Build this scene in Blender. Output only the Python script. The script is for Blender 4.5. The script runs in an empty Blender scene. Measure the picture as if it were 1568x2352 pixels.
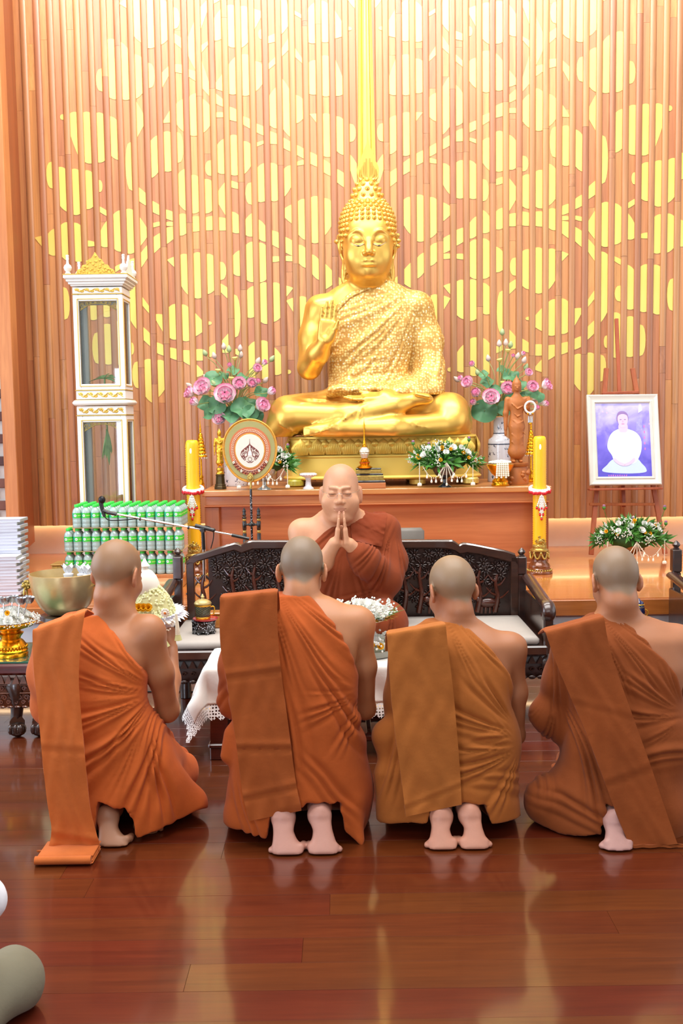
import bpy, math, random
import numpy as np
from mathutils import Vector, Matrix
from mathutils.bvhtree import BVHTree
# ------------------------------------------------------------------ camera
SC = bpy.context.scene
COL = SC.collection
PI = math.pi
F_PX, CXP, CYP, CAM_H = 2380.0, 784.0, 1176.0, 1.58
PITCH = math.atan2(CYP - 960.0, F_PX)
ROLL = -0.0145
cam_d = bpy.data.cameras.new('camera')
cam = bpy.data.objects.new('camera', cam_d)
COL.objects.link(cam)
CAM_M = Matrix.Translation((0, 0, CAM_H)) @ Matrix.Rotation(PI / 2 - PITCH, 4, 'X') @ Matrix.Rotation(ROLL, 4, 'Z')
cam.matrix_world = CAM_M
cam_d.sensor_fit = 'VERTICAL'
cam_d.sensor_height = 36.0
cam_d.lens = 36.0 * F_PX / 2352.0
cam_d.clip_start = 0.05
cam_d.clip_end = 100
cam_d.dof.use_dof = True
cam_d.dof.focus_distance = 5.4
cam_d.dof.aperture_fstop = 10.0
SC.camera = cam
# ------------------------------------------------------------------ light and exposure
SC.view_settings.view_transform = 'Standard'
SC.view_settings.look = 'None'
SC.view_settings.gamma = 1.0
SC.view_settings.use_curve_mapping = False
SC.view_settings.exposure = -0.16
SC.cycles.use_denoising = True
SC.cycles.max_bounces = 7
SC.cycles.transparent_max_bounces = 16
SC.cycles.transmission_bounces = 8
SC.cycles.caustics_reflective = False
SC.cycles.caustics_refractive = False
SC.cycles.sample_clamp_indirect = 6.0
wd = bpy.data.worlds.new('daylight')
SC.world = wd
wd.use_nodes = True
wd.node_tree.nodes['Background'].inputs[0].default_value = (0.93, 0.96, 1.0, 1)
wd.node_tree.nodes['Background'].inputs[1].default_value = 0.6
def area_light(name, loc, target, sx, sy, power, color=(1, 1, 1)):
 l = bpy.data.lights.new(name, 'AREA')
 l.shape = 'RECTANGLE'
 l.size, l.size_y = sx, sy
 l.energy = power
 l.color = color
 o = bpy.data.objects.new(name, l)
 COL.objects.link(o)
 o.location = loc
 d = Vector(target) - Vector(loc)
 o.rotation_euler = d.to_track_quat('-Z', 'Y').to_euler()
 return o
# skylight strip over the altar, tall windows left and right, clerestory behind the camera
area_light('skylight', (0, 3.7, 6.3), (0, 4.1, 0), 6.6, 2.6, 470, (1.0, 0.98, 0.95))
area_light('wall_washer', (0, 6.7, 6.3), (0, 8.3, 3.9), 6.2, 0.5, 430, (1.0, 0.97, 0.92))
area_light('window_light_left', (-5.2, 4.6, 2.2), (0, 5.0, 1.0), 5.0, 3.2, 230, (0.74, 0.86, 1.0))
area_light('window_light_right', (5.4, 4.6, 2.4), (0, 5.2, 1.2), 5.0, 3.2, 70, (0.88, 0.93, 1.0))
area_light('clerestory_light', (0, -2.0, 4.4), (0, 6.5, 1.2), 6.0, 1.6, 110, (1.0, 0.98, 0.95))
area_light('doorway_light', (-2.9, -3.2, 1.3), (-0.6, 5.8, 0.9), 1.7, 2.3, 130, (0.72, 0.82, 1.0))
def P(px, py, D):
 """point of the plane y = D seen at pixel px, py"""
 d = CAM_M.to_3x3() @ Vector(((px - CXP) / F_PX, -(py - CYP) / F_PX, -1))
 t = D / d.y
 return Vector((d.x * t, D, CAM_H + d.z * t))
def PZ(px, py, z):
 """point of the plane z seen at pixel px, py"""
 d = CAM_M.to_3x3() @ Vector(((px - CXP) / F_PX, -(py - CYP) / F_PX, -1))
 t = (z - CAM_H) / d.z
 return Vector((d.x * t, d.y * t, z))
def M_PX(D):
 return D / F_PX
# ------------------------------------------------------------------ materials
def srgb(r, g, b):
 def f(c):
  c /= 255.0
  return c / 12.92 if c <= 0.04045 else ((c + 0.055) / 1.055) ** 2.4
 return (f(r), f(g), f(b), 1)
class NT:
 def __init__(s, name):
  s.m = bpy.data.materials.new(name)
  s.m.use_nodes = True
  s.t = s.m.node_tree
  s.b = s.t.nodes['Principled BSDF']
  s.out = s.t.nodes['Material Output']
 def n(s, typ, **kw):
  nd = s.t.nodes.new(typ)
  for k, v in kw.items():
   if k in nd.inputs:
    nd.inputs[k].default_value = v
   else:
    setattr(nd, k, v)
  return nd
 def l(s, a, b):
  s.t.links.new(a, b)
 def coord(s, kind='Object', scale=(1, 1, 1), rot=(0, 0, 0)):
  tc = s.n('ShaderNodeTexCoord')
  mp = s.n('ShaderNodeMapping')
  mp.inputs['Scale'].default_value = scale
  mp.inputs['Rotation'].default_value = rot
  s.l(tc.outputs[kind], mp.inputs[0])
  return mp.outputs[0]
 def noise(s, vec, scale, detail=4, rough=0.55, dist=0.0):
  nd = s.n('ShaderNodeTexNoise')
  nd.inputs['Scale'].default_value = scale
  nd.inputs['Detail'].default_value = detail
  nd.inputs['Roughness'].default_value = rough
  nd.inputs['Distortion'].default_value = dist
  if vec is not None:
   s.l(vec, nd.inputs['Vector'])
  return nd.outputs[0]
 def ramp(s, fac, stops):
  r = s.n('ShaderNodeValToRGB')
  el = r.color_ramp.elements
  while len(el) < len(stops):
   el.new(0.5)
  for e, (p, c) in zip(el, stops):
   e.position = p
   e.color = c if len(c) == 4 else (*c, 1)
  s.l(fac, r.inputs[0])
  return r.outputs[0]
 def mix(s, fac, a, b, mode='MIX'):
  m = s.n('ShaderNodeMix', data_type='RGBA', blend_type=mode)
  for sock, v in ((m.inputs['Factor'], fac), (m.inputs[6], a), (m.inputs[7], b)):
   if hasattr(v, 'links'):
    s.l(v, sock)
   elif isinstance(v, (int, float)):
    sock.default_value = v
   else:
    sock.default_value = v
  return m.outputs[2]
 def math(s, op, a, b=0.0, c=None):
  m = s.n('ShaderNodeMath', operation=op)
  for i, v in enumerate((a, b, c)):
   if v is None:
    continue
   if hasattr(v, 'links'):
    s.l(v, m.inputs[i])
   else:
    m.inputs[i].default_value = v
  return m.outputs[0]
 def bump(s, h, strength=0.3, dist=0.005):
  b = s.n('ShaderNodeBump')
  b.inputs['Strength'].default_value = strength
  b.inputs['Distance'].default_value = dist
  s.l(h, b.inputs['Height'])
  s.l(b.outputs[0], s.b.inputs['Normal'])
  return b
def plain(name, rgb, rough=0.5, metal=0.0, var=0.12, vscale=9.0, bump=0.0, bscale=60.0, coat=0.0, spec=0.5, sheen=0.0, sss=0.0, emit=None):
 """plain colour broken up by soft noise, optional fine relief"""
 t = NT(name)
 c = srgb(*rgb)
 v = t.coord()
 n = t.noise(v, vscale, 4)
 dk = tuple(x * (1 - var) for x in c[:3]) + (1,)
 lt = tuple(min(1, x * (1 + var)) for x in c[:3]) + (1,)
 t.l(t.ramp(n, [(0.3, dk), (0.7, lt)]), t.b.inputs['Base Color'])
 t.b.inputs['Roughness'].default_value = rough
 t.b.inputs['Metallic'].default_value = metal
 t.b.inputs['Coat Weight'].default_value = coat
 t.b.inputs['Coat Roughness'].default_value = 0.08
 t.b.inputs['Specular IOR Level'].default_value = spec
 t.b.inputs['Sheen Weight'].default_value = sheen
 t.b.inputs['Subsurface Weight'].default_value = sss
 t.b.inputs['Subsurface Radius'].default_value = (0.02, 0.008, 0.004)
 if bump:
  t.bump(t.noise(v, bscale, 3), bump, 0.004)
 if emit:
  t.b.inputs['Emission Color'].default_value = srgb(*emit[:3])
  t.b.inputs['Emission Strength'].default_value = emit[3]
 return t.m
def wood(name, base, dark, axis='Z', rough=0.35, coat=0.0, grain=1.0, rand=0.25, spec=0.5, scale=1.0, knots=0.25):
 """long-grained wood; each object shifts a little in tone"""
 t = NT(name)
 sc = {'X': (0.6, 9, 9), 'Y': (9, 0.6, 9), 'Z': (9, 9, 0.6)}[axis]
 info = t.n('ShaderNodeObjectInfo')
 tc = t.n('ShaderNodeTexCoord')
 off = t.n('ShaderNodeVectorMath', operation='SCALE')
 comb = t.n('ShaderNodeCombineXYZ')
 for i in range(3):
  t.l(info.outputs['Random'], comb.inputs[i])
 t.l(comb.outputs[0], off.inputs[0])
 off.inputs['Scale'].default_value = 40.0
 add = t.n('ShaderNodeVectorMath', operation='ADD')
 t.l(tc.outputs['Object'], add.inputs[0])
 t.l(off.outputs[0], add.inputs[1])
 mp = t.n('ShaderNodeMapping')
 mp.inputs['Scale'].default_value = tuple(x * scale for x in sc)
 t.l(add.outputs[0], mp.inputs[0])
 v = mp.outputs[0]
 n1 = t.noise(v, 2.0, 6, 0.6, 0.6)
 n2 = t.noise(v, 12.0, 3, 0.5)
 g = t.math('ADD', t.math('MULTIPLY', n1, 0.7), t.math('MULTIPLY', n2, 0.3 * grain))
 a, b = srgb(*base), srgb(*dark)
 col = t.ramp(g, [(0.32, b), (0.62, a)])
 hue = t.n('ShaderNodeHueSaturation')
 rv = t.math('ADD', t.math('MULTIPLY', info.outputs['Random'], rand), 1 - rand * 0.5)
 t.l(rv, hue.inputs['Value'])
 t.l(col, hue.inputs['Color'])
 rv2 = t.math('ADD', t.math('MULTIPLY', info.outputs['Random'], 0.02), 0.49)
 t.l(rv2, hue.inputs['Hue'])
 t.l(hue.outputs[0], t.b.inputs['Base Color'])
 t.b.inputs['Roughness'].default_value = rough
 t.b.inputs['Coat Weight'].default_value = coat
 t.b.inputs['Coat Roughness'].default_value = 0.06
 t.b.inputs['Specular IOR Level'].default_value = spec
 t.bump(n2, 0.08, 0.002)
 return t.m
def cloth(name, rgb, var=0.16, weave=420, rough=0.85, sheen=0.06):
 t = NT(name)
 c = srgb(*rgb)
 v = t.coord()
 n = t.noise(v, 4.0, 5, 0.6)
 dk = tuple(x * (1 - var) for x in c[:3]) + (1,)
 lt = tuple(min(1, x * (1 + var)) for x in c[:3]) + (1,)
 t.l(t.ramp(n, [(0.3, dk), (0.72, lt)]), t.b.inputs['Base Color'])
 t.b.inputs['Roughness'].default_value = rough
 t.b.inputs['Sheen Weight'].default_value = sheen
 t.b.inputs['Specular IOR Level'].default_value = 0.15
 b1 = t.noise(v, weave, 2)
 b2 = t.noise(v, 22, 4, 0.55, 0.4)
 t.bump(t.math('ADD', t.math('MULTIPLY', b1, 0.12), b2), 0.35, 0.006)
 return t.m
def glass(name, tint=(1, 1, 1), alpha=0.12, rough=0.02):
 """thin clear pane: mostly see-through with a real glossy face"""
 t = NT(name)
 tr = t.n('ShaderNodeBsdfTransparent')
 tr.inputs[0].default_value = (*tint, 1)
 gl = t.n('ShaderNodeBsdfGlossy')
 gl.inputs['Roughness'].default_value = rough
 fr = t.n('ShaderNodeFresnel')
 fr.inputs[0].default_value = 1.5
 mx = t.n('ShaderNodeMixShader')
 t.l(t.math('ADD', fr.outputs[0], alpha), mx.inputs[0])
 t.l(tr.outputs[0], mx.inputs[1])
 t.l(gl.outputs[0], mx.inputs[2])
 t.l(mx.outputs[0], t.out.inputs[0])
 return t.m
# ------------------------------------------------------------------ mesh building
class MB:
 """collects solids and links them as ONE mesh object"""
 def __init__(s):
  s.v, s.f = [], []
 def add(s, vs, fs, M=None):
  o = len(s.v)
  if M is not None:
   vs = [M @ Vector(p) for p in vs]
  s.v.extend(tuple(p) for p in vs)
  s.f.extend(tuple(i + o for i in f) for f in fs)
  return s
 def box(s, c, size, M=None, bev=0.0, taper=1.0):
  x, y, z = (d / 2 for d in size)
  cx, cy, cz = c
  b = min(bev, x * 0.98, y * 0.98, z * 0.98)
  if b <= 0:
   vs = [(cx + sx * x * (taper if sz > 0 else 1), cy + sy * y * (taper if sz > 0 else 1), cz + sz * z)
                  for sz in (-1, 1) for sy in (-1, 1) for sx in (-1, 1)]
   fs = [(0, 2, 3, 1), (4, 5, 7, 6), (0, 1, 5, 4), (2, 6, 7, 3), (0, 4, 6, 2), (1, 3, 7, 5)]
   return s.add(vs, fs, M)
  vs, idx = [], {}
  for sx in (-1, 1):
   for sy in (-1, 1):
    for sz in (-1, 1):
     for a in range(3):
      p = [cx + sx * (x - b), cy + sy * (y - b), cz + sz * (z - b)]
      p[a] += (sx, sy, sz)[a] * b
      idx[(sx, sy, sz, a)] = len(vs)
      vs.append(tuple(p))
  fs = []
  for a in range(3):
   u, w = (a + 1) % 3, (a + 2) % 3
   for sg in (-1, 1):
    q = []
    for su, sw in ((-1, -1), (1, -1), (1, 1), (-1, 1)):
     k = [0, 0, 0]
     k[a], k[u], k[w] = sg, su, sw
     q.append(idx[(*k, a)])
    fs.append(tuple(q if sg > 0 else q[::-1]))
  for a in range(3):
   u, w = (a + 1) % 3, (a + 2) % 3
   for su in (-1, 1):
    for sw in (-1, 1):
     k0, k1 = [0, 0, 0], [0, 0, 0]
     k0[a], k1[a] = -1, 1
     k0[u] = k1[u] = su
     k0[w] = k1[w] = sw
     q = [idx[(*k0, u)], idx[(*k1, u)], idx[(*k1, w)], idx[(*k0, w)]]
     fs.append(tuple(q if su * sw < 0 else q[::-1]))
  for sx in (-1, 1):
   for sy in (-1, 1):
    for sz in (-1, 1):
     q = [idx[(sx, sy, sz, a)] for a in range(3)]
     fs.append(tuple(q if sx * sy * sz > 0 else q[::-1]))
  return s.add(vs, fs, M)
 def lathe(s, prof, n=24, M=None, caps=True, arc=None):
  """prof: list of (r, z) from bottom to top, revolved about z"""
  vs, fs = [], []
  for r, z in prof:
   for i in range(n):
    a = 2 * PI * i / n
    vs.append((r * math.cos(a), r * math.sin(a), z))
  for j in range(len(prof) - 1):
   for i in range(n):
    k = (i + 1) % n
    fs.append((j * n + i, j * n + k, (j + 1) * n + k, (j + 1) * n + i))
  if caps:
   if prof[0][0] > 1e-6:
    fs.append(tuple(range(n))[::-1])
   if prof[-1][0] > 1e-6:
    fs.append(tuple(range((len(prof) - 1) * n, len(prof) * n)))
  return s.add(vs, fs, M)
 def sphere(s, c, r, n=12, m=8, M=None):
  rx, ry, rz = (r, r, r) if isinstance(r, (int, float)) else r
  vs = [(c[0], c[1], c[2] - rz)]
  for j in range(1, m):
   t = PI * j / m
   for i in range(n):
    a = 2 * PI * i / n
    vs.append((c[0] + rx * math.sin(t) * math.cos(a), c[1] + ry * math.sin(t) * math.sin(a), c[2] - rz * math.cos(t)))
  vs.append((c[0], c[1], c[2] + rz))
  fs = [(0, 1 + (i + 1) % n, 1 + i) for i in range(n)]
  for j in range(m - 2):
   for i in range(n):
    k = (i + 1) % n
    a = 1 + j * n
    fs.append((a + i, a + k, a + n + k, a + n + i))
  L = len(vs) - 1
  a = 1 + (m - 2) * n
  fs += [(a + i, a + (i + 1) % n, L) for i in range(n)]
  return s.add(vs, fs, M)
 def tube(s, pts, r, n=8, closed=False, flat=1.0, caps=True):
  pts = [Vector(p) for p in pts]
  R = r if isinstance(r, (list, tuple)) else [r] * len(pts)
  vs, fs = [], []
  up = None
  L = len(pts)
  for i, p in enumerate(pts):
   a = pts[(i - 1) % L] if (closed or i > 0) else p
   b = pts[(i + 1) % L] if (closed or i < L - 1) else p
   d = (b - a)
   d = d.normalized() if d.length > 1e-9 else Vector((0, 0, 1))
   if up is None:
    up = Vector((0, 0, 1)) if abs(d.z) < 0.9 else Vector((0, 1, 0))
   e1 = (up - d * up.dot(d))
   e1 = e1.normalized() if e1.length > 1e-6 else d.orthogonal().normalized()
   up = e1
   e2 = d.cross(e1)
   for k in range(n):
    t = 2 * PI * k / n
    vs.append(p + (e1 * math.cos(t) * flat + e2 * math.sin(t)) * R[i])
  for i in range(L if closed else L - 1):
   j = (i + 1) % L
   for k in range(n):
    m = (k + 1) % n
    fs.append((i * n + k, j * n + k, j * n + m, i * n + m)[::-1])
  if not closed and caps:
   fs.append(tuple(range(n)))
   fs.append(tuple(range((L - 1) * n, L * n))[::-1])
  return s.add(vs, fs)
 def prism(s, poly, depth, M=None, bev=0.0):
  """poly in x,z; extruded from y=0 (front) to y=depth"""
  n = len(poly)
  ar = sum(poly[i][0] * poly[(i + 1) % n][1] - poly[(i + 1) % n][0] * poly[i][1] for i in range(n))
  if ar < 0:
   poly = poly[::-1]
  vs = [(x, 0, z) for x, z in poly] + [(x, depth, z) for x, z in poly]
  fs = [tuple(range(n)), tuple(range(n, 2 * n))[::-1]]
  for i in range(n):
   j = (i + 1) % n
   fs.append((i, i + n, j + n, j))
  if depth < 0:
   fs = [f[::-1] for f in fs]
  return s.add(vs, fs, M)
 def frustum(s, c0, s0, c1, s1):
  """box with its own rectangle at bottom and top; c = centre, s = (sx, sy)"""
  vs = [(c0[0] + a * s0[0] / 2, c0[1] + b * s0[1] / 2, c0[2]) for a, b in ((-1, -1), (1, -1), (1, 1), (-1, 1))]
  vs += [(c1[0] + a * s1[0] / 2, c1[1] + b * s1[1] / 2, c1[2]) for a, b in ((-1, -1), (1, -1), (1, 1), (-1, 1))]
  fs = [(3, 2, 1, 0), (4, 5, 6, 7)] + [(i, (i + 1) % 4, (i + 1) % 4 + 4, i + 4) for i in range(4)]
  return s.add(vs, fs)
 def bar(s, p0, p1, w, h=None, up=(0, 0, 1), bev=0.0):
  p0, p1 = Vector(p0), Vector(p1)
  d = p1 - p0
  L = d.length
  d.normalize()
  u = Vector(up)
  e1 = u.cross(d)
  e1 = e1.normalized() if e1.length > 1e-6 else d.orthogonal().normalized()
  e2 = d.cross(e1)
  M = Matrix((e1, e2, d)).transposed().to_4x4()
  M.translation = (p0 + p1) / 2
  return s.box((0, 0, 0), (w, h or w, L), M, bev)
 def merge(s, o, M=None):
  return s.add(o.v, o.f, M)
 def mesh(s, name, m, smooth=35):
  me = bpy.data.meshes.new(name)
  me.from_pydata(s.v, [], s.f)
  if m is not None:
   me.materials.append(m)
  if smooth:
   me.shade_smooth()
   me.set_sharp_from_angle(angle=math.radians(smooth))
  me.update()
  return me
 def build(s, name, m, parent=None, smooth=35, loc=None):
  return link(name, s.mesh(name, m, smooth), parent, loc)
def link(name, me, parent=None, loc=None):
 o = bpy.data.objects.new(name, me)
 COL.objects.link(o)
 if parent is not None:
  o.parent = parent
 if loc is not None:
  o.location = loc
 return o
def tag(o, label=None, cat=None, group=None, kind=None):
 if label:
  o['label'] = label
 if cat:
  o['category'] = cat
 if group:
  o['group'] = group
 if kind:
  o['kind'] = kind
 return o
def thing(name, label, cat, loc=(0, 0, 0), rz=0.0, group=None, scale=1.0):
 o = bpy.data.objects.new(name, None)
 COL.objects.link(o)
 o.empty_display_size = 0.05
 o.location = loc
 o.rotation_euler = (0, 0, rz)
 o.scale = (scale,) * 3
 return tag(o, label, cat, group)
def copy_tree(o, parent=None):
 c = o.copy()
 COL.objects.link(c)
 c.parent = parent
 for ch in list(o.children):
  copy_tree(ch, c)
 return c
def rotm(rx=0, ry=0, rz=0, t=(0, 0, 0), s=1.0):
 M = Matrix.Translation(t) @ Matrix.Rotation(rz, 4, 'Z') @ Matrix.Rotation(ry, 4, 'Y') @ Matrix.Rotation(rx, 4, 'X')
 return M @ Matrix.Scale(s, 4)
def bez(pts, n=8):
 """smooth open curve through points (Catmull-Rom)"""
 pts = [Vector(p) for p in pts]
 P_ = [pts[0] * 2 - pts[1]] + pts + [pts[-1] * 2 - pts[-2]]
 out = []
 for i in range(1, len(P_) - 2):
  a, b, c, d = P_[i - 1], P_[i], P_[i + 1], P_[i + 2]
  for k in range(n):
   t = k / n
   out.append(0.5 * ((2 * b) + (c - a) * t + (2 * a - 5 * b + 4 * c - d) * t * t + (3 * b - a - 3 * c + d) * t ** 3))
 out.append(pts[-1])
 return out
RND = random.Random(7)
ORD = ('first second third fourth fifth sixth seventh eighth ninth tenth eleventh twelfth thirteenth fourteenth fifteenth sixteenth seventeenth eighteenth nineteenth twentieth '
       'twenty-first twenty-second twenty-third twenty-fourth').split()
# ------------------------------------------------------------------ shared materials
M_SLAT = wood('teak_slat', (186, 128, 80), (146, 94, 54), 'Z', rough=0.40, rand=0.24, spec=0.7)
M_GAP = wood('teak_backing', (204, 138, 82), (164, 102, 54), 'Z', rough=0.40, rand=0.26, spec=0.7)
for m_ in (M_SLAT, M_GAP):
 m_.node_tree.nodes['Principled BSDF'].inputs['Coat Weight'].default_value = 0.7
 m_.node_tree.nodes['Principled BSDF'].inputs['Coat Roughness'].default_value = 0.32
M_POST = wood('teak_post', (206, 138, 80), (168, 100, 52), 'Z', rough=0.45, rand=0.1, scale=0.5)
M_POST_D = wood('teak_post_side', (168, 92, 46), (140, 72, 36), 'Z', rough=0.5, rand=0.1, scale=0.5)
M_FLOOR = wood('polished_floor', (98, 42, 16), (74, 28, 10), 'X', rough=0.35, coat=1.0, rand=0.06, spec=0.25, scale=0.8)
M_FLOOR.node_tree.nodes['Principled BSDF'].inputs['Coat Roughness'].default_value = 0.10
M_STAGE = wood('polished_stage', (205, 132, 66), (176, 102, 46), 'X', rough=0.2, coat=0.4, rand=0.12, spec=0.6)
M_TABLE = wood('altar_teak', (206, 134, 80), (178, 104, 58), 'X', rough=0.35, coat=0.15, rand=0.08, scale=0.5)
M_DARKWOOD = wood('carved_rosewood', (62, 30, 20), (30, 14, 10), 'X', rough=0.3, coat=0.6, rand=0.1, spec=0.7)
M_REDWOOD = wood('red_rosewood', (92, 30, 22), (58, 18, 14), 'X', rough=0.25, coat=0.5, rand=0.1, spec=0.6)
M_WHITE = plain('white_panel', (226, 226, 232), 0.5, var=0.03)
M_BLACK = plain('black_void', (18, 17, 17), 0.7, var=0.1)
M_BLACKG = plain('black_gloss', (26, 24, 24), 0.25, var=0.1, coat=0.4)
M_CHROME = plain('chrome', (215, 217, 222), 0.12, metal=1.0, var=0.03)
M_GLASS = glass('clear_glass', (0.97, 0.99, 0.97), 0.03)
def gold_sheet():
 t = NT('gold_inlay_sheet')
 v = t.coord('Object', (3, 3, 0.4))
 n = t.noise(v, 5, 3)
 t.l(t.ramp(n, [(0.3, srgb(240, 214, 98)), (0.7, srgb(248, 226, 116))]), t.b.inputs['Base Color'])
 t.b.inputs['Metallic'].default_value = 0.5
 t.b.inputs['Roughness'].default_value = 0.42
 t.b.inputs['Specular IOR Level'].default_value = 0.8
 t.b.inputs['Coat Weight'].default_value = 1.0
 t.b.inputs['Coat Roughness'].default_value = 0.33
 return t.m
M_SHEET = gold_sheet()
M_GOLD = plain('gilt', (238, 182, 62), 0.30, metal=0.85, var=0.06, vscale=5)
M_GOLD_B = plain('statue_gold', (240, 192, 94), 0.36, metal=0.8, var=0.05, vscale=3)
M_GOLD_O = plain('bright_gilt', (236, 164, 32), 0.22, metal=0.9, var=0.12, vscale=20, bump=0.25, bscale=70)
M_PED = plain('pedestal_gold', (242, 206, 96), 0.4, metal=0.4, var=0.05, vscale=3)
M_BRASS = plain('brushed_brass', (188, 164, 100), 0.3, metal=0.9, var=0.14, vscale=7)
M_SILVER = plain('silver', (190, 190, 194), 0.22, metal=0.95, var=0.1, vscale=30, bump=0.2, bscale=120)
# ------------------------------------------------------------------ floor
Y_STAGE, Z_STAGE, Y_WALL = 6.05, 0.493, 8.36
floor = MB().box((0, 3.6, -0.035), (9.0, 8.0, 0.05)).build('floor', M_FLOOR, smooth=0)
tag(floor, 'polished reddish brown plank floor', kind='structure')
y = -0.3
row = 0
plank_me = {}
while y < 6.5:
 w = 0.145
 x = -4.4 + RND.uniform(-1.2, 0)
 while x < 4.4:
  L = RND.choice((1.8, 2.2, 2.7))
  if L not in plank_me:
   plank_me[L] = MB().box((0, 0, 0), (L - 0.0008, w - 0.0008, 0.012), bev=0.0003).mesh('plank', M_FLOOR, 0)
  if y + w > 1.2 and abs(x + L / 2) < 0.36 * (y + w) + 1.3 + L / 2:
   link('plank', plank_me[L], floor, (x + L / 2, y + w / 2, -0.006 + RND.uniform(-0.0002, 0.0002)))
  x += L
 y += w
 row += 1
# ------------------------------------------------------------------ raised stage
stage = tag(thing('floor_platform', 'raised wooden platform with white front', None), kind='structure')
zt = Z_STAGE
for i in range(13):
 yy = Y_STAGE + 0.02 + i * 0.2
 for j in range(2):
  x0 = -4.3 + (j * 4.3) + (0.4 if i % 2 else -0.3) * j
  x1 = 4.3 if j else (0.4 if i % 2 else -0.3)
  MB().box(((x0 + x1) / 2, yy + 0.1, zt - 0.0125), (x1 - x0 - 0.0008, 0.1992, 0.025), bev=0.0004).build('plank', M_STAGE, stage)
MB().box((0, Y_STAGE + 0.0, zt - 0.05), (8.6, 0.03, 0.095), bev=0.004).build('nosing', wood('nosing_teak', (190, 112, 52), (160, 88, 38), 'X', 0.25, 0.3, rand=0.0), stage)
for i in range(7):
 x0 = -4.2 + i * 1.2
 MB().box((x0 + 0.6, Y_STAGE + 0.03, 0.28), (1.196, 0.03, 0.25), bev=0.003).build('white_panel', M_WHITE, stage)
for xa, xb in ((-1.15, -0.75), (0.55, 1.32), (2.2, 3.0)):
 for k in range(5):
  MB().box(((xa + xb) / 2, Y_STAGE + 0.013, 0.232 + k * 0.026), (xb - xa, 0.008, 0.009)).build('vent_slot', M_BLACK, stage, 0)
MB().box((0, Y_STAGE + 0.30, 0.2), (8.6, 0.03, 0.4)).build('recess_back', M_WHITE, stage, 0)
M_LED = plain('warm_led', (255, 214, 160), 0.5, emit=(255, 214, 164, 9.0))
MB().box((0, Y_STAGE + 0.09, 0.158), (8.4, 0.02, 0.006)).build('light_strip', M_LED, stage, 0)
# ------------------------------------------------------------------ back wall of slats with gold inlay
wall = tag(thing('wall_back', 'teak slat wall with golden inlay tree', None), kind='structure')
CXW = P(843.5, 500, Y_WALL).x
PITCH_W = 29.65 * M_PX(Y_WALL) * 1.0
GAP_W = 0.0505
ZB, ZT_ = P(1400, 1189, Y_WALL).z, 5.15
M_WALLB = plain('wall_backing', (150, 92, 54), 0.6, var=0.1)
MB().box((0.2, Y_WALL + 0.071, (ZB + ZT_) / 2 + 0.003), (6.6, 0.05, ZT_ - ZB - 0.006)).build('backing_board', M_WALLB, wall, 0)
NS = 29
unit_me = {}
def wall_piece(name, x, y, z0, z1, w, d, m, mod=0.0):
 """one length of timber; shares a mesh, stretched along z"""
 key = (name, round(w, 3))
 if key not in unit_me:
  unit_me[key] = MB().box((0, 0, 0), (w, d, 1.0)).mesh(name, m, 0) if name != 'slat' else slat_mesh(w, d, m)
 o = link(name, unit_me[key], wall, (x, y, (z0 + z1) / 2))
 o.scale = (1, 1, z1 - z0 - 0.0012)
 return o
def slat_mesh(w, d, m):
 b = MB()
 prof = [(-w / 2, d / 2), (-w / 2, -d / 2 + 0.012), (-w / 2 + 0.006, -d / 2 + 0.003), (-w / 2 + 0.016, -d / 2), (w / 2 - 0.016, -d / 2),
   (w / 2 - 0.006, -d / 2 + 0.003), (w / 2, -d / 2 + 0.012), (w / 2, d / 2)]
 vs = [(x, y, -0.5) for x, y in prof] + [(x, y, 0.5) for x, y in prof]
 n = len(prof)
 fs = [tuple(range(n))[::-1], tuple(range(n, 2 * n))] + [(i, (i + 1) % n, (i + 1) % n + n, i + n) for i in range(n)]
 b.add(vs, fs)
 return b.mesh('slat', m, 40)
SLAT_W = PITCH_W - GAP_W
for k in range(-NS, NS + 1):
 side = 1 if k > 0 else -1
 if k == 0:
  continue
 # recessed gap strip k at +-(1 + (|k|-1)) pitches, raised slat half a pitch further in
 xg = CXW + side * (PITCH_W * abs(k))
 xs = xg - side * PITCH_W / 2
 if abs(xg) > 3.15:
  continue
 if abs(k) > 1 or True:
  cuts = sorted(RND.uniform(ZB + 0.4, ZT_ - 0.4) for _ in range(2))
  zz = [ZB] + cuts + [ZT_]
  for a, b in zip(zz, zz[1:]):
   wall_piece('slat', xs, Y_WALL + 0.004, a, b, SLAT_W, 0.034, M_SLAT)
 cuts = sorted(RND.uniform(ZB + 0.3, ZT_ - 0.3) for _ in range(2))
 zz = [ZB + 0.0] + cuts + [ZT_]
 for a, b in zip(zz, zz[1:]):
  wall_piece('recessed_strip', xg, Y_WALL + 0.024, a, b, GAP_W - 0.0008, 0.04, M_GAP)
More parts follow.
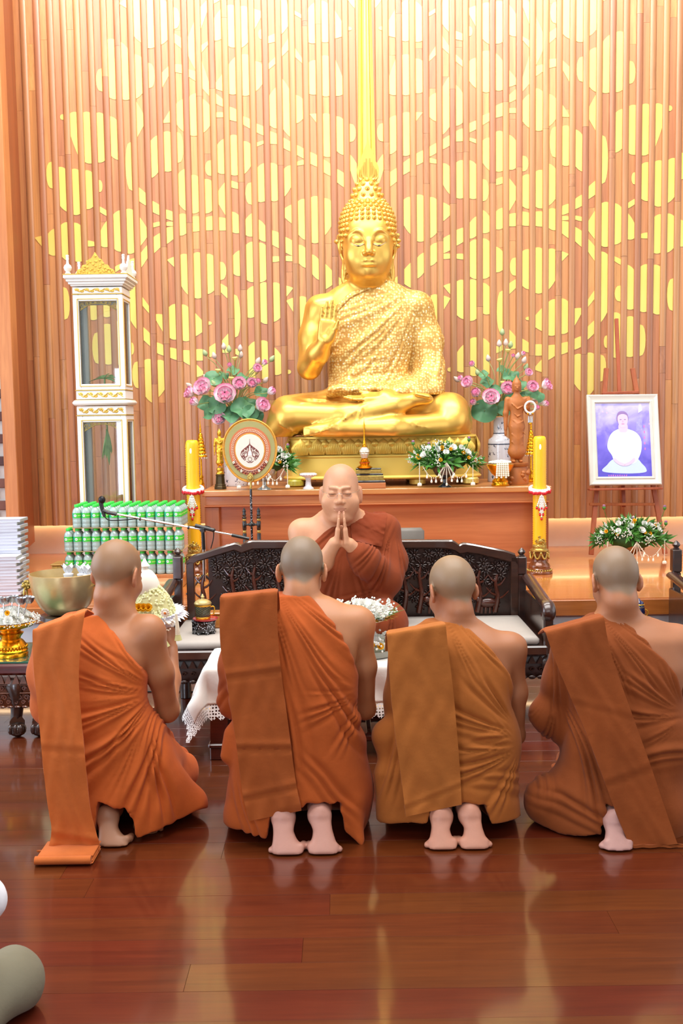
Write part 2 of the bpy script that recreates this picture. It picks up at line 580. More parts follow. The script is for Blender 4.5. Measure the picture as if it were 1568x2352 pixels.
# the inlay: (yTL, yTR, yBL, yBR) per gap strip left of the centre spire, 'D'/'C' = half moon on the left/right edge
INLAY = {
 1: [(-40, -40, 0, 19), ('D', 61, 70), ('D', 284, 326), (355, 376, 392, 433)],
 2: [(24, 48, 88, 84), (138, 176, 220, 217), (267, 273, 347, 356), (388, 397, 419, 430), (636, 648, 655, 652)],
 3: [(1, 8, 96, 96), (128, 129, 220, 220), (261, 262, 358, 360), (366, 376, 396, 404), (455, 461, 540, 520), (606, 621, 664, 655)],
 4: [(19, 6, 97, 99), (143, 138, 215, 217), (262, 261, 262, 281), (349, 356, 376, 383), (453, 451, 557, 557), (584, 595, 630, 643)],
 5: [(24, 33, 33, 42), (111, 133, 131, 145), (218, 227, 283, 273), (333, 341, 356, 364), (371, 367, 380, 378), (462, 457, 539, 551), (562, 569, 605, 615), (681, 683, 755, 758)],
 6: [(-40, 10, 78, 60), (110, 88, 129, 115), (181, 204, 297, 314), (316, 325, 340, 348), (387, 380, 451, 430), (478, 470, 500, 513), (544, 552, 580, 587), (588, 588, 599, 600), (656, 661, 681, 663), (690, 684, 692, 716), ('D', 849, 859)],
 7: [(83, 77, 99, 96), (145, 131, 159, 147), (219, 201, 288, 295), (301, 307, 330, 331), (374, 379, 461, 460), (529, 534, 562, 570), (589, 589, 602, 600), (649, 652, 739, 730), (798, 815, 861, 858)],
 8: [(20, 25, 67, 40), ('C', 67, 90), (140, 147, 209, 193), (284, 290, 304, 311), (327, 323, 336, 330), (384, 375, 463, 462), (504, 518, 549, 555), (557, 563, 648, 642), (651, 649, 739, 744), (782, 785, 870, 868)],
 9: [(14, 16, 109, 97), (125, 126, 219, 218), (267, 273, 286, 295), (324, 330, 399, 382), ('C', 419, 470), (504, 490, 540, 543), (562, 555, 643, 648), (666, 657, 729, 728), (796, 784, 866, 869)],
 10: [(12, 12, 105, 109), (148, 131, 215, 216), (245, 251, 275, 279), (311, 311, 401, 402), (415, 420, 430, 434), (486, 494, 533, 535), (586, 575, 629, 634), ('D', 676, 775), (801, 804, 813, 820)],
 11: [(-30, -30, 8, 0), (41, 21, 93, 89), (189, 171, 204, 209), (215, 227, 238, 245), (258, 258, 269, 269), (332, 319, 396, 399), (438, 419, 469, 494), (499, 501, 529, 529), ('D', 601, 643), (651, 660, 671, 685), (782, 766, 810, 810)],
 12: [(15, 0, 65, 27), (103, 94, 120, 103), (140, 187, 203, 220), (227, 241, 304, 289), ('C', 368, 404), (411, 415, 490, 484), (499, 496, 529, 528), (583, 587, 675, 667), ('D', 738, 746), (797, 788, 820, 816)],
 13: [(85, 51, 128, 160), (159, 163, 176, 186), (221, 214, 310, 311), (402, 405, 490, 486), (497, 497, 532, 530), (582, 580, 684, 684), (719, 735, 772, 763), (802, 802, 828, 828), (837, 853, 866, 861)],
 14: [('D', 16, 66), (76, 86, 98, 111), (147, 148, 165, 168), (238, 228, 286, 302), ('D', 303, 374), (399, 388, 469, 484), (492, 492, 541, 536), (585, 584, 657, 677), (699, 705, 782, 782), (804, 805, 830, 839)],
 15: [(-5, 4, 102, 91), (166, 152, 200, 174), (277, 254, 282, 281), (303, 303, 393, 392), (481, 486, 502, 507), (510, 509, 518, 519), (523, 520, 560, 549), (596, 590, 598, 613), (705, 698, 776, 780), (798, 801, 822, 827)],
 16: [(-40, -40, 110, 108), ('D', 144, 202), (323, 311, 408, 396), (461, 470, 487, 494), (512, 509, 522, 518), (544, 535, 581, 568), (721, 722, 736, 762), (786, 792, 811, 817), (827, 829, 912, 895)],
 17: [(-40, -40, 83, 97), (124, 131, 226, 214), (233, 260, 314, 289), (430, 443, 462, 472), (499, 522, 564, 545), (580, 563, 614, 593), (682, 703, 702, 720), (751, 765, 781, 795), (827, 825, 911, 925)],
 18: [(6, -5, 9, 18), (96, 111, 228, 228), ('C', 326, 438), (480, 482, 582, 580), (600, 593, 733, 756), ('D', 786, 815), ('C', 830, 892)],
 19: [(90, 90, 223, 228), (267, 275, 358, 367), (492, 483, 572, 578), (612, 605, 625, 616), ('D', 672, 709), (738, 734, 838, 837)],
 20: [('C', 157, 210), (259, 261, 373, 369), ('D', 413, 441), (474, 483, 487, 496), (529, 507, 565, 567), (636, 625, 727, 727), (745, 745, 836, 836)],
 21: [(258, 258, 372, 375), (391, 395, 480, 475), (552, 555, 566, 565), (625, 630, 734, 733), ('C', 763, 836)],
 22: [(260, 257, 313, 356), (388, 390, 493, 491), (511, 517, 600, 600), (631, 627, 741, 738)],
 23: [('C', 262, 275), (383, 387, 473, 486), (516, 510, 590, 600), ('D', 659, 734)],
 24: [('C', 371, 433), (536, 525, 583, 587)],
 25: [(545, 542, 547, 566)],
}
inlays = []
for k, lst in INLAY.items():
 for it in lst:
  for side in (-1, 1):
   xc = CXW + side * PITCH_W * k
   pxc = 843.5 - 29.65 * k
   xl, xr = -GAP_W / 2, GAP_W / 2
   def zz_(v):
    return P(pxc + 0.012 * (v - 300), v, Y_WALL).z
   if it[0] in ('D', 'C'):
    z0, z1 = zz_(it[1]), zz_(it[2])
    big = abs(z0 - z1) > 0.12
    w = GAP_W * (0.92 if big else 0.5)
    pts = [(math.sin(PI * i / 8) ** 0.7 * w if i not in (0, 8) else 0.0, (z0 + z1) / 2 + (z0 - z1) / 2 * math.cos(PI * i / 8)) for i in range(9)]
    e = -GAP_W / 2 if it[0] == 'D' else GAP_W / 2
    poly = [(e + (x if it[0] == 'D' else -x), z) for x, z in pts]
   else:
    a, b, c, d = (zz_(v) for v in it)
    top, bot = [], []
    h = min(abs(a - c), abs(b - d))
    cr = 0.006 if h > 0.12 else 0.0015
    for i in range(5):
     u = i / 4
     top.append((xl + (xr - xl) * u, a + (b - a) * u + cr * math.sin(PI * u)))
     bot.append((xl + (xr - xl) * u, c + (d - c) * u - cr * math.sin(PI * u)))
    poly = bot + top[::-1]
   if side > 0:
    poly = [(-x, z) for x, z in poly]
   if max(z for x, z in poly) > ZT_ or abs(xc) > 3.1:
    poly = [(x, min(z, ZT_)) for x, z in poly]
   zs = [z for x, z in poly]
   inlays.append((max(zs) - min(zs), xc, poly))
inlays.sort(key=lambda t: -t[0])
rest = MB()
for i, (h, xc, poly) in enumerate(inlays):
 if abs(xc) > 3.1:
  continue
 zm = sum(z for x, z in poly) / len(poly)
 if i < 290:
  MB().prism([(x, z - zm) for x, z in poly], 0.006).build('gold_inlay', M_SHEET, wall, 0, (xc, Y_WALL + 0.0005, zm))
 else:
  rest.prism(poly, 0.006, Matrix.Translation((xc, Y_WALL + 0.0005, 0)))
tag(rest.build('gold_inlay_bits', M_SHEET, wall, 0), kind='stuff')
# the fluted golden spire over the statue
sp = MB()
for a, b, d in ((-1.0, -0.45, 0.0), (-0.45, 0.45, -0.018), (0.45, 1.0, 0.0)):
 w0, w1 = 0.078, 0.042
 z0, z1 = 3.1, ZT_
 vs = []
 for z, w in ((z0, w0), (z1, w1)):
  for u, yy in ((a, 0.0), ((a + b) / 2, -0.016 + d), (b, 0.0)):
   vs.append((CXW + u * w, Y_WALL - 0.03 + (d if u in (-0.45, 0.45) else 0) + yy, z))
  vs.append((CXW + a * w, Y_WALL + 0.02, z))
  vs.append((CXW + b * w, Y_WALL + 0.02, z))
 sp.add(vs, [(0, 1, 6, 5), (1, 2, 7, 6), (2, 4, 9, 7), (3, 0, 5, 8), (4, 3, 8, 9), (3, 4, 2, 1, 0), (5, 6, 7, 9, 8)])
sp.build('gold_spire', M_SHEET, wall, 20)
# lit recess under the floating wall
cove = tag(thing('wall_recess', 'pale wall recess lit by a warm strip', None), kind='structure')
M_COVE = plain('cove_paint', (246, 226, 204), 0.6, var=0.03)
MB().box((0.2, Y_WALL + 0.21, 0.75), (8.0, 0.04, 0.55)).build('recess_back', M_COVE, cove, 0)
MB().box((0.2, Y_WALL + 0.16, ZB + 0.006), (6.4, 0.02, 0.01)).build('light_strip', M_LED, cove, 0)
# ------------------------------------------------------------------ left post, brick strip
post = tag(thing('trim_1', 'tall teak post at the end of the slat wall', None), kind='structure')
pa, pb, pc = P(2, 700, 7.55), P(23, 700, 7.55), P(60, 700, Y_WALL)
MB().box(((pa.x + pb.x) / 2 - 0.015, 7.62, (5.15 + 0.62) / 2), (pb.x - pa.x + 0.03, 0.14, 5.15 - 0.62), bev=0.004).build('front_board', M_POST, post)
b = MB()
foot_ = [(pb.x - 0.002, 7.60), (pc.x, 8.33), (pc.x - 0.06, 8.33), (pb.x - 0.08, 7.66)]
b.add([(x, y, z) for z in (0.62, 5.15) for x, y in foot_], [(3, 2, 1, 0), (4, 5, 6, 7)] + [(k, (k + 1) % 4, (k + 1) % 4 + 4, k + 4) for k in range(4)])
b.build('side_board', M_POST_D, post, 0)
brick = tag(thing('wall_left', 'dark brick wall beyond the post', None), kind='structure')
MB().box((-3.04, 7.80, 2.6), (1.2, 0.1, 5.2)).build('mortar', plain('mortar', (205, 200, 196), 0.8), brick, 0)
mb_brick = [plain('brick_%d' % i, c, 0.8, var=0.2, bump=0.3) for i, c in enumerate([(92, 58, 54), (78, 52, 52), (112, 72, 62)])]
me_b = [MB().box((0, 0, 0), (0.21, 0.05, 0.068), bev=0.006).mesh('brick', m) for m in mb_brick]
for r in range(44):
 for c in range(6):
  link('brick', RND.choice(me_b), brick, (-3.80 + c * 0.225 + (0.11 if r % 2 else 0), 7.745 + RND.uniform(-0.004, 0.004), 0.55 + r * 0.083))
ceil = tag(MB().box((0, 3.2, 6.45), (12.0, 12.0, 0.1)).build('ceiling', plain('ceiling_paint', (235, 228, 218), 0.8, var=0.02), None, 0), kind='structure')
# ------------------------------------------------------------------ smooth bodies: signed distance fields meshed by surface nets
def axis(lo, hi, h, fine=()):
 out = [lo]
 while out[-1] < hi:
  x = out[-1]
  s = h
  for a, b, hf in fine:
   if a - 2 * h < x < b + h:
    s = min(s, hf)
  out.append(x + s)
 return np.array(out, dtype=np.float32)
class Field:
 def __init__(s, lo, hi, h, fine=()):
  """fine: boxes (lo, hi, h) meshed more closely"""
  s.ax = [axis(lo[i], hi[i], h, [(f[0][i], f[1][i], f[2]) for f in fine]) for i in range(3)]
  s.F = np.full([len(a) for a in s.ax], 0.3, dtype=np.float32)
  s.h = h
 def grid(s, lo, hi):
  sl, cs = [], []
  for i in range(3):
   a = int(np.searchsorted(s.ax[i], lo[i]))
   b = int(np.searchsorted(s.ax[i], hi[i], side='right'))
   sl.append(slice(a, b))
   sh = [1, 1, 1]
   sh[i] = b - a
   cs.append(s.ax[i][a:b].reshape(sh))
  return tuple(sl), cs
 def put(s, sl, d, k, op):
  A = s.F[sl]
  if A.size == 0:
   return
  if op == 'sub':
   d = -d
   h = np.clip(0.5 - 0.5 * (A - d) / k, 0, 1)
   s.F[sl] = A + (d - A) * h + k * h * (1 - h)
  else:
   h = np.clip(0.5 + 0.5 * (A - d) / k, 0, 1)
   s.F[sl] = A + (d - A) * h - k * h * (1 - h)
 def ell(s, c, r, k=0.02, R=None, op='add'):
  r = np.array(r if hasattr(r, '__len__') else (r, r, r), dtype=np.float32)
  m = (float(r.max()) if R is not None else r) + k + 3 * s.h
  c = np.array(c, dtype=np.float32)
  sl, (X, Y, Z) = s.grid(c - m, c + m)
  X, Y, Z = X - c[0], Y - c[1], Z - c[2]
  if R is not None:
   R = np.array(R.to_3x3(), dtype=np.float32)   # columns: local axes in world
   X, Y, Z = (R[0, i] * X + R[1, i] * Y + R[2, i] * Z for i in range(3))
  k0 = np.sqrt((X / r[0]) ** 2 + (Y / r[1]) ** 2 + (Z / r[2]) ** 2)
  k1 = np.sqrt((X / r[0] ** 2) ** 2 + (Y / r[1] ** 2) ** 2 + (Z / r[2] ** 2) ** 2) + 1e-6
  s.put(sl, k0 * (k0 - 1) / k1, k, op)
 def cap(s, a, b, ra, rb=None, k=0.02, op='add', flat=None):
  rb = ra if rb is None else rb
  a, b = np.array(a, dtype=np.float32), np.array(b, dtype=np.float32)
  m = max(ra, rb) + k + 3 * s.h
  sl, (X, Y, Z) = s.grid(np.minimum(a, b) - m, np.maximum(a, b) + m)
  d = b - a
  L2 = float((d * d).sum()) + 1e-12
  t = np.clip(((X - a[0]) * d[0] + (Y - a[1]) * d[1] + (Z - a[2]) * d[2]) / L2, 0, 1)
  q = np.sqrt((X - a[0] - t * d[0]) ** 2 + (Y - a[1] - t * d[1]) ** 2 + (Z - a[2] - t * d[2]) ** 2)
  s.put(sl, q - (ra + (rb - ra) * t), k, op)
 def chain(s, pts, rs, k=0.02, op='add'):
  for i in range(len(pts) - 1):
   s.cap(pts[i], pts[i + 1], rs[i], rs[i + 1], k, op)
 def loft(s, rows, grow=0.0, k=0.03, n=2.4, op='add', zcap=0.03):
  """rows: (z, x0, x1, yc, ry) from top to bottom; an upright form with given outline"""
  rows = sorted(rows)
  z = np.array([r[0] for r in rows])
  arr = [np.array([r[i] for r in rows]) for i in range(1, 5)]
  m = 0.06 + grow
  lo = (arr[0].min() - m, (arr[2] - arr[3]).min() - m, z[0] - m)
  hi = (arr[1].max() + m, (arr[2] + arr[3]).max() + m, z[-1] + m)
  sl, (X, Y, Z) = s.grid(lo, hi)
  zz = Z.ravel()
  # smooth interpolation of the outline
  def it(a):
   zs = np.linspace(z[0], z[-1], 160)
   v = np.interp(zs, z, a)
   ker = np.ones(13) / 13
   v = np.convolve(np.pad(v, 6, mode='edge'), ker, 'valid')
   return np.interp(zz, zs, v).astype(np.float32).reshape(Z.shape)
  x0, x1, yc, ry = (it(a) for a in arr)
  xc, rx = (x0 + x1) / 2, (x1 - x0) / 2 + grow
  ry = ry + grow
  q = (np.abs((X - xc) / rx) ** n + np.abs((Y - yc) / ry) ** n) ** (1.0 / n)
  d = (q - 1) * np.minimum(rx, ry)
  dz = np.maximum(Z - (z[-1] + grow), (z[0] - grow) - Z)
  d = np.maximum(d, dz)
  s.put(sl, d.astype(np.float32), k, op)
 def box(s, c, hs, r, R, k=0.01, op='add'):
  c = np.array(c, dtype=np.float32)
  m = float(np.linalg.norm(hs)) + k + 3 * s.h
  sl, (X, Y, Z) = s.grid(c - m, c + m)
  X, Y, Z = X - c[0], Y - c[1], Z - c[2]
  R = np.array(R.to_3x3(), dtype=np.float32)
  X, Y, Z = (R[0, i] * X + R[1, i] * Y + R[2, i] * Z for i in range(3))
  q = [np.abs(v) - (h - r) for v, h in zip((X, Y, Z), hs)]
  d = np.sqrt(sum(np.maximum(v, 0) ** 2 for v in q)) + np.minimum(np.maximum(np.maximum(q[0], q[1]), q[2]), 0) - r
  s.put(sl, d, k, op)
 def full(s):
  return s.grid([a[0] - 1 for a in s.ax], [a[-1] + 1 for a in s.ax])[1]
 def cut(s, fn):
  """keep where fn(X, Y, Z) <= 0"""
  X, Y, Z = s.full()
  s.F = np.maximum(s.F, fn(X, Y, Z).astype(np.float32))
 def displace(s, fn):
  I, J, K = np.nonzero(np.abs(s.F) < 0.07)
  s.F[I, J, K] -= fn(s.ax[0][I], s.ax[1][J], s.ax[2][K]).astype(np.float32)
 def nets(s):
  F, (xs, ys, zs) = s.F, s.ax
  S = F < 0
  nx, ny, nz = F.shape
  tot = np.zeros((nx - 1, ny - 1, nz - 1), dtype=np.int8)
  for i in (0, 1):
   for j in (0, 1):
    for k in (0, 1):
     tot += S[i:nx - 1 + i, j:ny - 1 + j, k:nz - 1 + k]
  act = (tot > 0) & (tot < 8)
  I, J, K = np.nonzero(act)
  idx = np.full(act.shape, -1, dtype=np.int64)
  idx[I, J, K] = np.arange(len(I))
  acc = np.zeros((len(I), 3))
  cnt = np.zeros(len(I))
  cor = [(a, b, c) for a in (0, 1) for b in (0, 1) for c in (0, 1)]
  val = {c: F[I + c[0], J + c[1], K + c[2]] for c in cor}
  pos = {c: np.stack([xs[I + c[0]], ys[J + c[1]], zs[K + c[2]]], 1) for c in cor}
  for c in cor:
   for a in range(3):
    if c[a] == 0:
     e = tuple(1 if i == a else c[i] for i in range(3))
     va, vb = val[c], val[e]
     m = (va < 0) != (vb < 0)
     t = np.where(m, va / np.where(m, va - vb, 1), 0)
     p = pos[c] + (pos[e] - pos[c]) * t[:, None]
     acc += np.where(m[:, None], p, 0)
     cnt += m
  V = acc / cnt[:, None]
  Q = []
  for a in range(3):
   u, w = (a + 1) % 3, (a + 2) % 3
   sa = [slice(None)] * 3
   sb = [slice(None)] * 3
   sa[a], sb[a] = slice(0, -1), slice(1, None)
   m = S[tuple(sa)] != S[tuple(sb)]
   p = np.array(np.nonzero(m))
   inside = S[tuple(sa)][m]
   ok = (p[u] > 0) & (p[w] > 0) & (p[u] < F.shape[u] - 1) & (p[w] < F.shape[w] - 1)
   p, inside = p[:, ok], inside[ok]
   def cell(du, dw):
    q = p.copy()
    q[u] -= du
    q[w] -= dw
    return idx[q[0], q[1], q[2]]
   q = np.stack([cell(1, 1), cell(0, 1), cell(0, 0), cell(1, 0)], 1)
   q[~inside] = q[~inside][:, ::-1]
   Q.append(q)
  return V, np.concatenate(Q)
 def build(s, name, m, parent, origin, color=None, keep_largest=True, smooth_it=1, relief=None):
  V, Q = s.nets()
  if keep_largest and len(V):
   lab = np.arange(len(V))
   e = np.concatenate([Q[:, [0, 1]], Q[:, [1, 2]], Q[:, [2, 3]]])
   while True:
    mn = np.minimum(lab[e[:, 0]], lab[e[:, 1]])
    old = lab.copy()
    np.minimum.at(lab, e[:, 0], mn)
    np.minimum.at(lab, e[:, 1], mn)
    lab = lab[lab]
    if (old == lab).all():
     break
   u, c = np.unique(lab, return_counts=True)
   big = u[c.argmax()]
   keep = lab == big
   nm = np.cumsum(keep) - 1
   Q = nm[Q[keep[Q].all(1)]]
   V = V[keep]
  for _ in range(smooth_it):
   sm = np.zeros_like(V)
   ct = np.zeros(len(V))
   for a, b in ((0, 1), (1, 2), (2, 3), (3, 0)):
    np.add.at(sm, Q[:, a], V[Q[:, b]])
    np.add.at(ct, Q[:, a], 1)
   V = V * 0.5 + 0.5 * sm / np.maximum(ct, 1)[:, None]
  if relief is not None:
   for step in (0, 1):
    n1 = np.cross(V[Q[:, 2]] - V[Q[:, 0]], V[Q[:, 3]] - V[Q[:, 1]])
    N = np.zeros_like(V)
    for a in range(4):
     np.add.at(N, Q[:, a], n1)
    if step == 0:      # even the normals out first
     for a in range(4):
      np.add.at(N, Q[:, a], N[Q[:, (a + 1) % 4]] * 0.5)
     N /= np.linalg.norm(N, axis=1)[:, None] + 1e-12
     V = V + N * relief(V[:, 0], V[:, 1], V[:, 2])[:, None]
  o = np.array(origin)
  me = bpy.data.meshes.new(name)
  me.vertices.add(len(V))
  me.vertices.foreach_set('co', (V - o).astype(np.float32).ravel())
  me.loops.add(Q.size)
  me.loops.foreach_set('vertex_index', Q.astype(np.int32).ravel())
  me.polygons.add(len(Q))
  me.polygons.foreach_set('loop_start', np.arange(0, Q.size, 4, dtype=np.int32))
  me.update(calc_edges=True)
  me.validate()
  me.materials.append(m)
  if color is not None:
   at = me.color_attributes.new('tone', 'FLOAT_COLOR', 'POINT')
   c = np.ones((len(V), 4), dtype=np.float32)
   c[:, :3] = color(V)
   at.data.foreach_set('color', c.ravel())
  me.shade_smooth()
  ob = link(name, me, parent)
  return ob, V, Q
def smoothstep(a, b, x):
 t = np.clip((x - a) / (b - a), 0, 1)
 return t * t * (3 - 2 * t)
def wob(X, Z, s=1.0, seed=0.0):
 """cheap smooth noise"""
 return (np.sin(5.1 * s * X + 3.7 * s * Z + seed) + np.sin(-7.3 * s * X + 6.1 * s * Z + 1.7 * seed + 1.0)
   + 0.6 * np.sin(13.0 * s * X + 9.2 * s * Z + 2.3 * seed + 2.0) + 0.4 * np.sin(17 * s * X - 21 * s * Z + seed)) / 3.0
class Frame:
 """a head's own axes: x right, y forward, z up"""
 def __init__(s, c, fwd, up=(0, 0, 1), scale=1.0):
  s.c = Vector(c)
  f = Vector(fwd).normalized()
  x = f.cross(Vector(up)).normalized()
  z = x.cross(f)
  s.R = Matrix((x, f, z)).transposed()
  s.s = scale
 def p(s, x, y, z):
  return s.c + s.R @ (Vector((x, y, z)) * s.s)
 def local(s, V):
  R = np.array(s.R)
  return ((V - np.array(s.c)) @ R) / s.s
def add_head(F, H, neck_to, neck_r=0.058, face=True, fat=0.0, ears=True, back_k=0.02):
 s = H.s
 def E(c, r, k=0.02, op='add', rot=None):
  R = H.R.to_4x4() if rot is None else (H.R.to_4x4() @ rot)
  F.ell(H.p(*c), [v * s for v in r], k * s, R, op)
 E((0, -0.012, 0.034), (0.0765, 0.096, 0.084))
 E((0, -0.055, 0.005), (0.062, 0.048, 0.055), 0.03)
 E((0, 0.032, -0.03), (0.0665 + fat * 0.4, 0.064, 0.086), 0.03)
 E((0, 0.045, -0.078), (0.05 + fat, 0.046, 0.036), 0.03)
 if ears:
  for sx in (-1, 1):
   rot = Matrix.Rotation(sx * 0.42, 4, 'Z') @ Matrix.Rotation(-0.18, 4, 'X')
   E((sx * 0.083, -0.012, -0.012), (0.0075, 0.020, 0.034), 0.008, rot=rot)
   E((sx * 0.081, -0.004, -0.038), (0.007, 0.010, 0.013), 0.008)
   E((sx * 0.0925, -0.006, -0.006), (0.006, 0.011, 0.021), 0.006, 'sub', rot=rot)
 if face:
  for sx in (-1, 1):
   E((sx * 0.037, 0.066, -0.037), (0.028 + fat, 0.025, 0.028), 0.02)
   E((sx * 0.031, 0.103, 0.002), (0.022, 0.014, 0.012), 0.012, 'sub')
   E((sx * 0.031, 0.083, 0.000), (0.018, 0.0125, 0.0125), 0.005)
   F.cap(H.p(sx * 0.012, 0.0955, 0.022), H.p(sx * 0.045, 0.083, 0.024), 0.0042 * s, 0.003 * s, 0.012 * s)
   E((sx * 0.0125, 0.1, -0.038), (0.010, 0.011, 0.008), 0.006)
   F.cap(H.p(sx * 0.013, 0.0965, -0.001), H.p(sx * 0.046, 0.083, -0.0035), 0.0016 * s, 0.0012 * s, 0.003 * s, 'sub')
   F.cap(H.p(sx * 0.019, 0.104, -0.040), H.p(sx * 0.033, 0.093, -0.064), 0.0022 * s, 0.0016 * s, 0.008 * s, 'sub')
  F.chain([H.p(0, 0.094, 0.012), H.p(0, 0.104, -0.012), H.p(0, 0.1145, -0.032)], [0.0075 * s, 0.0085 * s, 0.0115 * s], 0.010 * s)
  E((0, 0.088, -0.062), (0.030, 0.016, 0.020), 0.016)
  E((0, 0.1005, -0.0615), (0.021, 0.0085, 0.0055), 0.005)
  E((0, 0.0985, -0.0715), (0.019, 0.009, 0.0065), 0.005)
  F.cap(H.p(-0.024, 0.097, -0.0665), H.p(0.024, 0.097, -0.0665), 0.0016 * s, None, 0.004 * s, 'sub')
  F.cap(H.p(-0.012, 0.1085, -0.0665), H.p(0.012, 0.1085, -0.0665), 0.0016 * s, None, 0.003 * s, 'sub')
  E((0, 0.082, -0.099), (0.022, 0.018, 0.017), 0.018)
  if fat:
   E((0, 0.045, -0.112), (0.05, 0.045, 0.022), 0.025)
 F.chain([H.p(0, -0.022, -0.04), H.p(0, -0.028, -0.09), neck_to], [neck_r * s * 1.0, neck_r * s, neck_r * s * 1.18], 0.035 * s)
def add_hand(F, wrist, tip, normal, across, s=1.0, curl=0.0, spread=0.0, thumb=1, k=0.006, thumb_out=0.6):
 """open hand from wrist to finger tip; normal leaves the palm, across points to the thumb side"""
 w, t = Vector(wrist), Vector(tip)
 d = (t - w)
 L = d.length
 d.normalize()
 n = Vector(normal)
 n = (n - d * n.dot(d)).normalized()
 a = Vector(across)
 a = (a - d * a.dot(d) - n * a.dot(n)).normalized()
 R = Matrix((a, n, d)).transposed().to_4x4()
 q = L / 0.185
 F.box(w + d * (0.052 * q), (0.040 * q, 0.014 * q, 0.050 * q), 0.0135 * q, R, 0.012 * q)
 F.ell(w + d * 0.035 * q + a * 0.022 * q + n * 0.008 * q, (0.018 * q, 0.014 * q, 0.032 * q), 0.01 * q, R)
 for i, (off, ln, r) in enumerate(((0.030, 0.074, 0.0088), (0.0105, 0.085, 0.0092), (-0.0095, 0.078, 0.0088), (-0.029, 0.060, 0.0078))):
  b = w + d * (0.098 - (0.006 if i in (0, 3) else 0)) * q + a * off * q
  dd = (d + a * (off * 4 * spread)).normalized()
  m1 = b + dd * ln * 0.45 * q
  d2 = (dd + n * curl).normalized()
  m2 = m1 + d2 * ln * 0.32 * q
  d3 = (d2 + n * curl * 1.4).normalized()
  m3 = m2 + d3 * ln * 0.25 * q
  F.chain([b, m1, m2, m3], [r * 1.06 * q, r * q, r * 0.93 * q, r * 0.8 * q], k * 0.5 * q)
 b = w + d * 0.028 * q + a * 0.03 * q + n * 0.004 * q
 dd = (d * (1 - 0.45 * thumb_out) + a * thumb_out + n * 0.25).normalized()
 m1 = b + dd * 0.042 * q
 dd2 = (dd + d * 0.4).normalized()
 F.chain([b, m1, m1 + dd2 * 0.034 * q], [0.0125 * q, 0.0105 * q, 0.0085 * q], 0.008 * q)
def skin_mat():
 t = NT('skin')
 at = t.n('ShaderNodeVertexColor')
 at.layer_name = 'tone'
 v = t.coord()
 n = t.noise(v, 45, 6, 0.7)
 n2 = t.noise(v, 9, 4)
 c = t.mix(t.math('MULTIPLY', n, 0.26), at.outputs[0], (0.25, 0.12, 0.07, 1))
 c = t.mix(t.math('MULTIPLY', n2, 0.10), c, (0.55, 0.22, 0.12, 1))
 t.l(c, t.b.inputs['Base Color'])
 t.b.inputs['Roughness'].default_value = 0.48
 t.b.inputs['Subsurface Weight'].default_value = 0.12
 t.b.inputs['Subsurface Radius'].default_value = (0.012, 0.005, 0.003)
 t.bump(t.noise(v, 350, 2), 0.12, 0.001)
 return t.m
M_SKIN = skin_mat()
def skin_tones(H, base, stubble, pink, feet_z=0.22, feet_y=None, lips=False, hard=0.012):
 b, st, pk = (np.array(srgb(*c)[:3]) for c in (base, stubble, pink))
 def fn(V):
  c = np.tile(b, (len(V), 1))
  L = H.local(V)
  near = (np.abs(L[:, 0]) < 0.0805) & (np.linalg.norm(L, axis=1) < 0.16)
  sd = L[:, 2] - 0.9 * L[:, 1] + 0.006 * np.sin(L[:, 0] * 90) - 0.004
  m = smoothstep(-hard, hard, sd) * near
  c = c * (1 - m[:, None]) + st * m[:, None]
  er = smoothstep(0.078, 0.088, np.abs(L[:, 0])) * (np.abs(L[:, 2]) < 0.06) * (np.linalg.norm(L, axis=1) < 0.13)
  c = c * (1 - 0.35 * er[:, None]) + np.array([0.62, 0.22, 0.12]) * 0.35 * er[:, None]
  if feet_y is not None:
   m = (smoothstep(feet_z, feet_z - 0.05, V[:, 2]) * (V[:, 1] < feet_y))[:, None]
   c = c * (1 - m) + pk * m
  if lips:
   q = ((L[:, 0] / 0.023) ** 2 + ((L[:, 2] + 0.0665) / 0.011) ** 2) < 1
   q = q & (L[:, 1] > 0.09)
   c[q] = c[q] * 0.55 + np.array([0.45, 0.16, 0.12]) * 0.45
   eb = (np.abs(L[:, 2] - 0.0255) < 0.0035) & (np.abs(np.abs(L[:, 0]) - 0.031) < 0.018) & (L[:, 1] > 0.06)
   c[eb] *= 0.72
   el = (np.abs(L[:, 2] + 0.0025) < 0.002) & (np.abs(np.abs(L[:, 0]) - 0.030) < 0.017) & (L[:, 1] > 0.06)
   c[el] *= 0.3
  return c
 return fn
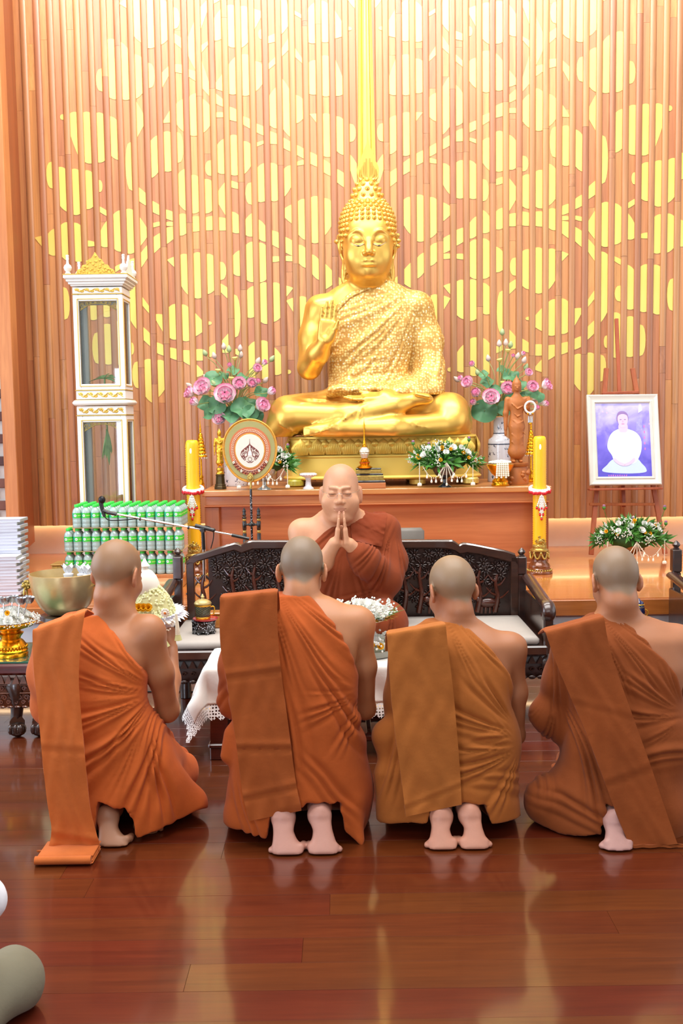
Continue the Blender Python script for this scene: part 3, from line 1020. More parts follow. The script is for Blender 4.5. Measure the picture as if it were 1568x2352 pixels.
# ------------------------------------------------------------------ kneeling monks
def rows_world(rows):
 out = []
 for py, xl, xr, D, ry in rows:
  a, b = P(xl, py, D), P(xr, py, D)
  out.append(((a.z + b.z) / 2, a.x, b.x, D, ry))
 return out
def line_z(pts, D):
 w = sorted(((P(x, y, D).x, P(x, y, D).z) for x, y in pts))
 return np.array([p[0] for p in w]), np.array([p[1] for p in w])
def drape_strip(name, m, parent, origin, left, right, Vr, Qr, D_ref, thick=0.011, nu=22, nv=84, over=0.13, front=False, gap=0.012, seams=(), top_fwd=True, hang=None, edge_free=True):
 """a folded cloth band laid over a body: its outline is given along the band, its depth is found on the body under it"""
 sgn = 1.0 if front is False else -1.0
 bvh = BVHTree.FromPolygons([tuple(v) for v in Vr], [tuple(int(i) for i in q) for q in Qr])
 def resample(poly, n):
  L = bez([Vector((x, y, 0)) for x, y in poly], 8)
  acc = [0]
  for a, b in zip(L, L[1:]):
   acc.append(acc[-1] + (b - a).length)
  out = []
  for i in range(n):
   t = acc[-1] * i / (n - 1)
   j = max(k for k in range(len(acc)) if acc[k] <= t + 1e-9)
   j = min(j, len(L) - 2)
   f = (t - acc[j]) / max(1e-9, acc[j + 1] - acc[j])
   out.append(L[j].lerp(L[j + 1], f))
  return out
 A, B = resample(left, nv), resample(right, nv)
 Yd = np.full((nv, nu), np.nan)
 eye = Vector((0, 0, CAM_H))
 G = [[A[i].lerp(B[i], j / (nu - 1)) for j in range(nu)] for i in range(nv)]
 for i in range(nv):
  for j in range(nu):
   hit = bvh.ray_cast(eye, (P(G[i][j].x, G[i][j].y, D_ref) - eye).normalized(), 20)
   if hit[0] is not None:
    Yd[i, j] = hit[0].y
 # rays that miss: take the nearest hit along the row, then along the band
 for i in range(nv):
  ok = ~np.isnan(Yd[i])
  if ok.any():
   idx = np.arange(nu)
   Yd[i] = np.interp(idx, idx[ok], Yd[i][ok])
 for j in range(nu):
  ok = ~np.isnan(Yd[:, j])
  idx = np.arange(nv)
  Yd[:, j] = np.interp(idx, idx[ok], Yd[ok, j])
 base = Yd.copy()
 if hang is not None:
  base = np.where(sgn * base > sgn * hang, hang, base)
 Y = base.copy()
 for it in range(16):
  S = Y.copy()
  S[1:-1] = (Y[:-2] + Y[2:] + 2 * Y[1:-1]) / 4
  T = S.copy()
  T[:, 1:-1] = (S[:, :-2] + S[:, 2:] + 2 * S[:, 1:-1]) / 4
  Y = np.minimum(T, base) if sgn > 0 else np.maximum(T, base)
 Y = Y - sgn * gap
 # long soft ripples and pressed seams
 u = np.linspace(0, 1, nu)[None, :]
 v = np.linspace(0, 1, nv)[:, None]
 Y = Y + sgn * 0.0045 * np.sin(7 * u + 3 * np.sin(4 * v)) * np.sin(6 * v + 2) + sgn * 0.0028 * np.sin(17 * u + 9 * v + 2 * np.sin(13 * v)) * np.sin(3 * v + 1) + sgn * 0.0016 * np.sin(31 * v + 6 * np.sin(5 * u))
 for sv, amp, tilt in seams:
  q = (v - sv - tilt * (u - 0.5)) / 0.012
  Y = Y + sgn * amp * np.exp(-q * q) - sgn * amp * 0.7 * np.exp(-((q + 1.8) / 1.3) ** 2)
 outer = [[P(G[i][j].x, G[i][j].y, float(Y[i, j])) for j in range(nu)] for i in range(nv)]
 for r_ in outer:
  for p in r_:
   p.z = max(p.z, 0.016)
 if top_fwd:
  top = outer[0]
  pre = []
  for dy in (over, over * 0.8, over * 0.6, over * 0.42, over * 0.26, over * 0.12):
   zs = []
   for p in top:
    h = bvh.ray_cast(Vector((p.x, p.y + sgn * dy, p.z + 0.4)), Vector((0, 0, -1)), 0.7)
    zs.append(min(h[0].z + gap * 0.6, p.z + 0.035) if h[0] is not None and h[0].z > p.z - 0.12 else np.nan)
   zs = np.array(zs)
   ok = ~np.isnan(zs)
   zs = np.interp(np.arange(nu), np.arange(nu)[ok], zs[ok]) if ok.any() else np.array([p.z - dy * 0.3 for p in top])
   for _ in range(6):
    zs[1:-1] = (zs[:-2] + 2 * zs[1:-1] + zs[2:]) / 4
   pre.append([Vector((p.x, p.y + sgn * dy, float(z))) for p, z in zip(top, zs)])
  outer = pre + outer
  for _ in range(2):
   for i in range(1, 9):
    outer[i] = [(outer[i - 1][j] + outer[i][j] * 2 + outer[i + 1][j]) / 4 + Vector((0, 0, 0.0015)) for j in range(nu)]
 n = len(outer)
 mb = MB()
 vs, fs = [], []
 for lay in (0, 1):
  for i in range(n):
   for j in range(nu):
    p = outer[i][j]
    i0, i1 = max(i - 1, 0), min(i + 1, n - 1)
    d1 = outer[i1][j] - outer[i0][j]
    d2 = outer[i][min(j + 1, nu - 1)] - outer[i][max(j - 1, 0)]
    nn = d1.cross(d2)
    nn = nn.normalized() if nn.length > 1e-9 else Vector((0, sgn, 0))
    if sgn * nn.y < 0 and abs(nn.y) > 0.25:
     nn = -nn
    elif abs(nn.y) <= 0.25 and nn.z > 0:
     nn = -nn
    e = 1.0 if 0 < j < nu - 1 else 0.5
    vs.append(p if lay == 0 else p + nn * thick * e)
 N = n * nu
 for i in range(n - 1):
  for j in range(nu - 1):
   a = i * nu + j
   q = (a, a + nu, a + nu + 1, a + 1)
   fs.append(q if sgn > 0 else q[::-1])
   q = (N + a, N + a + 1, N + a + nu + 1, N + a + nu)
   fs.append(q if sgn > 0 else q[::-1])
 rim = [i * nu for i in range(n)] + [(n - 1) * nu + j for j in range(1, nu)] + [i * nu + nu - 1 for i in range(n - 2, -1, -1)] + [j for j in range(nu - 2, 0, -1)]
 for a, b in zip(rim, rim[1:] + rim[:1]):
  q = (a, N + a, N + b, b)
  fs.append(q if sgn > 0 else q[::-1])
 o = Vector(origin)
 mb.add([p - o for p in vs], fs)
 return mb.build(name, m, parent, 60)
def folds(sets, D):
 """sets: (angle of the fold line from horizontal in degrees, spacing m, depth m, centre px, py, radius m, bend)"""
 S = []
 for q in sets:
  if q[0] == 'P':
   _, vx, vy, sp, amp, px, py, rad, bend, seed = q
   v, c = P(vx, vy, D), P(px, py, D)
   S.append(((v.x, v.z), math.radians(sp), amp, c.x, c.z, rad, bend, seed))
  else:
   ang, sp, amp, px, py, rad, bend, seed = q
   c = P(px, py, D)
   S.append((math.radians(ang), sp, amp, c.x, c.z, rad, bend, seed))
 def fn(X, Y, Z):
  out = 0
  for a, sp, amp, cx, cz, rad, bend, seed in S:
   x, z = X - cx, Z - cz
   mk = np.exp(-((x * x + z * z) / (rad * rad)) ** 2)
   if isinstance(a, tuple):
    dx, dz = X - a[0], Z - a[1]
    al = np.sqrt(dx * dx + dz * dz)
    q = np.arctan2(dz, dx) / sp
    q = q + bend * al + 0.5 * wob(X, Z, 0.8, seed)
    w = q + 0.45 * np.sin(1.9 * q + seed)
    mk = mk * smoothstep(0.02, 0.16, al)
    vary = np.sin(al / 0.07 + seed + 2 * w)
   else:
    al = x * math.cos(a) + z * math.sin(a)
    u = -x * math.sin(a) + z * math.cos(a) + bend * al * al
    q = u / sp + 0.5 * wob(X, Z, 1.1, seed)
    w = q + 0.45 * np.sin(1.9 * q + seed)
    vary = np.sin(al / (sp * 2.2) + seed)
   r = np.sqrt(np.sin(PI * w) ** 2 + 0.05) ** 0.85 - 0.64
   side = 0.5 + 0.5 * smoothstep(-0.6, 0.7, np.sin(1.7 * w + seed) + 0.5 * wob(X, Z, 0.8, seed + 2) + 0.3 * vary)
   out = out + 1.15 * amp * r * side * mk
  return out
 return fn
def kneeling_monk(sp):
 D = sp['D']
 base = sp['base']
 root = thing('person', sp['label'], 'person', base, 0, 'kneeling monks')
 tr = rows_world(sp['rows'])
 H = Frame(P(*sp['head']), sp['face_dir'], (0, 0, 1), sp['hs'])
 xs = [r[1] for r in tr] + [r[2] for r in tr]
 extra = [P(*q) for q in sp['r_arm'] + sp['l_arm']]
 lo = (min(xs + [p.x for p in extra]) - 0.12, D - 0.12, -0.02)
 hi = (max(xs + [p.x for p in extra]) + 0.12, D + 0.95, H.c.z + 0.16)
 hc = H.c
 fine = [((hc.x - 0.13, hc.y - 0.14, hc.z - 0.14), (hc.x + 0.13, hc.y + 0.14, hc.z + 0.16), 0.0055)] + [((P(*b_).x - 0.09, D - 0.1, -0.02), (P(*b_).x + 0.09, D + 0.2, 0.26), 0.0055) for _, b_, _, _ in sp['feet']]
 # --- body: one continuous surface
 F = Field(lo, hi, 0.008, fine)
 F.loft([r for r in tr if r[0] > 0.28], -0.016, 0.03, 2.3)
 nb = P(*sp['neck'])
 add_head(F, H, nb, sp.get('neck_r', 0.05), True)
 F.ell((nb.x, nb.y, nb.z - 0.02), (0.085, 0.055, 0.045), 0.05)
 ra = [P(*q) for q in sp['r_arm']]
 la = [P(*q) for q in sp['l_arm']]
 F.ell(ra[0], (0.062, 0.06, 0.058), 0.05)
 F.chain(ra, sp.get('r_rad', [0.052, 0.046, 0.041, 0.036, 0.027]), 0.03)
 F.chain(la, [0.052, 0.046, 0.040, 0.035, 0.027], 0.03)
 # hands together in front of the chest, or around the tray
 for arm, sx in ((ra, 1), (la, -1)):
  w = arm[-1]
  if sp.get('hold') and sx > 0:
   add_hand(F, w, w + Vector((-0.02, 0.07, 0.16)), Vector((-1, 0.3, 0)), Vector((-0.2, -1, 0)), curl=0.5, spread=0.5)
  else:
   add_hand(F, w, w + Vector((0, 0.05, 0.17)), Vector((-sx, 0, 0)), Vector((0, -1, 0.2)))
 zk = 0.065
 for heel, ball, kx, wd in sp['feet']:
  keep, F.F = F.F, np.full_like(F.F, 0.3)
  h_, b_ = P(*heel), P(*ball)
  b_.z = max(b_.z, 0.034)
  q = wd / 0.112
  out = 1 if kx >= 0 else -1
  md = (h_ + b_) / 2
  F.ell((h_.x, h_.y + 0.004, h_.z - 0.012), (0.041 * q, 0.033, 0.040), 0.02)
  ft = []
  for v, wi, wo, ry in ((0.0, .034, .036, .026), (0.18, .036, .040, .028), (0.42, .028, .041, .027), (0.62, .034, .046, .027), (0.80, .048, .052, .028), (0.93, .054, .056, .027), (1.0, .050, .053, .022)):
   zc_ = (h_.z - 0.004) * (1 - v) + 0.006 * v
   xc_, yc_ = h_.x + (b_.x - h_.x) * v, h_.y + (b_.y - h_.y) * v
   xa_, xb_ = (xc_ - wi * q, xc_ + wo * q) if out > 0 else (xc_ - wo * q, xc_ + wi * q)
   ft.append((zc_, xa_, xb_, yc_, ry))
  F.loft(ft, 0, 0.012, 2.7)
  for i in range(5):
   t = (i - 2) / 2.0
   big = t * out < -0.9
   x0 = b_.x + t * 0.042 * q
   ln = 0.058 if big else 0.050 - 0.010 * (t * out + 0.5)
   r = 0.0145 if big else 0.0105
   F.chain([(x0, b_.y + 0.010, 0.024), (x0 + t * 0.006, b_.y + ln * 0.6, 0.016), (x0 + t * 0.008, b_.y + ln, r)], [0.014, r, r * 0.92], 0.006)
  F.ell((b_.x + out * 0.060 * q, b_.y + 0.014, 0.012), (0.010, 0.015, 0.0105), 0.005)
  an = h_ + Vector((0, 0.07, 0.0))
  kn = Vector((sp['knee_x'] + kx, D + 0.62, zk))
  F.chain([h_ + Vector((0, 0.012, 0.004)), an, (an + kn) / 2 + Vector((0, 0, 0.01)), kn], [0.031, 0.040, 0.056, 0.06], 0.03)
  hip = Vector((sp['knee_x'] + kx * 0.7, D + 0.24, 0.36))
  F.cap(kn, hip, 0.065, 0.095, 0.05)
  F.F = np.minimum(keep, F.F)
 body, _, _ = F.build('body', M_SKIN, root, base, skin_tones(H, sp['skin'], sp['stubble'], sp['sole'], 0.25, D + 0.12))
 # --- the robe
 R = Field(lo, hi, 0.0055)
 R.loft(tr, 0.0, 0.04, 2.4)
 R.chain(la[:-1], [0.066, 0.072, 0.074, 0.066], 0.05)
 for q in sp.get('extra', ()):
  a, b, r0, r1 = q
  R.cap(P(*a), P(*b), r0, r1, 0.04)
 for kx in (-1, 1):
  kn = Vector((sp['knee_x'] + kx * sp.get('knee_w', 0.15), D + 0.60, 0.085))
  hip = Vector((sp['knee_x'] + kx * 0.11, D + 0.26, 0.33))
  R.cap(kn, hip, 0.082, 0.112, 0.08)
  R.cap(kn, Vector((kn.x * 0.6 + sp['knee_x'] * 0.4, D + 0.2, 0.075)), 0.08, 0.07, 0.06)
 nx, nz = line_z(sp['neckline'], D + 0.2)
 hx, hz = line_z(sp['hem'], D + 0.06)
 yb = D + 0.10
 def cutter(X, Y, Z):
  zl = np.interp(X, nx, nz)
  sl = np.gradient(nz, nx)
  cs = np.interp(X, nx, 1 / np.sqrt(1 + sl * sl))
  zl = np.where(X < nx[0], nz[0] + 0.35, zl)
  zl = np.where(X > nx[-1], nz[-1] - (X - nx[-1]) * 2.5, zl)
  top = (Z - zl) * np.where(X < nx[0], 1, cs)
  zh = np.interp(X, hx, hz) * (1 - smoothstep(yb, yb + 0.32, Y)) + 0.013
  return np.maximum(top, zh - Z)
 R.cut(cutter)
 # hollow it where it meets the air: cut the skin's neighbourhood away so that it reads as cloth, not a block
 robe, Vr, Qr = R.build('robe', sp['cloth'], root, base, smooth_it=2, relief=folds(sp['folds'], D + 0.12))
 robe['label'] = sp['robe_label']
 # --- the folded outer robe over the left shoulder
 L, Rr = sp['sash']
 drape_strip('shoulder_sash', sp['sash_mat'], root, base, L, Rr, Vr, Qr, D + 0.1, seams=sp['seams'], hang=sp.get('hang'), gap=0.010)
 return root, H
MONKS = []
SK = (186, 124, 84)
cl1 = cloth('saffron_robe_bright', (198, 98, 44))
cl2 = cloth('saffron_robe_deep', (172, 82, 34))
cl3 = cloth('saffron_robe_ochre', (166, 96, 42))
cl4 = cloth('saffron_robe_brown', (140, 72, 34))
cl1s = cloth('saffron_sash_bright', (204, 110, 54))
cl2s = cloth('saffron_sash_deep', (160, 82, 37))
cl3s = cloth('saffron_sash_ochre', (172, 102, 46))
cl4s = cloth('saffron_sash_brown', (150, 78, 37))
M1 = dict(
 label='kneeling monk in bright orange robe holding a white flower tray, sash reaching the floor',
 D=3.70, base=(P(265, 1975, 3.95).x, 3.95, 0), knee_x=P(275, 1900, 4.1).x, knee_w=0.2,
 rows=[(1408, 165, 245, 3.98, .055), (1428, 112, 325, 3.97, .085), (1460, 88, 362, 3.95, .11), (1510, 78, 352, 3.93, .122), (1570, 84, 336, 3.92, .128), (1630, 98, 338, 3.91, .135),
          (1700, 106, 358, 3.92, .15), (1770, 114, 392, 3.95, .19), (1830, 120, 430, 3.99, .24), (1880, 132, 442, 4.03, .28), (1925, 180, 400, 4.08, .28)],
 head=(270, 1316, 4.02), face_dir=(0.36, 0.86, -0.36), hs=1.10, neck=(262, 1402, 3.98), neck_r=.044,
 r_arm=[(340, 1448, 3.95), (368, 1545, 3.98), (384, 1632, 4.05), (392, 1560, 4.20), (393, 1488, 4.30)], r_rad=[.056, .05, .043, .037, .028],
 l_arm=[(124, 1482, 3.99), (112, 1548, 4.0), (120, 1620, 4.05), (180, 1560, 4.22), (240, 1495, 4.32)], hold=True,
 feet=[((246, 1872, 3.80), (263, 1950, 3.74), -0.06, .115), ((330, 1905, 3.92), (338, 1950, 3.86), 0.12, .10)],
 extra=[((430, 1845, 4.0), (400, 1900, 3.98), .07, .05), ((350, 1760, 3.92), (425, 1850, 3.98), .09, .085)],
 neckline=[(196, 1400), (225, 1418), (262, 1448), (300, 1490), (325, 1525), (340, 1560)],
 hem=[(60, 1940), (215, 1935), (225, 1850), (300, 1872), (312, 1935), (400, 1915), (460, 1880)],
 folds=[('P', 352, 1585, 6.5, .011, 255, 1500, .15, 0.6, 1.0), ('P', 352, 1600, 9, .018, 265, 1640, .17, 1.4, 2.0), ('P', 360, 1610, 11, .026, 285, 1770, .19, 2.5, 3.1), ('P', 335, 1640, 9, .026, 385, 1790, .17, 0.6, 4.0), (-32, .034, .009, 262, 1450, .11, 0, 5)],
 sash=([(74, 1446), (77, 1530), (88, 1640), (97, 1740), (108, 1840), (118, 1905), (108, 1955), (86, 1996)],
          [(196, 1402), (186, 1470), (181, 1560), (187, 1650), (197, 1760), (206, 1850), (221, 1912), (229, 1950), (216, 1996)]),
 seams=((.52, .004, .05), (.88, .006, .05)), hang=3.69,
 cloth=cl1, sash_mat=cl1s, skin=(178, 118, 78), stubble=(146, 112, 80), sole=(176, 128, 98), robe_label='bright orange robe wrapped under the bare right shoulder')
M2 = dict(
 label='kneeling monk in rust orange robe before the white tablecloth, wide plain sash',
 D=3.64, base=(P(690, 1985, 3.9).x, 3.9, 0), knee_x=P(690, 1900, 4.1).x,
 rows=[(1362, 622, 742, 3.93, .055), (1382, 566, 790, 3.92, .085), (1410, 528, 832, 3.90, .108), (1460, 516, 838, 3.88, .12), (1530, 516, 824, 3.86, .127), (1600, 526, 818, 3.85, .132),
          (1680, 538, 826, 3.85, .142), (1750, 530, 846, 3.87, .17), (1810, 522, 860, 3.90, .21), (1860, 520, 852, 3.95, .26), (1905, 535, 838, 3.99, .29)],
 head=(693, 1308, 4.0), face_dir=(0.02, 0.9, -0.44), hs=1.08, neck=(692, 1385, 3.95),
 r_arm=[(822, 1432, 3.92), (836, 1530, 3.94), (838, 1628, 4.0), (800, 1560, 4.18), (712, 1490, 4.30)], r_rad=[.052, .045, .038, .034, .027],
 l_arm=[(566, 1432, 3.95), (550, 1530, 3.96), (548, 1605, 4.0), (600, 1560, 4.18), (680, 1490, 4.30)],
 feet=[((650, 1872, 3.71), (662, 1968, 3.645), -0.09, .12), ((733, 1868, 3.71), (742, 1970, 3.645), 0.09, .115)],
 extra=[((800, 1850, 3.78), (826, 1935, 3.74), .045, .02), ((538, 1690, 3.86), (520, 1735, 3.84), .04, .022), ((560, 1880, 3.84), (600, 1920, 3.82), .07, .05)],
 neckline=[(638, 1356), (672, 1354), (712, 1374), (760, 1420), (792, 1468), (812, 1510), (824, 1560)],
 hem=[(500, 1925), (612, 1935), (622, 1878), (695, 1862), (705, 1850), (780, 1856), (792, 1925), (832, 1960), (870, 1890)],
 folds=[('P', 600, 1330, 5.0, .014, 715, 1480, .17, 0.3, 1.3), ('P', 590, 1320, 5.2, .022, 755, 1660, .22, 0.5, 2.1), ('P', 840, 1590, 13, .020, 780, 1640, .12, 1, 4.2), (-52, .065, .016, 760, 1800, .15, .4, 6.4), (62, .055, .014, 520, 1650, .1, 0, 5.0), (-72, .05, .016, 560, 1880, .12, 0, 6.0)],
 sash=([(505, 1370), (504, 1440), (508, 1500), (520, 1560), (530, 1630), (541, 1700), (550, 1770), (558, 1830), (572, 1886)],
          [(637, 1356), (637, 1430), (641, 1500), (650, 1580), (660, 1650), (670, 1730), (680, 1800), (692, 1862)]),
 seams=((.365, .008, .0), (.70, .009, .04), (.90, .006, -.01)), hang=3.70,
 cloth=cl2, sash_mat=cl2s, skin=(186, 126, 84), stubble=(122, 108, 88), sole=(200, 146, 130), robe_label='rust orange robe with long diagonal folds')
M3 = dict(
 label='slim kneeling monk in ochre robe before the right half of the carved bench',
 D=3.66, base=(P(1050, 1980, 3.92).x, 3.92, 0), knee_x=P(1040, 1900, 4.1).x,
 rows=[(1422, 990, 1090, 3.97, .05), (1445, 935, 1145, 3.95, .085), (1475, 905, 1185, 3.93, .108), (1540, 898, 1184, 3.91, .118), (1610, 902, 1172, 3.90, .122), (1680, 905, 1178, 3.89, .13),
          (1740, 902, 1186, 3.89, .148), (1790, 896, 1190, 3.91, .18), (1840, 886, 1188, 3.95, .23), (1880, 884, 1184, 3.98, .26), (1915, 900, 1170, 4.02, .28)],
 head=(1037, 1352, 4.02), face_dir=(-0.30, 0.88, -0.40), hs=1.09, neck=(1050, 1432, 3.97), neck_r=.042,
 r_arm=[(1172, 1490, 3.95), (1184, 1590, 3.96), (1182, 1688, 4.0), (1130, 1610, 4.18), (1052, 1545, 4.30)], r_rad=[.05, .042, .036, .033, .027],
 l_arm=[(938, 1492, 3.97), (930, 1600, 3.98), (928, 1690, 4.0), (960, 1610, 4.18), (1020, 1545, 4.30)],
 feet=[((1014, 1872, 3.73), (1017, 1958, 3.67), -0.07, .11), ((1078, 1868, 3.73), (1089, 1958, 3.67), 0.07, .11)],
 extra=[((896, 1780, 3.86), (905, 1870, 3.84), .06, .07), ((890, 1690, 3.9), (905, 1740, 3.9), .06, .05), ((1150, 1850, 3.84), (1165, 1890, 3.84), .05, .05)],
 neckline=[(1022, 1430), (1052, 1436), (1085, 1455), (1122, 1488), (1152, 1520), (1170, 1548), (1180, 1580)],
 hem=[(860, 1918), (982, 1905), (992, 1866), (1060, 1856), (1066, 1852), (1120, 1862), (1128, 1908), (1200, 1905)],
 folds=[('P', 1010, 1400, 6, .011, 1100, 1490, .13, .3, 1.1), ('P', 1200, 1690, 11, .019, 1110, 1640, .14, 1.5, 2.6), ('P', 1205, 1720, 13, .024, 1120, 1760, .15, 2.0, 3.9), (8, .045, .014, 1120, 1715, .07, 1.5, 5.1), (-28, .06, .018, 1140, 1830, .12, 0.6, 4.4), (72, .05, .016, 900, 1760, .15, 0, 0.4)],
 sash=([(888, 1455), (892, 1520), (898, 1600), (908, 1690), (919, 1770), (932, 1876)],
          [(1023, 1432), (1030, 1500), (1041, 1590), (1049, 1680), (1056, 1770), (1060, 1848)]),
 seams=((.93, .004, -.06),), hang=3.72,
 cloth=cl3, sash_mat=cl3s, skin=(170, 110, 72), stubble=(140, 118, 90), sole=(204, 144, 120), robe_label='ochre robe gathered at the waist')
M4 = dict(
 label='kneeling monk in brown orange robe, long sash slanting down to the floor',
 D=3.62, base=(P(1420, 1990, 3.9).x, 3.9, 0), knee_x=P(1420, 1900, 4.1).x, knee_w=0.15,
 rows=[(1408, 1372, 1470, 3.97, .05), (1430, 1305, 1540, 3.95, .085), (1462, 1278, 1588, 3.93, .112), (1530, 1280, 1590, 3.91, .122), (1600, 1300, 1566, 3.90, .126), (1670, 1310, 1552, 3.89, .135),
          (1740, 1296, 1562, 3.89, .155), (1800, 1262, 1572, 3.91, .2), (1860, 1238, 1575, 3.95, .25), (1910, 1246, 1570, 3.99, .28), (1945, 1290, 1550, 4.03, .28)],
 head=(1412, 1330, 4.0), face_dir=(-0.06, 0.92, -0.38), hs=1.08, neck=(1420, 1412, 3.96), neck_r=.054,
 r_arm=[(1556, 1475, 3.95), (1585, 1580, 3.96), (1582, 1680, 4.0), (1520, 1610, 4.18), (1430, 1545, 4.30)], r_rad=[.056, .048, .042, .035, .027],
 l_arm=[(1312, 1484, 3.97), (1292, 1570, 3.98), (1278, 1640, 4.0), (1320, 1600, 4.18), (1395, 1545, 4.30)],
 feet=[((1413, 1884, 3.70), (1420, 1968, 3.64), -0.05, .11), ((1500, 1880, 3.88), (1510, 1940, 3.84), 0.09, .10)],
 extra=[((1262, 1840, 3.9), (1330, 1930, 3.86), .1, .07), ((1248, 1640, 3.97), (1300, 1680, 4.0), .06, .05)],
 neckline=[(1388, 1412), (1420, 1420), (1455, 1445), (1495, 1485), (1530, 1522), (1552, 1552), (1566, 1590)],
 hem=[(1210, 1925), (1300, 1950), (1385, 1935), (1398, 1866), (1455, 1872), (1470, 1960), (1600, 1960)],
 folds=[('P', 1372, 1390, 5, .012, 1480, 1510, .16, .3, 1.0), ('P', 1590, 1650, 10, .017, 1510, 1620, .13, 1.2, 2.0), (4, .05, .018, 1530, 1710, .10, .8, 3.0), ('P', 1300, 1600, 8, .022, 1345, 1770, .19, .5, 4.0), ('P', 1290, 1470, 9, .018, 1265, 1600, .13, .5, 5.0), (-24, .06, .018, 1330, 1890, .16, 0.6, 6.0)],
 sash=([(1252, 1450), (1272, 1510), (1305, 1590), (1340, 1670), (1375, 1760), (1408, 1850), (1440, 1930), (1468, 2000)],
          [(1386, 1414), (1400, 1490), (1428, 1575), (1462, 1670), (1496, 1765), (1528, 1860), (1560, 1950), (1584, 2004)]),
 seams=((.35, .003, .1), (.62, .004, -.05)), hang=3.66,
 cloth=cl4, sash_mat=cl4s, skin=(176, 114, 76), stubble=(132, 112, 88), sole=(196, 150, 142), robe_label='brown orange robe')
for sp_ in (M1, M2, M3, M4):
 MONKS.append(kneeling_monk(sp_))
# the first sash ends in a flat folded pile on the floor
r0 = MONKS[0][0]
b = MB()
fa, fb2 = P(86, 2004, 3.60), P(214, 2004, 3.60)
for i in range(4):
 zz = 0.006 + i * 0.0075
 b.box(((fa.x + fb2.x) / 2 + 0.004 * (i % 2), 3.645 + 0.004 * i, zz), (fb2.x - fa.x + 0.01 * (i == 0), 0.13, 0.0065), bev=0.003)
b.tube([(fa.x, 3.578, 0.020), (fb2.x, 3.578, 0.020)], 0.0155, 10, flat=1.0)
b.v = [tuple(Vector(p) - Vector(r0.location)) for p in b.v]
b.build('folded_sash_end', cl1s, r0, 50)
# ------------------------------------------------------------------ the seated golden statue
def sequin_mat():
 t = NT('sequined_gold_cloth')
 v = t.coord()
 vo = t.n('ShaderNodeTexVoronoi')
 vo.inputs['Scale'].default_value = 52
 vo.inputs['Randomness'].default_value = 0.7
 t.l(v, vo.inputs['Vector'])
 d = vo.outputs['Distance']
 c = t.ramp(d, [(0.24, srgb(250, 228, 154)), (0.40, srgb(240, 202, 120)), (0.56, srgb(212, 162, 84))])
 sep = t.n('ShaderNodeSeparateColor')
 t.l(vo.outputs['Color'], sep.inputs[0])
 sparkle = t.math('MULTIPLY', t.math('GREATER_THAN', sep.outputs[0], 0.72), t.math('LESS_THAN', d, 0.3))
 c = t.mix(sparkle, c, srgb(255, 246, 214))  # glints on random sequins, painted into the base colour
 t.l(c, t.b.inputs['Base Color'])
 t.b.inputs['Metallic'].default_value = 0.55
 t.l(t.math('SUBTRACT', 0.5, t.math('MULTIPLY', sparkle, 0.32)), t.b.inputs['Roughness'])
 h = t.math('ADD', t.math('MULTIPLY', d, -0.8), t.math('MULTIPLY', sep.outputs[1], 0.6))
 t.bump(h, 0.32, 0.006)
 return t.m
BD = 7.74
BO = 0.12
bz_ = P(845, 1101, 7.35)
bud = thing('buddha_statue', 'large seated golden Buddha with raised right hand and sequined cloth', 'statue', (P(845, 900, BD).x, BD, P(845, 1002, 7.4).z))
bo = tuple(bud.location)
lo = (P(590, 900, 7.5).x - 0.08, 7.08, P(845, 1002, 7.4).z - 0.02)
hi = (P(1095, 900, 7.5).x + 0.08, 8.14, P(845, 425, BD).z + 0.05)
HB = Frame(P(844, 556, 7.60 + BO), (0.0, -0.985, -0.10), (0, 0, 1), 2.42)
hnd = P(747, 740, 7.34 + BO)
fb = [((HB.c.x - 0.24, HB.c.y - 0.30, HB.c.z - 0.32), (HB.c.x + 0.24, HB.c.y + 0.1, HB.c.z + 0.3), 0.0075),
      ((hnd.x - 0.12, hnd.y - 0.08, hnd.z - 0.20), (hnd.x + 0.12, hnd.y + 0.1, hnd.z + 0.2), 0.0075)]
FB = Field(lo, hi, 0.0115, fb)
brow = [(640, 812, 880, 7.68, .12), (656, 772, 918, 7.69, .14), (676, 748, 944, 7.70, .165), (704, 728, 966, 7.70, .185), (745, 735, 965, 7.69, .195), (800, 752, 945, 7.68, .185), (850, 762, 932, 7.67, .17),
  (890, 758, 940, 7.66, .175), (925, 742, 960, 7.65, .2), (960, 735, 965, 7.65, .2)]
brow = [(a, b, c, d + BO, e) for a, b, c, d, e in brow]
tb = rows_world(brow)
FB.loft(tb, 0, 0.03, 2.3)
def bp(px, py, D):
 return P(px, py, D + BO)
# crossed legs
FB.ell(bp(845, 968, 7.62), (0.66, 0.34, 0.115), 0.06)
FB.cap(bp(770, 940, 7.74), bp(662, 953, 7.50), 0.15, 0.145, 0.06)
FB.cap(bp(920, 940, 7.74), bp(1032, 948, 7.50), 0.15, 0.15, 0.06)
FB.cap(bp(660, 965, 7.42), bp(640, 985, 7.46), 0.115, 0.10, 0.06)
FB.cap(bp(1040, 965, 7.42), bp(1050, 980, 7.46), 0.125, 0.11, 0.06)
FB.chain([bp(668, 955, 7.40), bp(800, 958, 7.26), bp(905, 932, 7.28), bp(952, 918, 7.32)], [0.105, 0.095, 0.072, 0.05], 0.04)
FB.ell(bp(968, 917, 7.31), (0.085, 0.055, 0.045), 0.03)
FB.ell(bp(920, 927, 7.30), (0.07, 0.05, 0.05), 0.03)
for i in range(5):
 FB.cap(bp(950 + i * 7.5, 909 + i * 1.2, 7.30), bp(955 + i * 7.5, 905 + i * 1.6, 7.25), 0.016, 0.012, 0.006)
FB.chain([bp(1035, 975, 7.40), bp(900, 984, 7.22), bp(780, 984, 7.20), bp(735, 989, 7.22)], [0.10, 0.085, 0.062, 0.048], 0.03)
FB.ell(bp(722, 989, 7.22), (0.07, 0.05, 0.04), 0.03)
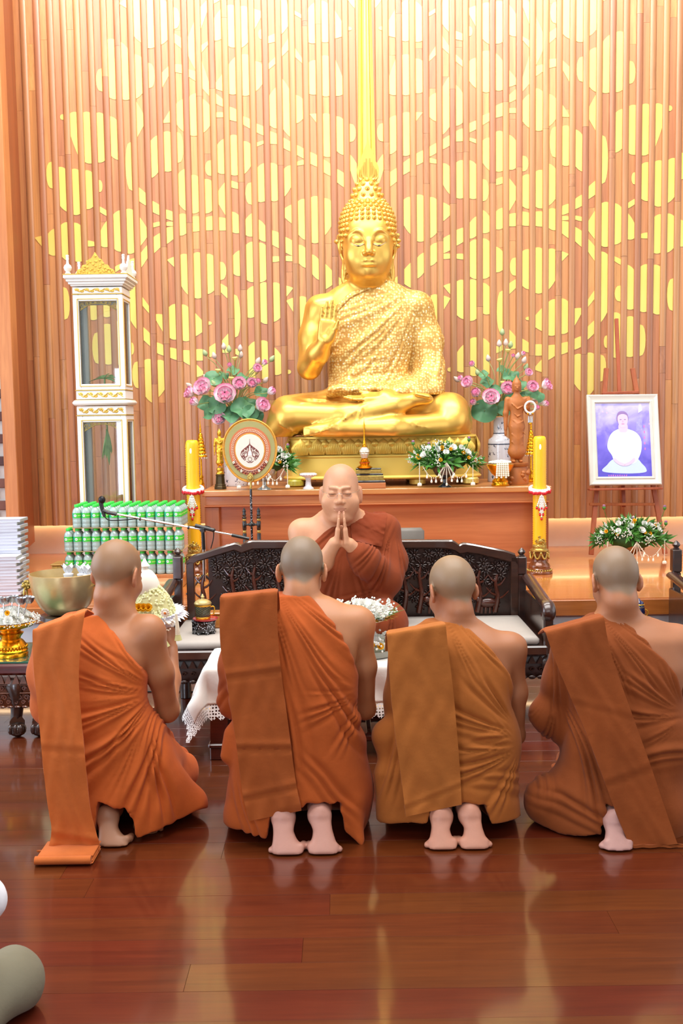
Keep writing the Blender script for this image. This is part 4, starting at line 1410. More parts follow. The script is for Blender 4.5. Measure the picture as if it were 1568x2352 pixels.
for i in range(4):
 FB.cap(bp(712, 982 + i * 5, 7.20), bp(699, 983 + i * 5, 7.21), 0.0135, 0.012, 0.005)
# ridges of the lower cloth over the shins
for pts in ([(640, 975), (700, 1000), (770, 975), (800, 950)], [(762, 985), (800, 955), (850, 925)], [(900, 965), (950, 975), (990, 985)], [(820, 968), (826, 950), (832, 930)], [(660, 922), (720, 927), (770, 925)], [(690, 915), (740, 918), (780, 922)]):
 q = bez([bp(x, y, 7.2) for x, y in pts], 6)
 # dropped onto the surface below by marching along y
 out = []
 for p in q:
  ix = np.searchsorted(FB.ax[0], p.x); iz = np.searchsorted(FB.ax[2], p.z)
  col = FB.F[min(ix, FB.F.shape[0] - 1), :, min(iz, FB.F.shape[2] - 1)]
  js = np.nonzero(col < 0)[0]
  if len(js):
   out.append(Vector((p.x, FB.ax[1][js[0]] - 0.001, p.z)))
 if len(out) > 3:
  n_ = len(out)
  FB.chain(out, [0.009 * (0.35 + 0.65 * math.sin(PI * (i + 0.5) / n_)) for i in range(n_)], 0.012)
# right arm raised in blessing, left arm to the lap
FB.ell(bp(738, 708, 7.70), (0.092, 0.12, 0.09), 0.06)
FB.chain([bp(730, 712, 7.70), bp(716, 775, 7.66), bp(710, 842, 7.58)], [0.098, 0.092, 0.082], 0.05)
FB.chain([bp(710, 846, 7.58), bp(730, 812, 7.46), bp(748, 782, 7.37)], [0.084, 0.078, 0.05], 0.035)
add_hand(FB, bp(747, 786, 7.365), bp(757, 690, 7.33), (0, -1, 0.05), (1, 0, 0), curl=0.06, spread=0.10, k=0.01, thumb_out=0.25)
FB.ell(bp(958, 706, 7.70), (0.085, 0.12, 0.085), 0.05)
FB.chain([bp(964, 712, 7.70), bp(980, 785, 7.68), bp(988, 860, 7.62), bp(940, 905, 7.45), bp(880, 912, 7.30)], [0.088, 0.085, 0.08, 0.07, 0.05], 0.05)
add_hand(FB, bp(880, 912, 7.30), bp(792, 917, 7.24), (0, -0.25, 1), (0, 1, 0.2), curl=0.1, k=0.01, thumb_out=0.2)
FB.cap(bp(800, 915, 7.18), bp(770, 903, 7.20), 0.02, 0.012, 0.01)
# head
s_ = HB.s
add_head(FB, HB, bp(845, 650, 7.68), 0.050, False, ears=False)
def EB(c, r, k=0.02, op='add', rot=None):
 R_ = HB.R.to_4x4() if rot is None else HB.R.to_4x4() @ rot
 FB.ell(HB.p(*c), [v * s_ for v in r], k * s_, R_, op)
EB((0, 0.036, -0.028), (0.0685, 0.067, 0.090), 0.02)
EB((0, 0.045, -0.070), (0.054, 0.05, 0.044), 0.03)
EB((0, 0.04, 0.02), (0.072, 0.058, 0.06), 0.03)
for sx in (-1, 1):
 EB((sx * 0.036, 0.070, -0.040), (0.031, 0.027, 0.034), 0.02)
 EB((sx * 0.031, 0.107, -0.001), (0.021, 0.011, 0.014), 0.010, 'sub')
 EB((sx * 0.031, 0.0885, 0.000), (0.0215, 0.0145, 0.0165), 0.004)
 # lid line and arched brow
 lid = [HB.p(sx * x, 0.0905 + q, z) for x, q, z in ((0.013, 0.0055, -0.009), (0.022, 0.0105, -0.0125), (0.031, 0.0115, -0.0135), (0.040, 0.0085, -0.0105), (0.050, -0.002, -0.004))]
 FB.chain(bez(lid, 4), [0.0013 * s_] * 17, 0.002 * s_)
 br = [HB.p(sx * x, y, z) for x, y, z in ((0.0085, 0.105, -0.006), (0.0125, 0.1015, 0.012), (0.024, 0.1005, 0.0245), (0.038, 0.0965, 0.0265), (0.052, 0.085, 0.0185), (0.058, 0.078, 0.010))]
 bb = bez(br, 5)
 FB.chain(bb, [0.0032 * s_] * len(bb), 0.004 * s_)
 EB((sx * 0.0115, 0.105, -0.038), (0.0085, 0.0105, 0.0075), 0.004)
 # long ears
 e = [HB.p(sx * x, y, z) for x, y, z in ((0.076, 0.002, 0.020), (0.088, -0.010, 0.018), (0.087, -0.014, -0.012), (0.078, -0.004, -0.044), (0.0735, 0.004, -0.058), (0.0755, 0.0, -0.088), (0.0755, 0.0, -0.114))]
 ee = bez(e, 4)
 FB.chain(ee, [0.0042 * s_ + 0.0016 * s_ * (i > 17) for i in range(len(ee))], 0.004 * s_)
 EB((sx * 0.079, -0.004, -0.006), (0.004, 0.013, 0.030), 0.006)
 e2 = bez([HB.p(sx * x, y, z) for x, y, z in ((0.0715, 0.012, -0.020), (0.069, 0.012, -0.05), (0.069, 0.010, -0.09), (0.072, 0.004, -0.113), (0.0755, 0.0, -0.114))], 4)
 FB.chain(e2, [0.0036 * s_] * len(e2), 0.004 * s_)
nose = bez([HB.p(0, y, z) for y, z in ((0.0985, 0.006), (0.1075, -0.012), (0.1195, -0.034))], 5)
FB.chain(nose, [(0.0058 + 0.0042 * i / (len(nose) - 1)) * s_ for i in range(len(nose))], 0.006 * s_)
EB((0, 0.092, -0.061), (0.030, 0.015, 0.020), 0.014)
for sx in (-1, 1):
 EB((sx * 0.0085, 0.1035, -0.0595), (0.011, 0.0085, 0.0046), 0.004, rot=Matrix.Rotation(sx * -0.12, 4, 'Y'))
 FB.cap(HB.p(sx * 0.010, 0.104, -0.0645), HB.p(sx * 0.027, 0.0965, -0.0595), 0.0016 * s_, 0.0012 * s_, 0.003 * s_, 'sub')
EB((0, 0.1025, -0.0710), (0.0205, 0.0105, 0.0066), 0.004)
FB.cap(HB.p(-0.012, 0.1115, -0.0650), HB.p(0.012, 0.1115, -0.0650), 0.0016 * s_, None, 0.003 * s_, 'sub')
FB.cap(HB.p(-0.015, 0.107, -0.0790), HB.p(0.015, 0.107, -0.0790), 0.002 * s_, None, 0.006 * s_, 'sub')
EB((0, 0.085, -0.094), (0.021, 0.018, 0.016), 0.016)
for zz in (-0.112, -0.124):
 ring = [HB.p(0.056 * math.cos(a), -0.026 + 0.058 * math.sin(a), zz - 0.004 * math.sin(a)) for a in [PI * i / 12 for i in range(13)]]
 FB.chain(ring, [0.0024 * s_] * 13, 0.004 * s_, 'sub')
# the cap under the curls
EB((0, -0.014, 0.052), (0.080, 0.098, 0.080), 0.01)
EB((0, -0.02, 0.128), (0.044, 0.048, 0.046), 0.02)
EB((0, -0.02, 0.160), (0.026, 0.028, 0.028), 0.02)
ZPED = P(845, 1002, 7.4).z
FB.cut(lambda X, Y, Z: ZPED + 0.0015 - Z + 0 * X)
body, VB, QB = FB.build('body', M_GOLD_B, bud, bo, None)
# eyes: a dark slit under each lid
M_EYE = plain('black_eye_lacquer', (20, 16, 14), 0.3, var=0.05)
M_EYEW = plain('pearl_eye', (206, 176, 140), 0.3, var=0.05)
bvhB = BVHTree.FromPolygons([tuple(v) for v in VB], [tuple(int(i) for i in q) for q in QB])
def on_face(x, z, lift=0.0012):
 h = bvhB.ray_cast(HB.p(x, 0.3, z), HB.R @ Vector((0, -1, 0)), 2.0)
 return h[0] + HB.R @ Vector((0, lift, 0)) - Vector(bo)
for sx in (-1, 1):
 q = bez([on_face(sx * x, z) for x, z in ((0.0125, -0.0105), (0.020, -0.0150), (0.030, -0.0165), (0.040, -0.0138), (0.0515, -0.0065))], 5)
 n_ = len(q)
 eo_ = MB().tube(q, [0.0044 * math.sin(PI * (0.06 + 0.88 * i / (n_ - 1))) for i in range(n_)], 8).build('eye', M_EYEW, bud, 60)
 MB().sphere(on_face(sx * 0.0295, -0.0168, 0.0036), (0.0125, 0.003, 0.0040), 12, 8).build('pupil', M_EYE, eo_, 60)
# snail curls
curl_me = None
mb = MB()
prof = [(0.0115, -0.006), (0.0125, 0.0), (0.0105, 0.004), (0.0108, 0.0052), (0.0078, 0.0082), (0.0080, 0.0092), (0.0045, 0.0125), (0.0, 0.0145)]
mb.lathe([(r * s_ * 0.60, z * s_ * 0.60) for r, z in prof], 10, caps=False)
curl_me = mb.mesh('hair_curl', M_GOLD_B, 50)
hair_n = 0
rows_h = []
for r in range(14):
 th = 0.10 + r * 0.150
 zc = math.cos(th)
 n = max(3, int(2 * PI * math.sin(th) / 0.165))
 for i in range(n):
  a = 2 * PI * (i + 0.5 * (r % 2)) / n
  d = Vector((math.sin(th) * math.cos(a), math.sin(th) * math.sin(a), zc))
  rows_h.append(d)
for zc, rr, n in ((0.118, 0.058, 14), (0.136, 0.050, 12), (0.153, 0.040, 10), (0.168, 0.030, 8), (0.180, 0.02, 6)):
 for i in range(n):
  a = 2 * PI * (i + 0.5) / n
  rows_h.append(('u', zc, a))
curl_pos = []
for d in rows_h:
 if isinstance(d, tuple):
  zc, a = d[1], d[2]
  o_ = HB.p(0.2 * math.cos(a), -0.02 + 0.2 * math.sin(a), zc)
  t_ = HB.p(0, -0.02, zc)
 else:
  o_ = HB.p(d.x * 0.25, -0.014 + d.y * 0.25, 0.035 + d.z * 0.25)
  t_ = HB.p(0, -0.014, 0.035)
 hit = bvhB.ray_cast(o_, (t_ - o_).normalized(), 2.0)
 if hit[0] is None:
  continue
 L = HB.local(np.array([hit[0]]))[0]
 # hairline: across the forehead, down the temples to the ears
 if L[1] > -0.012:
  if L[2] < 0.050 - 2.5 * max(0, abs(L[0]) - 0.050) or abs(L[0]) > 0.0805 or (abs(L[0]) > 0.0765 and L[2] < 0.02):
   continue
 elif L[2] < -0.03:
  continue
 if L[2] > 0.118 and not isinstance(d, tuple):
  continue
 curl_pos.append((hit[0], hit[1]))
for p, nrm in curl_pos:
 o = link('hair_curl', curl_me, bud)
 o.location = p - Vector(bo)
 o.rotation_euler = Vector(nrm).to_track_quat('Z', 'Y').to_euler()
# flame finial
fl = MB()
zb = P(845, 430, 7.64 + BO)
fl.lathe([(0.05, -0.02), (0.062, -0.008), (0.06, 0.006), (0.05, 0.012), (0.045, 0.03)], 20, Matrix.Translation(zb))
def flame(w, h, z0, dep, y):
 pts = []
 for i in range(25):
  t = i / 24
  pts.append((w * math.sin(PI * min(1, t * 0.98 + 0.02)) ** 0.8 * (1 - t) ** 0.55 * 1.45, z0 + h * t))
 poly = pts + [(-x, z) for x, z in pts[::-1][1:-1]]
 b = MB()
 b.prism(poly, dep)
 return b
for w, h, z0, dep, y in ((0.075, 0.25, 0.02, 0.05, 0.0), (0.055, 0.31, 0.025, 0.066, -0.008), (0.030, 0.33, 0.03, 0.08, -0.015)):
 fl.merge(flame(w, h, z0, dep, y), Matrix.Translation(zb + Vector((0, -dep / 2, 0))))
for sx in (-1, 1):
 for j, (x0, zt) in enumerate(((0.066, 0.13), (0.052, 0.19), (0.036, 0.25))):
  q = bez([zb + Vector((sx * x, -0.03, z)) for x, z in ((0.03, 0.03), (x0, 0.06), (x0 * 0.98, 0.10), (x0 * 0.86, zt))], 5)
  fl.tube(q, [0.010 * (1 - 0.8 * i / (len(q) - 1)) for i in range(len(q))], 8)
for r in (0.012, 0.024, 0.036):
 q = bez([zb + Vector((sx_ * r, -0.045, z)) for sx_, z in ((1, 0.22 - r * 2.2), (1.0, 0.09), (0.7, 0.055), (0, 0.045 - r * 0.2), (-0.7, 0.055), (-1.0, 0.09), (-1, 0.22 - r * 2.2))], 5)
 fl.tube(q, 0.0055, 6)
fl.tube([zb + Vector((0, -0.01, 0.28)), zb + Vector((0, -0.004, 0.36))], [0.012, 0.001], 8)
fl.v = [tuple(Vector(p) - Vector(bo)) for p in fl.v]
fl.build('flame_finial', M_GOLD_B, bud, 40)
# sequined shawl
RB = Field(lo, hi, 0.0095)
RB.loft(tb, 0.016, 0.03, 2.3)
RB.ell(bp(954, 702, 7.70), (0.108, 0.14, 0.104), 0.06)
RB.chain([bp(988, 862, 7.62), bp(945, 898, 7.46), bp(912, 906, 7.36)], [0.10, 0.088, 0.068], 0.05)
RB.chain([bp(962, 712, 7.70), bp(980, 780, 7.69), bp(983, 850, 7.66), bp(992, 885, 7.62)], [0.108, 0.108, 0.10, 0.085], 0.06)
RB.cap(bp(985, 790, 7.66), bp(1004, 896, 7.54), 0.085, 0.05, 0.06)
RB.cap(bp(1000, 896, 7.5), bp(960, 906, 7.38), 0.05, 0.03, 0.05)
RB.ell(bp(828, 895, 7.56), (0.42, 0.22, 0.055), 0.06)
RB.cap(bp(725, 900, 7.56), bp(705, 903, 7.54), 0.035, 0.02, 0.04)
fold_b = folds([('P', 985, 640, 6.5, .016, 850, 790, .36, .2, 1.0), ('P', 990, 655, 7, .020, 800, 860, .22, .5, 2.2), (82, .07, .016, 985, 810, .2, 0, 3.0), (4, .034, .012, 840, 897, .30, 0.1, 4.0)], BD)
nxb, nzb = line_z([(768, 712), (775, 700), (800, 676), (835, 660), (865, 648), (885, 637), (905, 630)], 7.58 + BO)
nz0, nz1 = bp(845, 910, 7.45).z, bp(1000, 907, 7.5).z
def cutB(X, Y, Z):
 zl = np.interp(X, nxb, nzb)
 zl = np.where(X > nxb[-1], nzb[-1] + 0.3, zl)
 zl = np.where(X < nxb[0], nzb[0] - (nxb[0] - X) * 9.0, zl)
 top = (Z - zl) * 0.8
 bot = np.interp(X, [bp(700, 0, 7.5).x, bp(930, 0, 7.5).x, bp(960, 0, 7.5).x], [nz0, nz0, nz1]) - Z
 return np.maximum(top, bot)
RB.cut(cutB)
M_SEQ = sequin_mat()
shawl, VS_, QS_ = RB.build('sequined_shawl', M_SEQ, bud, bo, smooth_it=2, relief=fold_b)
shawl['label'] = 'shimmering gold sequined cloth over the left shoulder'
# rolled hem of the shawl
hem = bez([bp(x, y, 7.46) for x, y in ((770, 712), (800, 680), (838, 660), (866, 648), (888, 637))], 8)
bvs = BVHTree.FromPolygons([tuple(v) for v in VS_], [tuple(int(i) for i in q) for q in QS_])
hp = []
for p in hem:
 h_ = bvs.ray_cast(Vector((p.x, 7.0, p.z - 0.012)), Vector((0, 1, 0)), 1.5)
 if h_[0] is not None:
  hp.append(h_[0] - Vector(bo))
if len(hp) > 3:
 MB().tube(hp, 0.012, 8).build('rolled_hem', M_SEQ, bud, 60)
# ------------------------------------------------------------------ lotus pedestal
pz1, pz0 = P(845, 1002, 7.4).z, P(845, 1095, 7.4).z
TZ_ = P(860, 1122, 7.2).z
pxa, pxb = P(648, 1050, 7.45).x, P(1112, 1050, 7.45).x
pcx, pw = (pxa + pxb) / 2, pxb - pxa
ped = thing('lotus_pedestal', 'golden oblong pedestal with a band of lotus petals under the Buddha', 'pedestal', (pcx, 7.75, TZ_ + 0.001))
po = Vector(ped.location)
def oval(w, d, z, n=64, e=4.0):
 out = []
 for i in range(n):
  a = 2 * PI * i / n
  c, s = math.cos(a), math.sin(a)
  out.append((abs(c) ** (2 / e) * math.copysign(w / 2, c), abs(s) ** (2 / e) * math.copysign(d / 2, s), z))
 return out
def stack(levels, n=64, e=4.0):
 b = MB()
 vs, fs = [], []
 for w, d, z in levels:
  vs += oval(w, d, z, n, e)
 for j in range(len(levels) - 1):
  for i in range(n):
   k = (i + 1) % n
   fs.append((j * n + i, j * n + k, (j + 1) * n + k, (j + 1) * n + i))
 fs.append(tuple(range(n))[::-1])
 fs.append(tuple(range((len(levels) - 1) * n, len(levels) * n)))
 return b.add(vs, fs)
hh = pz1 - TZ_ - 0.051
d_ = 0.64
stack([(pw * 1.0, d_, 0.05), (pw * 1.01, d_ + .01, 0.06), (pw * 0.985, d_ - .01, 0.075), (pw * 0.97, d_ - .02, 0.05 + hh * .50), (pw * 0.985, d_, 0.05 + hh * .52), (pw * 0.985, d_, 0.05 + hh * .56),
       (pw * 0.955, d_ - .04, 0.05 + hh * .60), (pw * 0.965, d_ - .02, 0.05 + hh * .74), (pw * 0.955, d_ - .03, 0.05 + hh * .92), (pw * 0.965, d_ - .02, 0.05 + hh * .955), (pw * 0.955, d_ - .03, 0.05 + hh * .998)]).build('plinth', M_PED, ped, 30)
def petal(w, h, ribs=9):
 b = MB()
 n, m = ribs * 2 + 1, 10
 vs, fs = [], []
 for j in range(m):
  v = j / (m - 1)
  ww = w / 2 * (0.72 + 0.5 * v if v < 0.35 else 0.895 * (1 - ((v - 0.35) / 0.65) ** 1.6))
  for i in range(n):
   u = 2 * i / (n - 1) - 1
   dep = 0.022 * (1 - u * u) * math.sin(PI * (0.15 + 0.8 * v)) + (0.0055 * min(1, 2.2 * (1 - v)) if i % 2 else 0)
   vs.append((u * max(ww, 0.002), -dep, h * v))
 for j in range(m - 1):
  for i in range(n - 1):
   a = j * n + i
   fs.append((a, a + 1, a + n + 1, a + n))
 return b.add(vs, fs)
pm = petal(0.150, hh * 0.37).mesh('lotus_petal', M_PED, 70)
pm2 = petal(0.075, hh * 0.19, 3).mesh('small_petal', M_PED, 70)
npet = 11
for i in range(npet):
 x = (i - (npet - 1) / 2) * (pw * 0.90 / npet)
 link('lotus_petal', pm, ped, (x, -d_ / 2 + 0.012, 0.05 + hh * 0.585))
 if i < npet - 1:
  link('small_petal', pm2, ped, (x + pw * 0.45 / npet, -d_ / 2 + 0.014, 0.05 + hh * 0.75))
for sx in (-1, 1):
 for i in range(4):
  for me_, nm, zz, off in ((pm, 'lotus_petal', 0.585, 0), (pm2, 'small_petal', 0.75, 0.07)):
   o = link(nm, me_, ped, (sx * (pw * 0.48 - 0.012), -d_ / 2 + 0.14 + i * 0.13 + off, 0.05 + hh * zz))
   o.rotation_euler = (0, 0, sx * PI / 2)
for x in (-0.46, -0.18, 0.18, 0.46):
 for y in (-0.24, 0.24):
  MB().lathe([(0.045, 0), (0.06, 0.01), (0.06, 0.04), (0.05, 0.052)], 14, Matrix.Translation((x * pw / 1.0 * 0.95, y, 0))).build('foot', plain('jade_green_foot', (196, 190, 70), 0.3, var=0.1) if x == -0.46 and y < 0 else M_SHEET, ped)
# ------------------------------------------------------------------ the monk on the bench
SD = 5.74
SB = (P(790, 1440, SD).x, SD, P(790, 1452, SD).z)
sm = thing('person', 'heavyset monk in glasses sitting on the bench, eyes closed, palms pressed together', 'person', SB)
HS = Frame(P(782, 1128, 5.66), (-0.04, -0.99, -0.04), (0, 0, 1), 1.26)
rows_s = [(1178, 752, 822, 5.76, .06), (1190, 712, 858, 5.76, .085), (1206, 688, 884, 5.75, .11), (1235, 682, 893, 5.74, .135), (1280, 694, 890, 5.72, .15), (1330, 700, 884, 5.70, .17),
          (1380, 700, 885, 5.69, .18), (1430, 690, 900, 5.68, .19), (1455, 690, 905, 5.68, .19)]
ts = rows_world(rows_s)
rA = [P(694, 1222, 5.76), P(690, 1290, 5.70), P(712, 1330, 5.60), P(744, 1290, 5.48), P(768, 1248, 5.42)]
lA = [P(878, 1222, 5.76), P(897, 1290, 5.70), P(885, 1330, 5.60), P(840, 1290, 5.48), P(802, 1250, 5.42)]
lo = (P(640, 1300, SD).x, 5.12, SB[2] - 0.02)
hi = (P(960, 1300, SD).x, 6.02, HS.c.z + 0.19)
hc = HS.c
fine = [((hc.x - 0.13, hc.y - 0.16, hc.z - 0.17), (hc.x + 0.13, hc.y + 0.12, hc.z + 0.17), 0.0042),
  ((P(755, 1200, 5.42).x, 5.30, P(780, 1262, 5.42).z), (P(812, 1200, 5.42).x, 5.46, P(780, 1164, 5.42).z), 0.0042)]
F = Field(lo, hi, 0.009, fine)
F.loft(ts, -0.016, 0.04, 2.3)
add_head(F, HS, P(784, 1188, 5.75), 0.066, True, fat=0.014)
for sx in (-1, 1):
 F.ell(HS.p(sx * 0.046, 0.045, -0.052), [v * HS.s for v in (0.03, 0.035, 0.036)], 0.03, HS.R.to_4x4())
 F.ell(HS.p(sx * 0.012, 0.104, -0.036), [v * HS.s for v in (0.010, 0.010, 0.009)], 0.008, HS.R.to_4x4())
 F.ell(HS.p(sx * 0.087, -0.01, -0.02), [v * HS.s for v in (0.008, 0.016, 0.036)], 0.01, HS.R.to_4x4())
 # folds under the eyes and at the mouth corners
 F.cap(HS.p(sx * 0.018, 0.097, -0.013), HS.p(sx * 0.042, 0.088, -0.014), 0.0016 * HS.s, None, 0.006, 'sub')
F.ell(P(786, 1192, 5.76), (0.15, 0.08, 0.05), 0.06)
F.ell(rA[0], (0.075, 0.075, 0.07), 0.05)
F.chain(rA, [.068, .06, .052, .046, .034], 0.035)
F.chain(lA, [.066, .058, .052, .046, .034], 0.035)
for w, tip, sx in ((P(772, 1252, 5.42), P(779.6, 1177, 5.42), 1), (P(796, 1252, 5.42), P(788.4, 1177, 5.42), -1)):
 add_hand(F, w, tip, Vector((sx, 0, 0.12)), Vector((0, 1, 0.15)), curl=-0.02, k=0.005, thumb_out=0.15)
for sx in (-1, 1):
 F.chain([P(790 + sx * 50, 1425, 5.66), P(790 + sx * 85, 1425, 5.46), P(790 + sx * 10, 1440, 5.34)], [0.11, 0.10, 0.07], 0.06)
CUSH_Z = P(480, 1470, 5.3).z + 0.006
F.cut(lambda X, Y, Z: np.maximum(CUSH_Z + 0.012 - Z, Y - 5.80) + 0 * X)
F.build('body', M_SKIN, sm, SB, skin_tones(HS, (214, 156, 118), (196, 146, 114), (200, 140, 110), lips=True, hard=0.03))
R = Field(lo, hi, 0.0062)
R.loft(ts, 0.004, 0.04, 2.4)
R.ell(P(880, 1212, 5.76), (0.088, 0.085, 0.075), 0.05)
R.chain(lA[:-1] + [P(822, 1272, 5.45)], [.088, .088, .085, .075, .062], 0.05)
R.chain([P(880, 1340, 5.62), P(872, 1385, 5.58), P(880, 1420, 5.56)], [.07, .05, .04], 0.04)
for sx in (-1, 1):
 R.chain([P(790 + sx * 50, 1430, 5.66), P(790 + sx * 92, 1432, 5.44), P(790 + sx * 10, 1446, 5.32)], [0.13, 0.115, 0.085], 0.06)
R.cap(P(900, 1438, 5.55), P(938, 1450, 5.5), 0.04, 0.02, 0.04)
fold_s = folds([('P', 790, 1200, 7, .018, 775, 1370, .17, .5, 1.2), ('P', 850, 1150, 6, .014, 760, 1235, .11, .3, 2.0), ('P', 905, 1200, 9, .022, 875, 1290, .14, .6, 3.3), (62, .055, .012, 860, 1220, .1, 0, 4.0), ('P', 900, 1340, 10, .018, 830, 1430, .2, 1, 5.0)], 5.6)
nxs, nzs = line_z([(706, 1262), (722, 1246), (745, 1226), (775, 1205), (800, 1185), (814, 1168), (824, 1150)], 5.58)
def cutS(X, Y, Z):
 zl = np.interp(X, nxs, nzs)
 zl = np.where(X > nxs[-1], nzs[-1] + 0.3, zl)
 zl = np.where(X < nxs[0], nzs[0] - (nxs[0] - X) * 2.2, zl)
 return (Z - zl) * 0.75
R.cut(cutS)
R.cut(lambda X, Y, Z: np.maximum(CUSH_Z + 0.010 - Z, Y - 5.79) + 0 * X)
cl5 = cloth('russet_robe', (132, 60, 30), rough=0.8)
rb, Vr, Qr = R.build('robe', cl5, sm, SB, smooth_it=2, relief=fold_s)
rb['label'] = 'russet robe leaving the right shoulder bare'
drape_strip('shoulder_sash', cloth('russet_sash', (128, 56, 28), rough=0.8), sm, SB, [(814, 1166), (807, 1190), (806, 1215), (808, 1240)], [(888, 1190), (885, 1210), (881, 1232), (876, 1256)], Vr, Qr, 5.5, thick=0.012, gap=0.006, nu=14, nv=36, over=0.12, seams=((.5, .002, .2),))
# rimless spectacles
gl = MB()
for sx in (-1, 1):
 ring = [HS.p(sx * 0.031 + 0.021 * math.cos(a), 0.1135, -0.004 + 0.0145 * math.sin(a)) - Vector(SB) for a in [2 * PI * i / 20 for i in range(20)]]
 if True:
  gl.tube(ring[10:] + ring[:1], 0.0007, 5)
 gl.tube([HS.p(sx * 0.052, 0.1115, 0.004) - Vector(SB), HS.p(sx * 0.074, 0.075, 0.006) - Vector(SB), HS.p(sx * 0.083, 0.0, 0.008) - Vector(SB)], 0.0011, 6)
 gl.tube([HS.p(sx * 0.010, 0.1135, -0.002) - Vector(SB), HS.p(sx * 0.009, 0.109, -0.010) - Vector(SB)], 0.001, 5)
gl.tube(bez([HS.p(-0.010, 0.1140, 0.0) - Vector(SB), HS.p(0, 0.1155, 0.004) - Vector(SB), HS.p(0.010, 0.1140, 0.0) - Vector(SB)], 4), 0.0011, 6)
spec = gl.build('eyeglasses', M_SILVER, sm)
ln = MB()
for sx in (-1, 1):
 ring = [HS.p(sx * 0.031 + 0.021 * math.cos(a), 0.1132, -0.004 + 0.0145 * math.sin(a)) - Vector(SB) for a in [2 * PI * i / 20 for i in range(20)]]
 ln.add([tuple(p) for p in ring], [tuple(range(20))])
lens = ln.build('lens', glass('spectacle_lens', (1, 1, 1), 0.0, 0.01), spec, 0)
# ------------------------------------------------------------------ altar table
TZ = P(860, 1122, 7.2).z
tx0, tx1 = P(468, 1180, 7.2).x, P(1262, 1180, 7.2).x
tc, tw = (tx0 + tx1) / 2, tx1 - tx0
TY0, TY1 = 7.2, 8.12
alt = thing('altar_table', 'long plain teak altar table carrying the golden Buddha', 'table', (tc, (TY0 + TY1) / 2, Z_STAGE))
ht = TZ - Z_STAGE
dy = TY1 - TY0
MB().box((0, 0, ht - 0.02), (tw + 0.02, dy + 0.03, 0.04), bev=0.005).build('tabletop', M_TABLE, alt)
MB().box((0, 0.01, ht - 0.0725), (tw - 0.02, dy - 0.02, 0.063), bev=0.003).build('apron', M_TABLE, alt)
MB().box((0, -dy / 2 + 0.012, ht - 0.109), (tw - 0.005, 0.03, 0.011), bev=0.004).build('moulding', M_TABLE, alt)
MB().box((0, 0.03, (ht - 0.115) / 2), (tw - 0.06, dy - 0.09, ht - 0.117), bev=0.002).build('front_panel', M_TABLE, alt)
for x in (-tw / 2 + 0.055, tw / 2 - 0.055):
 MB().box((x, 0.004, (ht - 0.115) / 2), (0.10, dy - 0.02, ht - 0.117), bev=0.004).build('corner_post', wood('altar_post', (176, 98, 52), (146, 76, 40), 'Z', 0.35, 0.15, rand=0.05, scale=0.5), alt)
MB().box((0, -dy / 2 + 0.03, 0.03), (tw - 0.2, 0.03, 0.058), bev=0.003).build('bottom_rail', M_TABLE, alt)
MB().box((tw / 2 - 0.015, 0.1, ht + 0.022), (0.025, dy - 0.3, 0.044), bev=0.004).build('end_rail', M_TABLE, alt)
# ------------------------------------------------------------------ white and gold display cabinet
CD = 7.15
ca, cb = P(166, 760, CD), P(279.5, 760, CD)
cw = cb.x - ca.x
cab = thing('display_cabinet', 'tall white and gold glazed display cabinet behind the bottled water', 'cabinet', ((ca.x + cb.x) / 2 + 0.01, CD + 0.135, Z_STAGE))
M_CREAM = plain('cream_white_paint', (240, 238, 232), 0.35, var=0.03)
M_CGOLD = plain('cabinet_gilding', (226, 186, 84), 0.38, metal=0.5, var=0.1, vscale=40)
def cz(py):
 return P(225, py, CD).z - Z_STAGE
cd_ = 0.27
def frame_ring(z0, z1, w, d, t, bev=0.003):
 """four-sided band"""
 b = MB()
 b.box((0, 0, (z0 + z1) / 2), (w, d, z1 - z0), bev=bev)
 return b
def carved_band(z0, z1, w, d):
 b = MB()
 n = 9
 h = z1 - z0
 for i in range(n):
  x = -w / 2 + (i + 0.5) * w / n
  for k in range(5):
   a = (k - 2) * 0.55 + (PI if i % 2 else 0)
   b.sphere((x + math.sin(a) * 0.011, -d / 2 - 0.001, (z0 + z1) / 2 + math.cos(a) * h * 0.24), (0.006, 0.003, 0.008), 6, 4)
  b.tube(bez([(x - w / n / 2, -d / 2 - 0.001, z0 + h * 0.2 if i % 2 else z1 - h * 0.2), (x, -d / 2 - 0.003, (z0 + z1) / 2), (x + w / n / 2, -d / 2 - 0.001, z1 - h * 0.2 if i % 2 else z0 + h * 0.2)], 3), 0.0035, 5)
 m = 7
 for i in range(m):
  y = -d / 2 + (i + 0.5) * d / m
  b.sphere((w / 2 + 0.001, y, (z0 + z1) / 2), (0.003, 0.013, h * 0.28), 6, 4)
 return b
zt_c, zb_c = cz(632), cz(657)
lv = [(zb_c, 0), (zb_c + 0.012, 0.010), (zb_c + 0.026, 0.022), (zb_c + 0.03, 0.028), (zb_c + 0.045, 0.034), (zb_c + 0.05, 0.042), (zt_c, 0.048)]
cor = MB()
for (z0, e0), (z1, e1) in zip(lv, lv[1:]):
 cor.box((0, 0, (z0 + z1) / 2), (cw + 2 * e1, cd_ + 2 * e1, z1 - z0), bev=0.002)
cor.build('cornice', M_CREAM, cab)
MB().box((0, 0, zt_c + 0.002), (cw + 0.10, cd_ + 0.10, 0.005)).build('gold_edge', M_CGOLD, cab, 0)
for nm, y0, y1 in (('upper_frieze', 659, 674), ('middle_frieze', 897, 917), ('lower_frieze', 933, 953)):
 frame_ring(cz(y1), cz(y0), cw, cd_, 0).build(nm, M_CREAM, cab).name = nm
 carved_band(cz(y1) + 0.006, cz(y0) - 0.006, cw - 0.03, cd_).build('gilt_carving', M_CGOLD, cab)
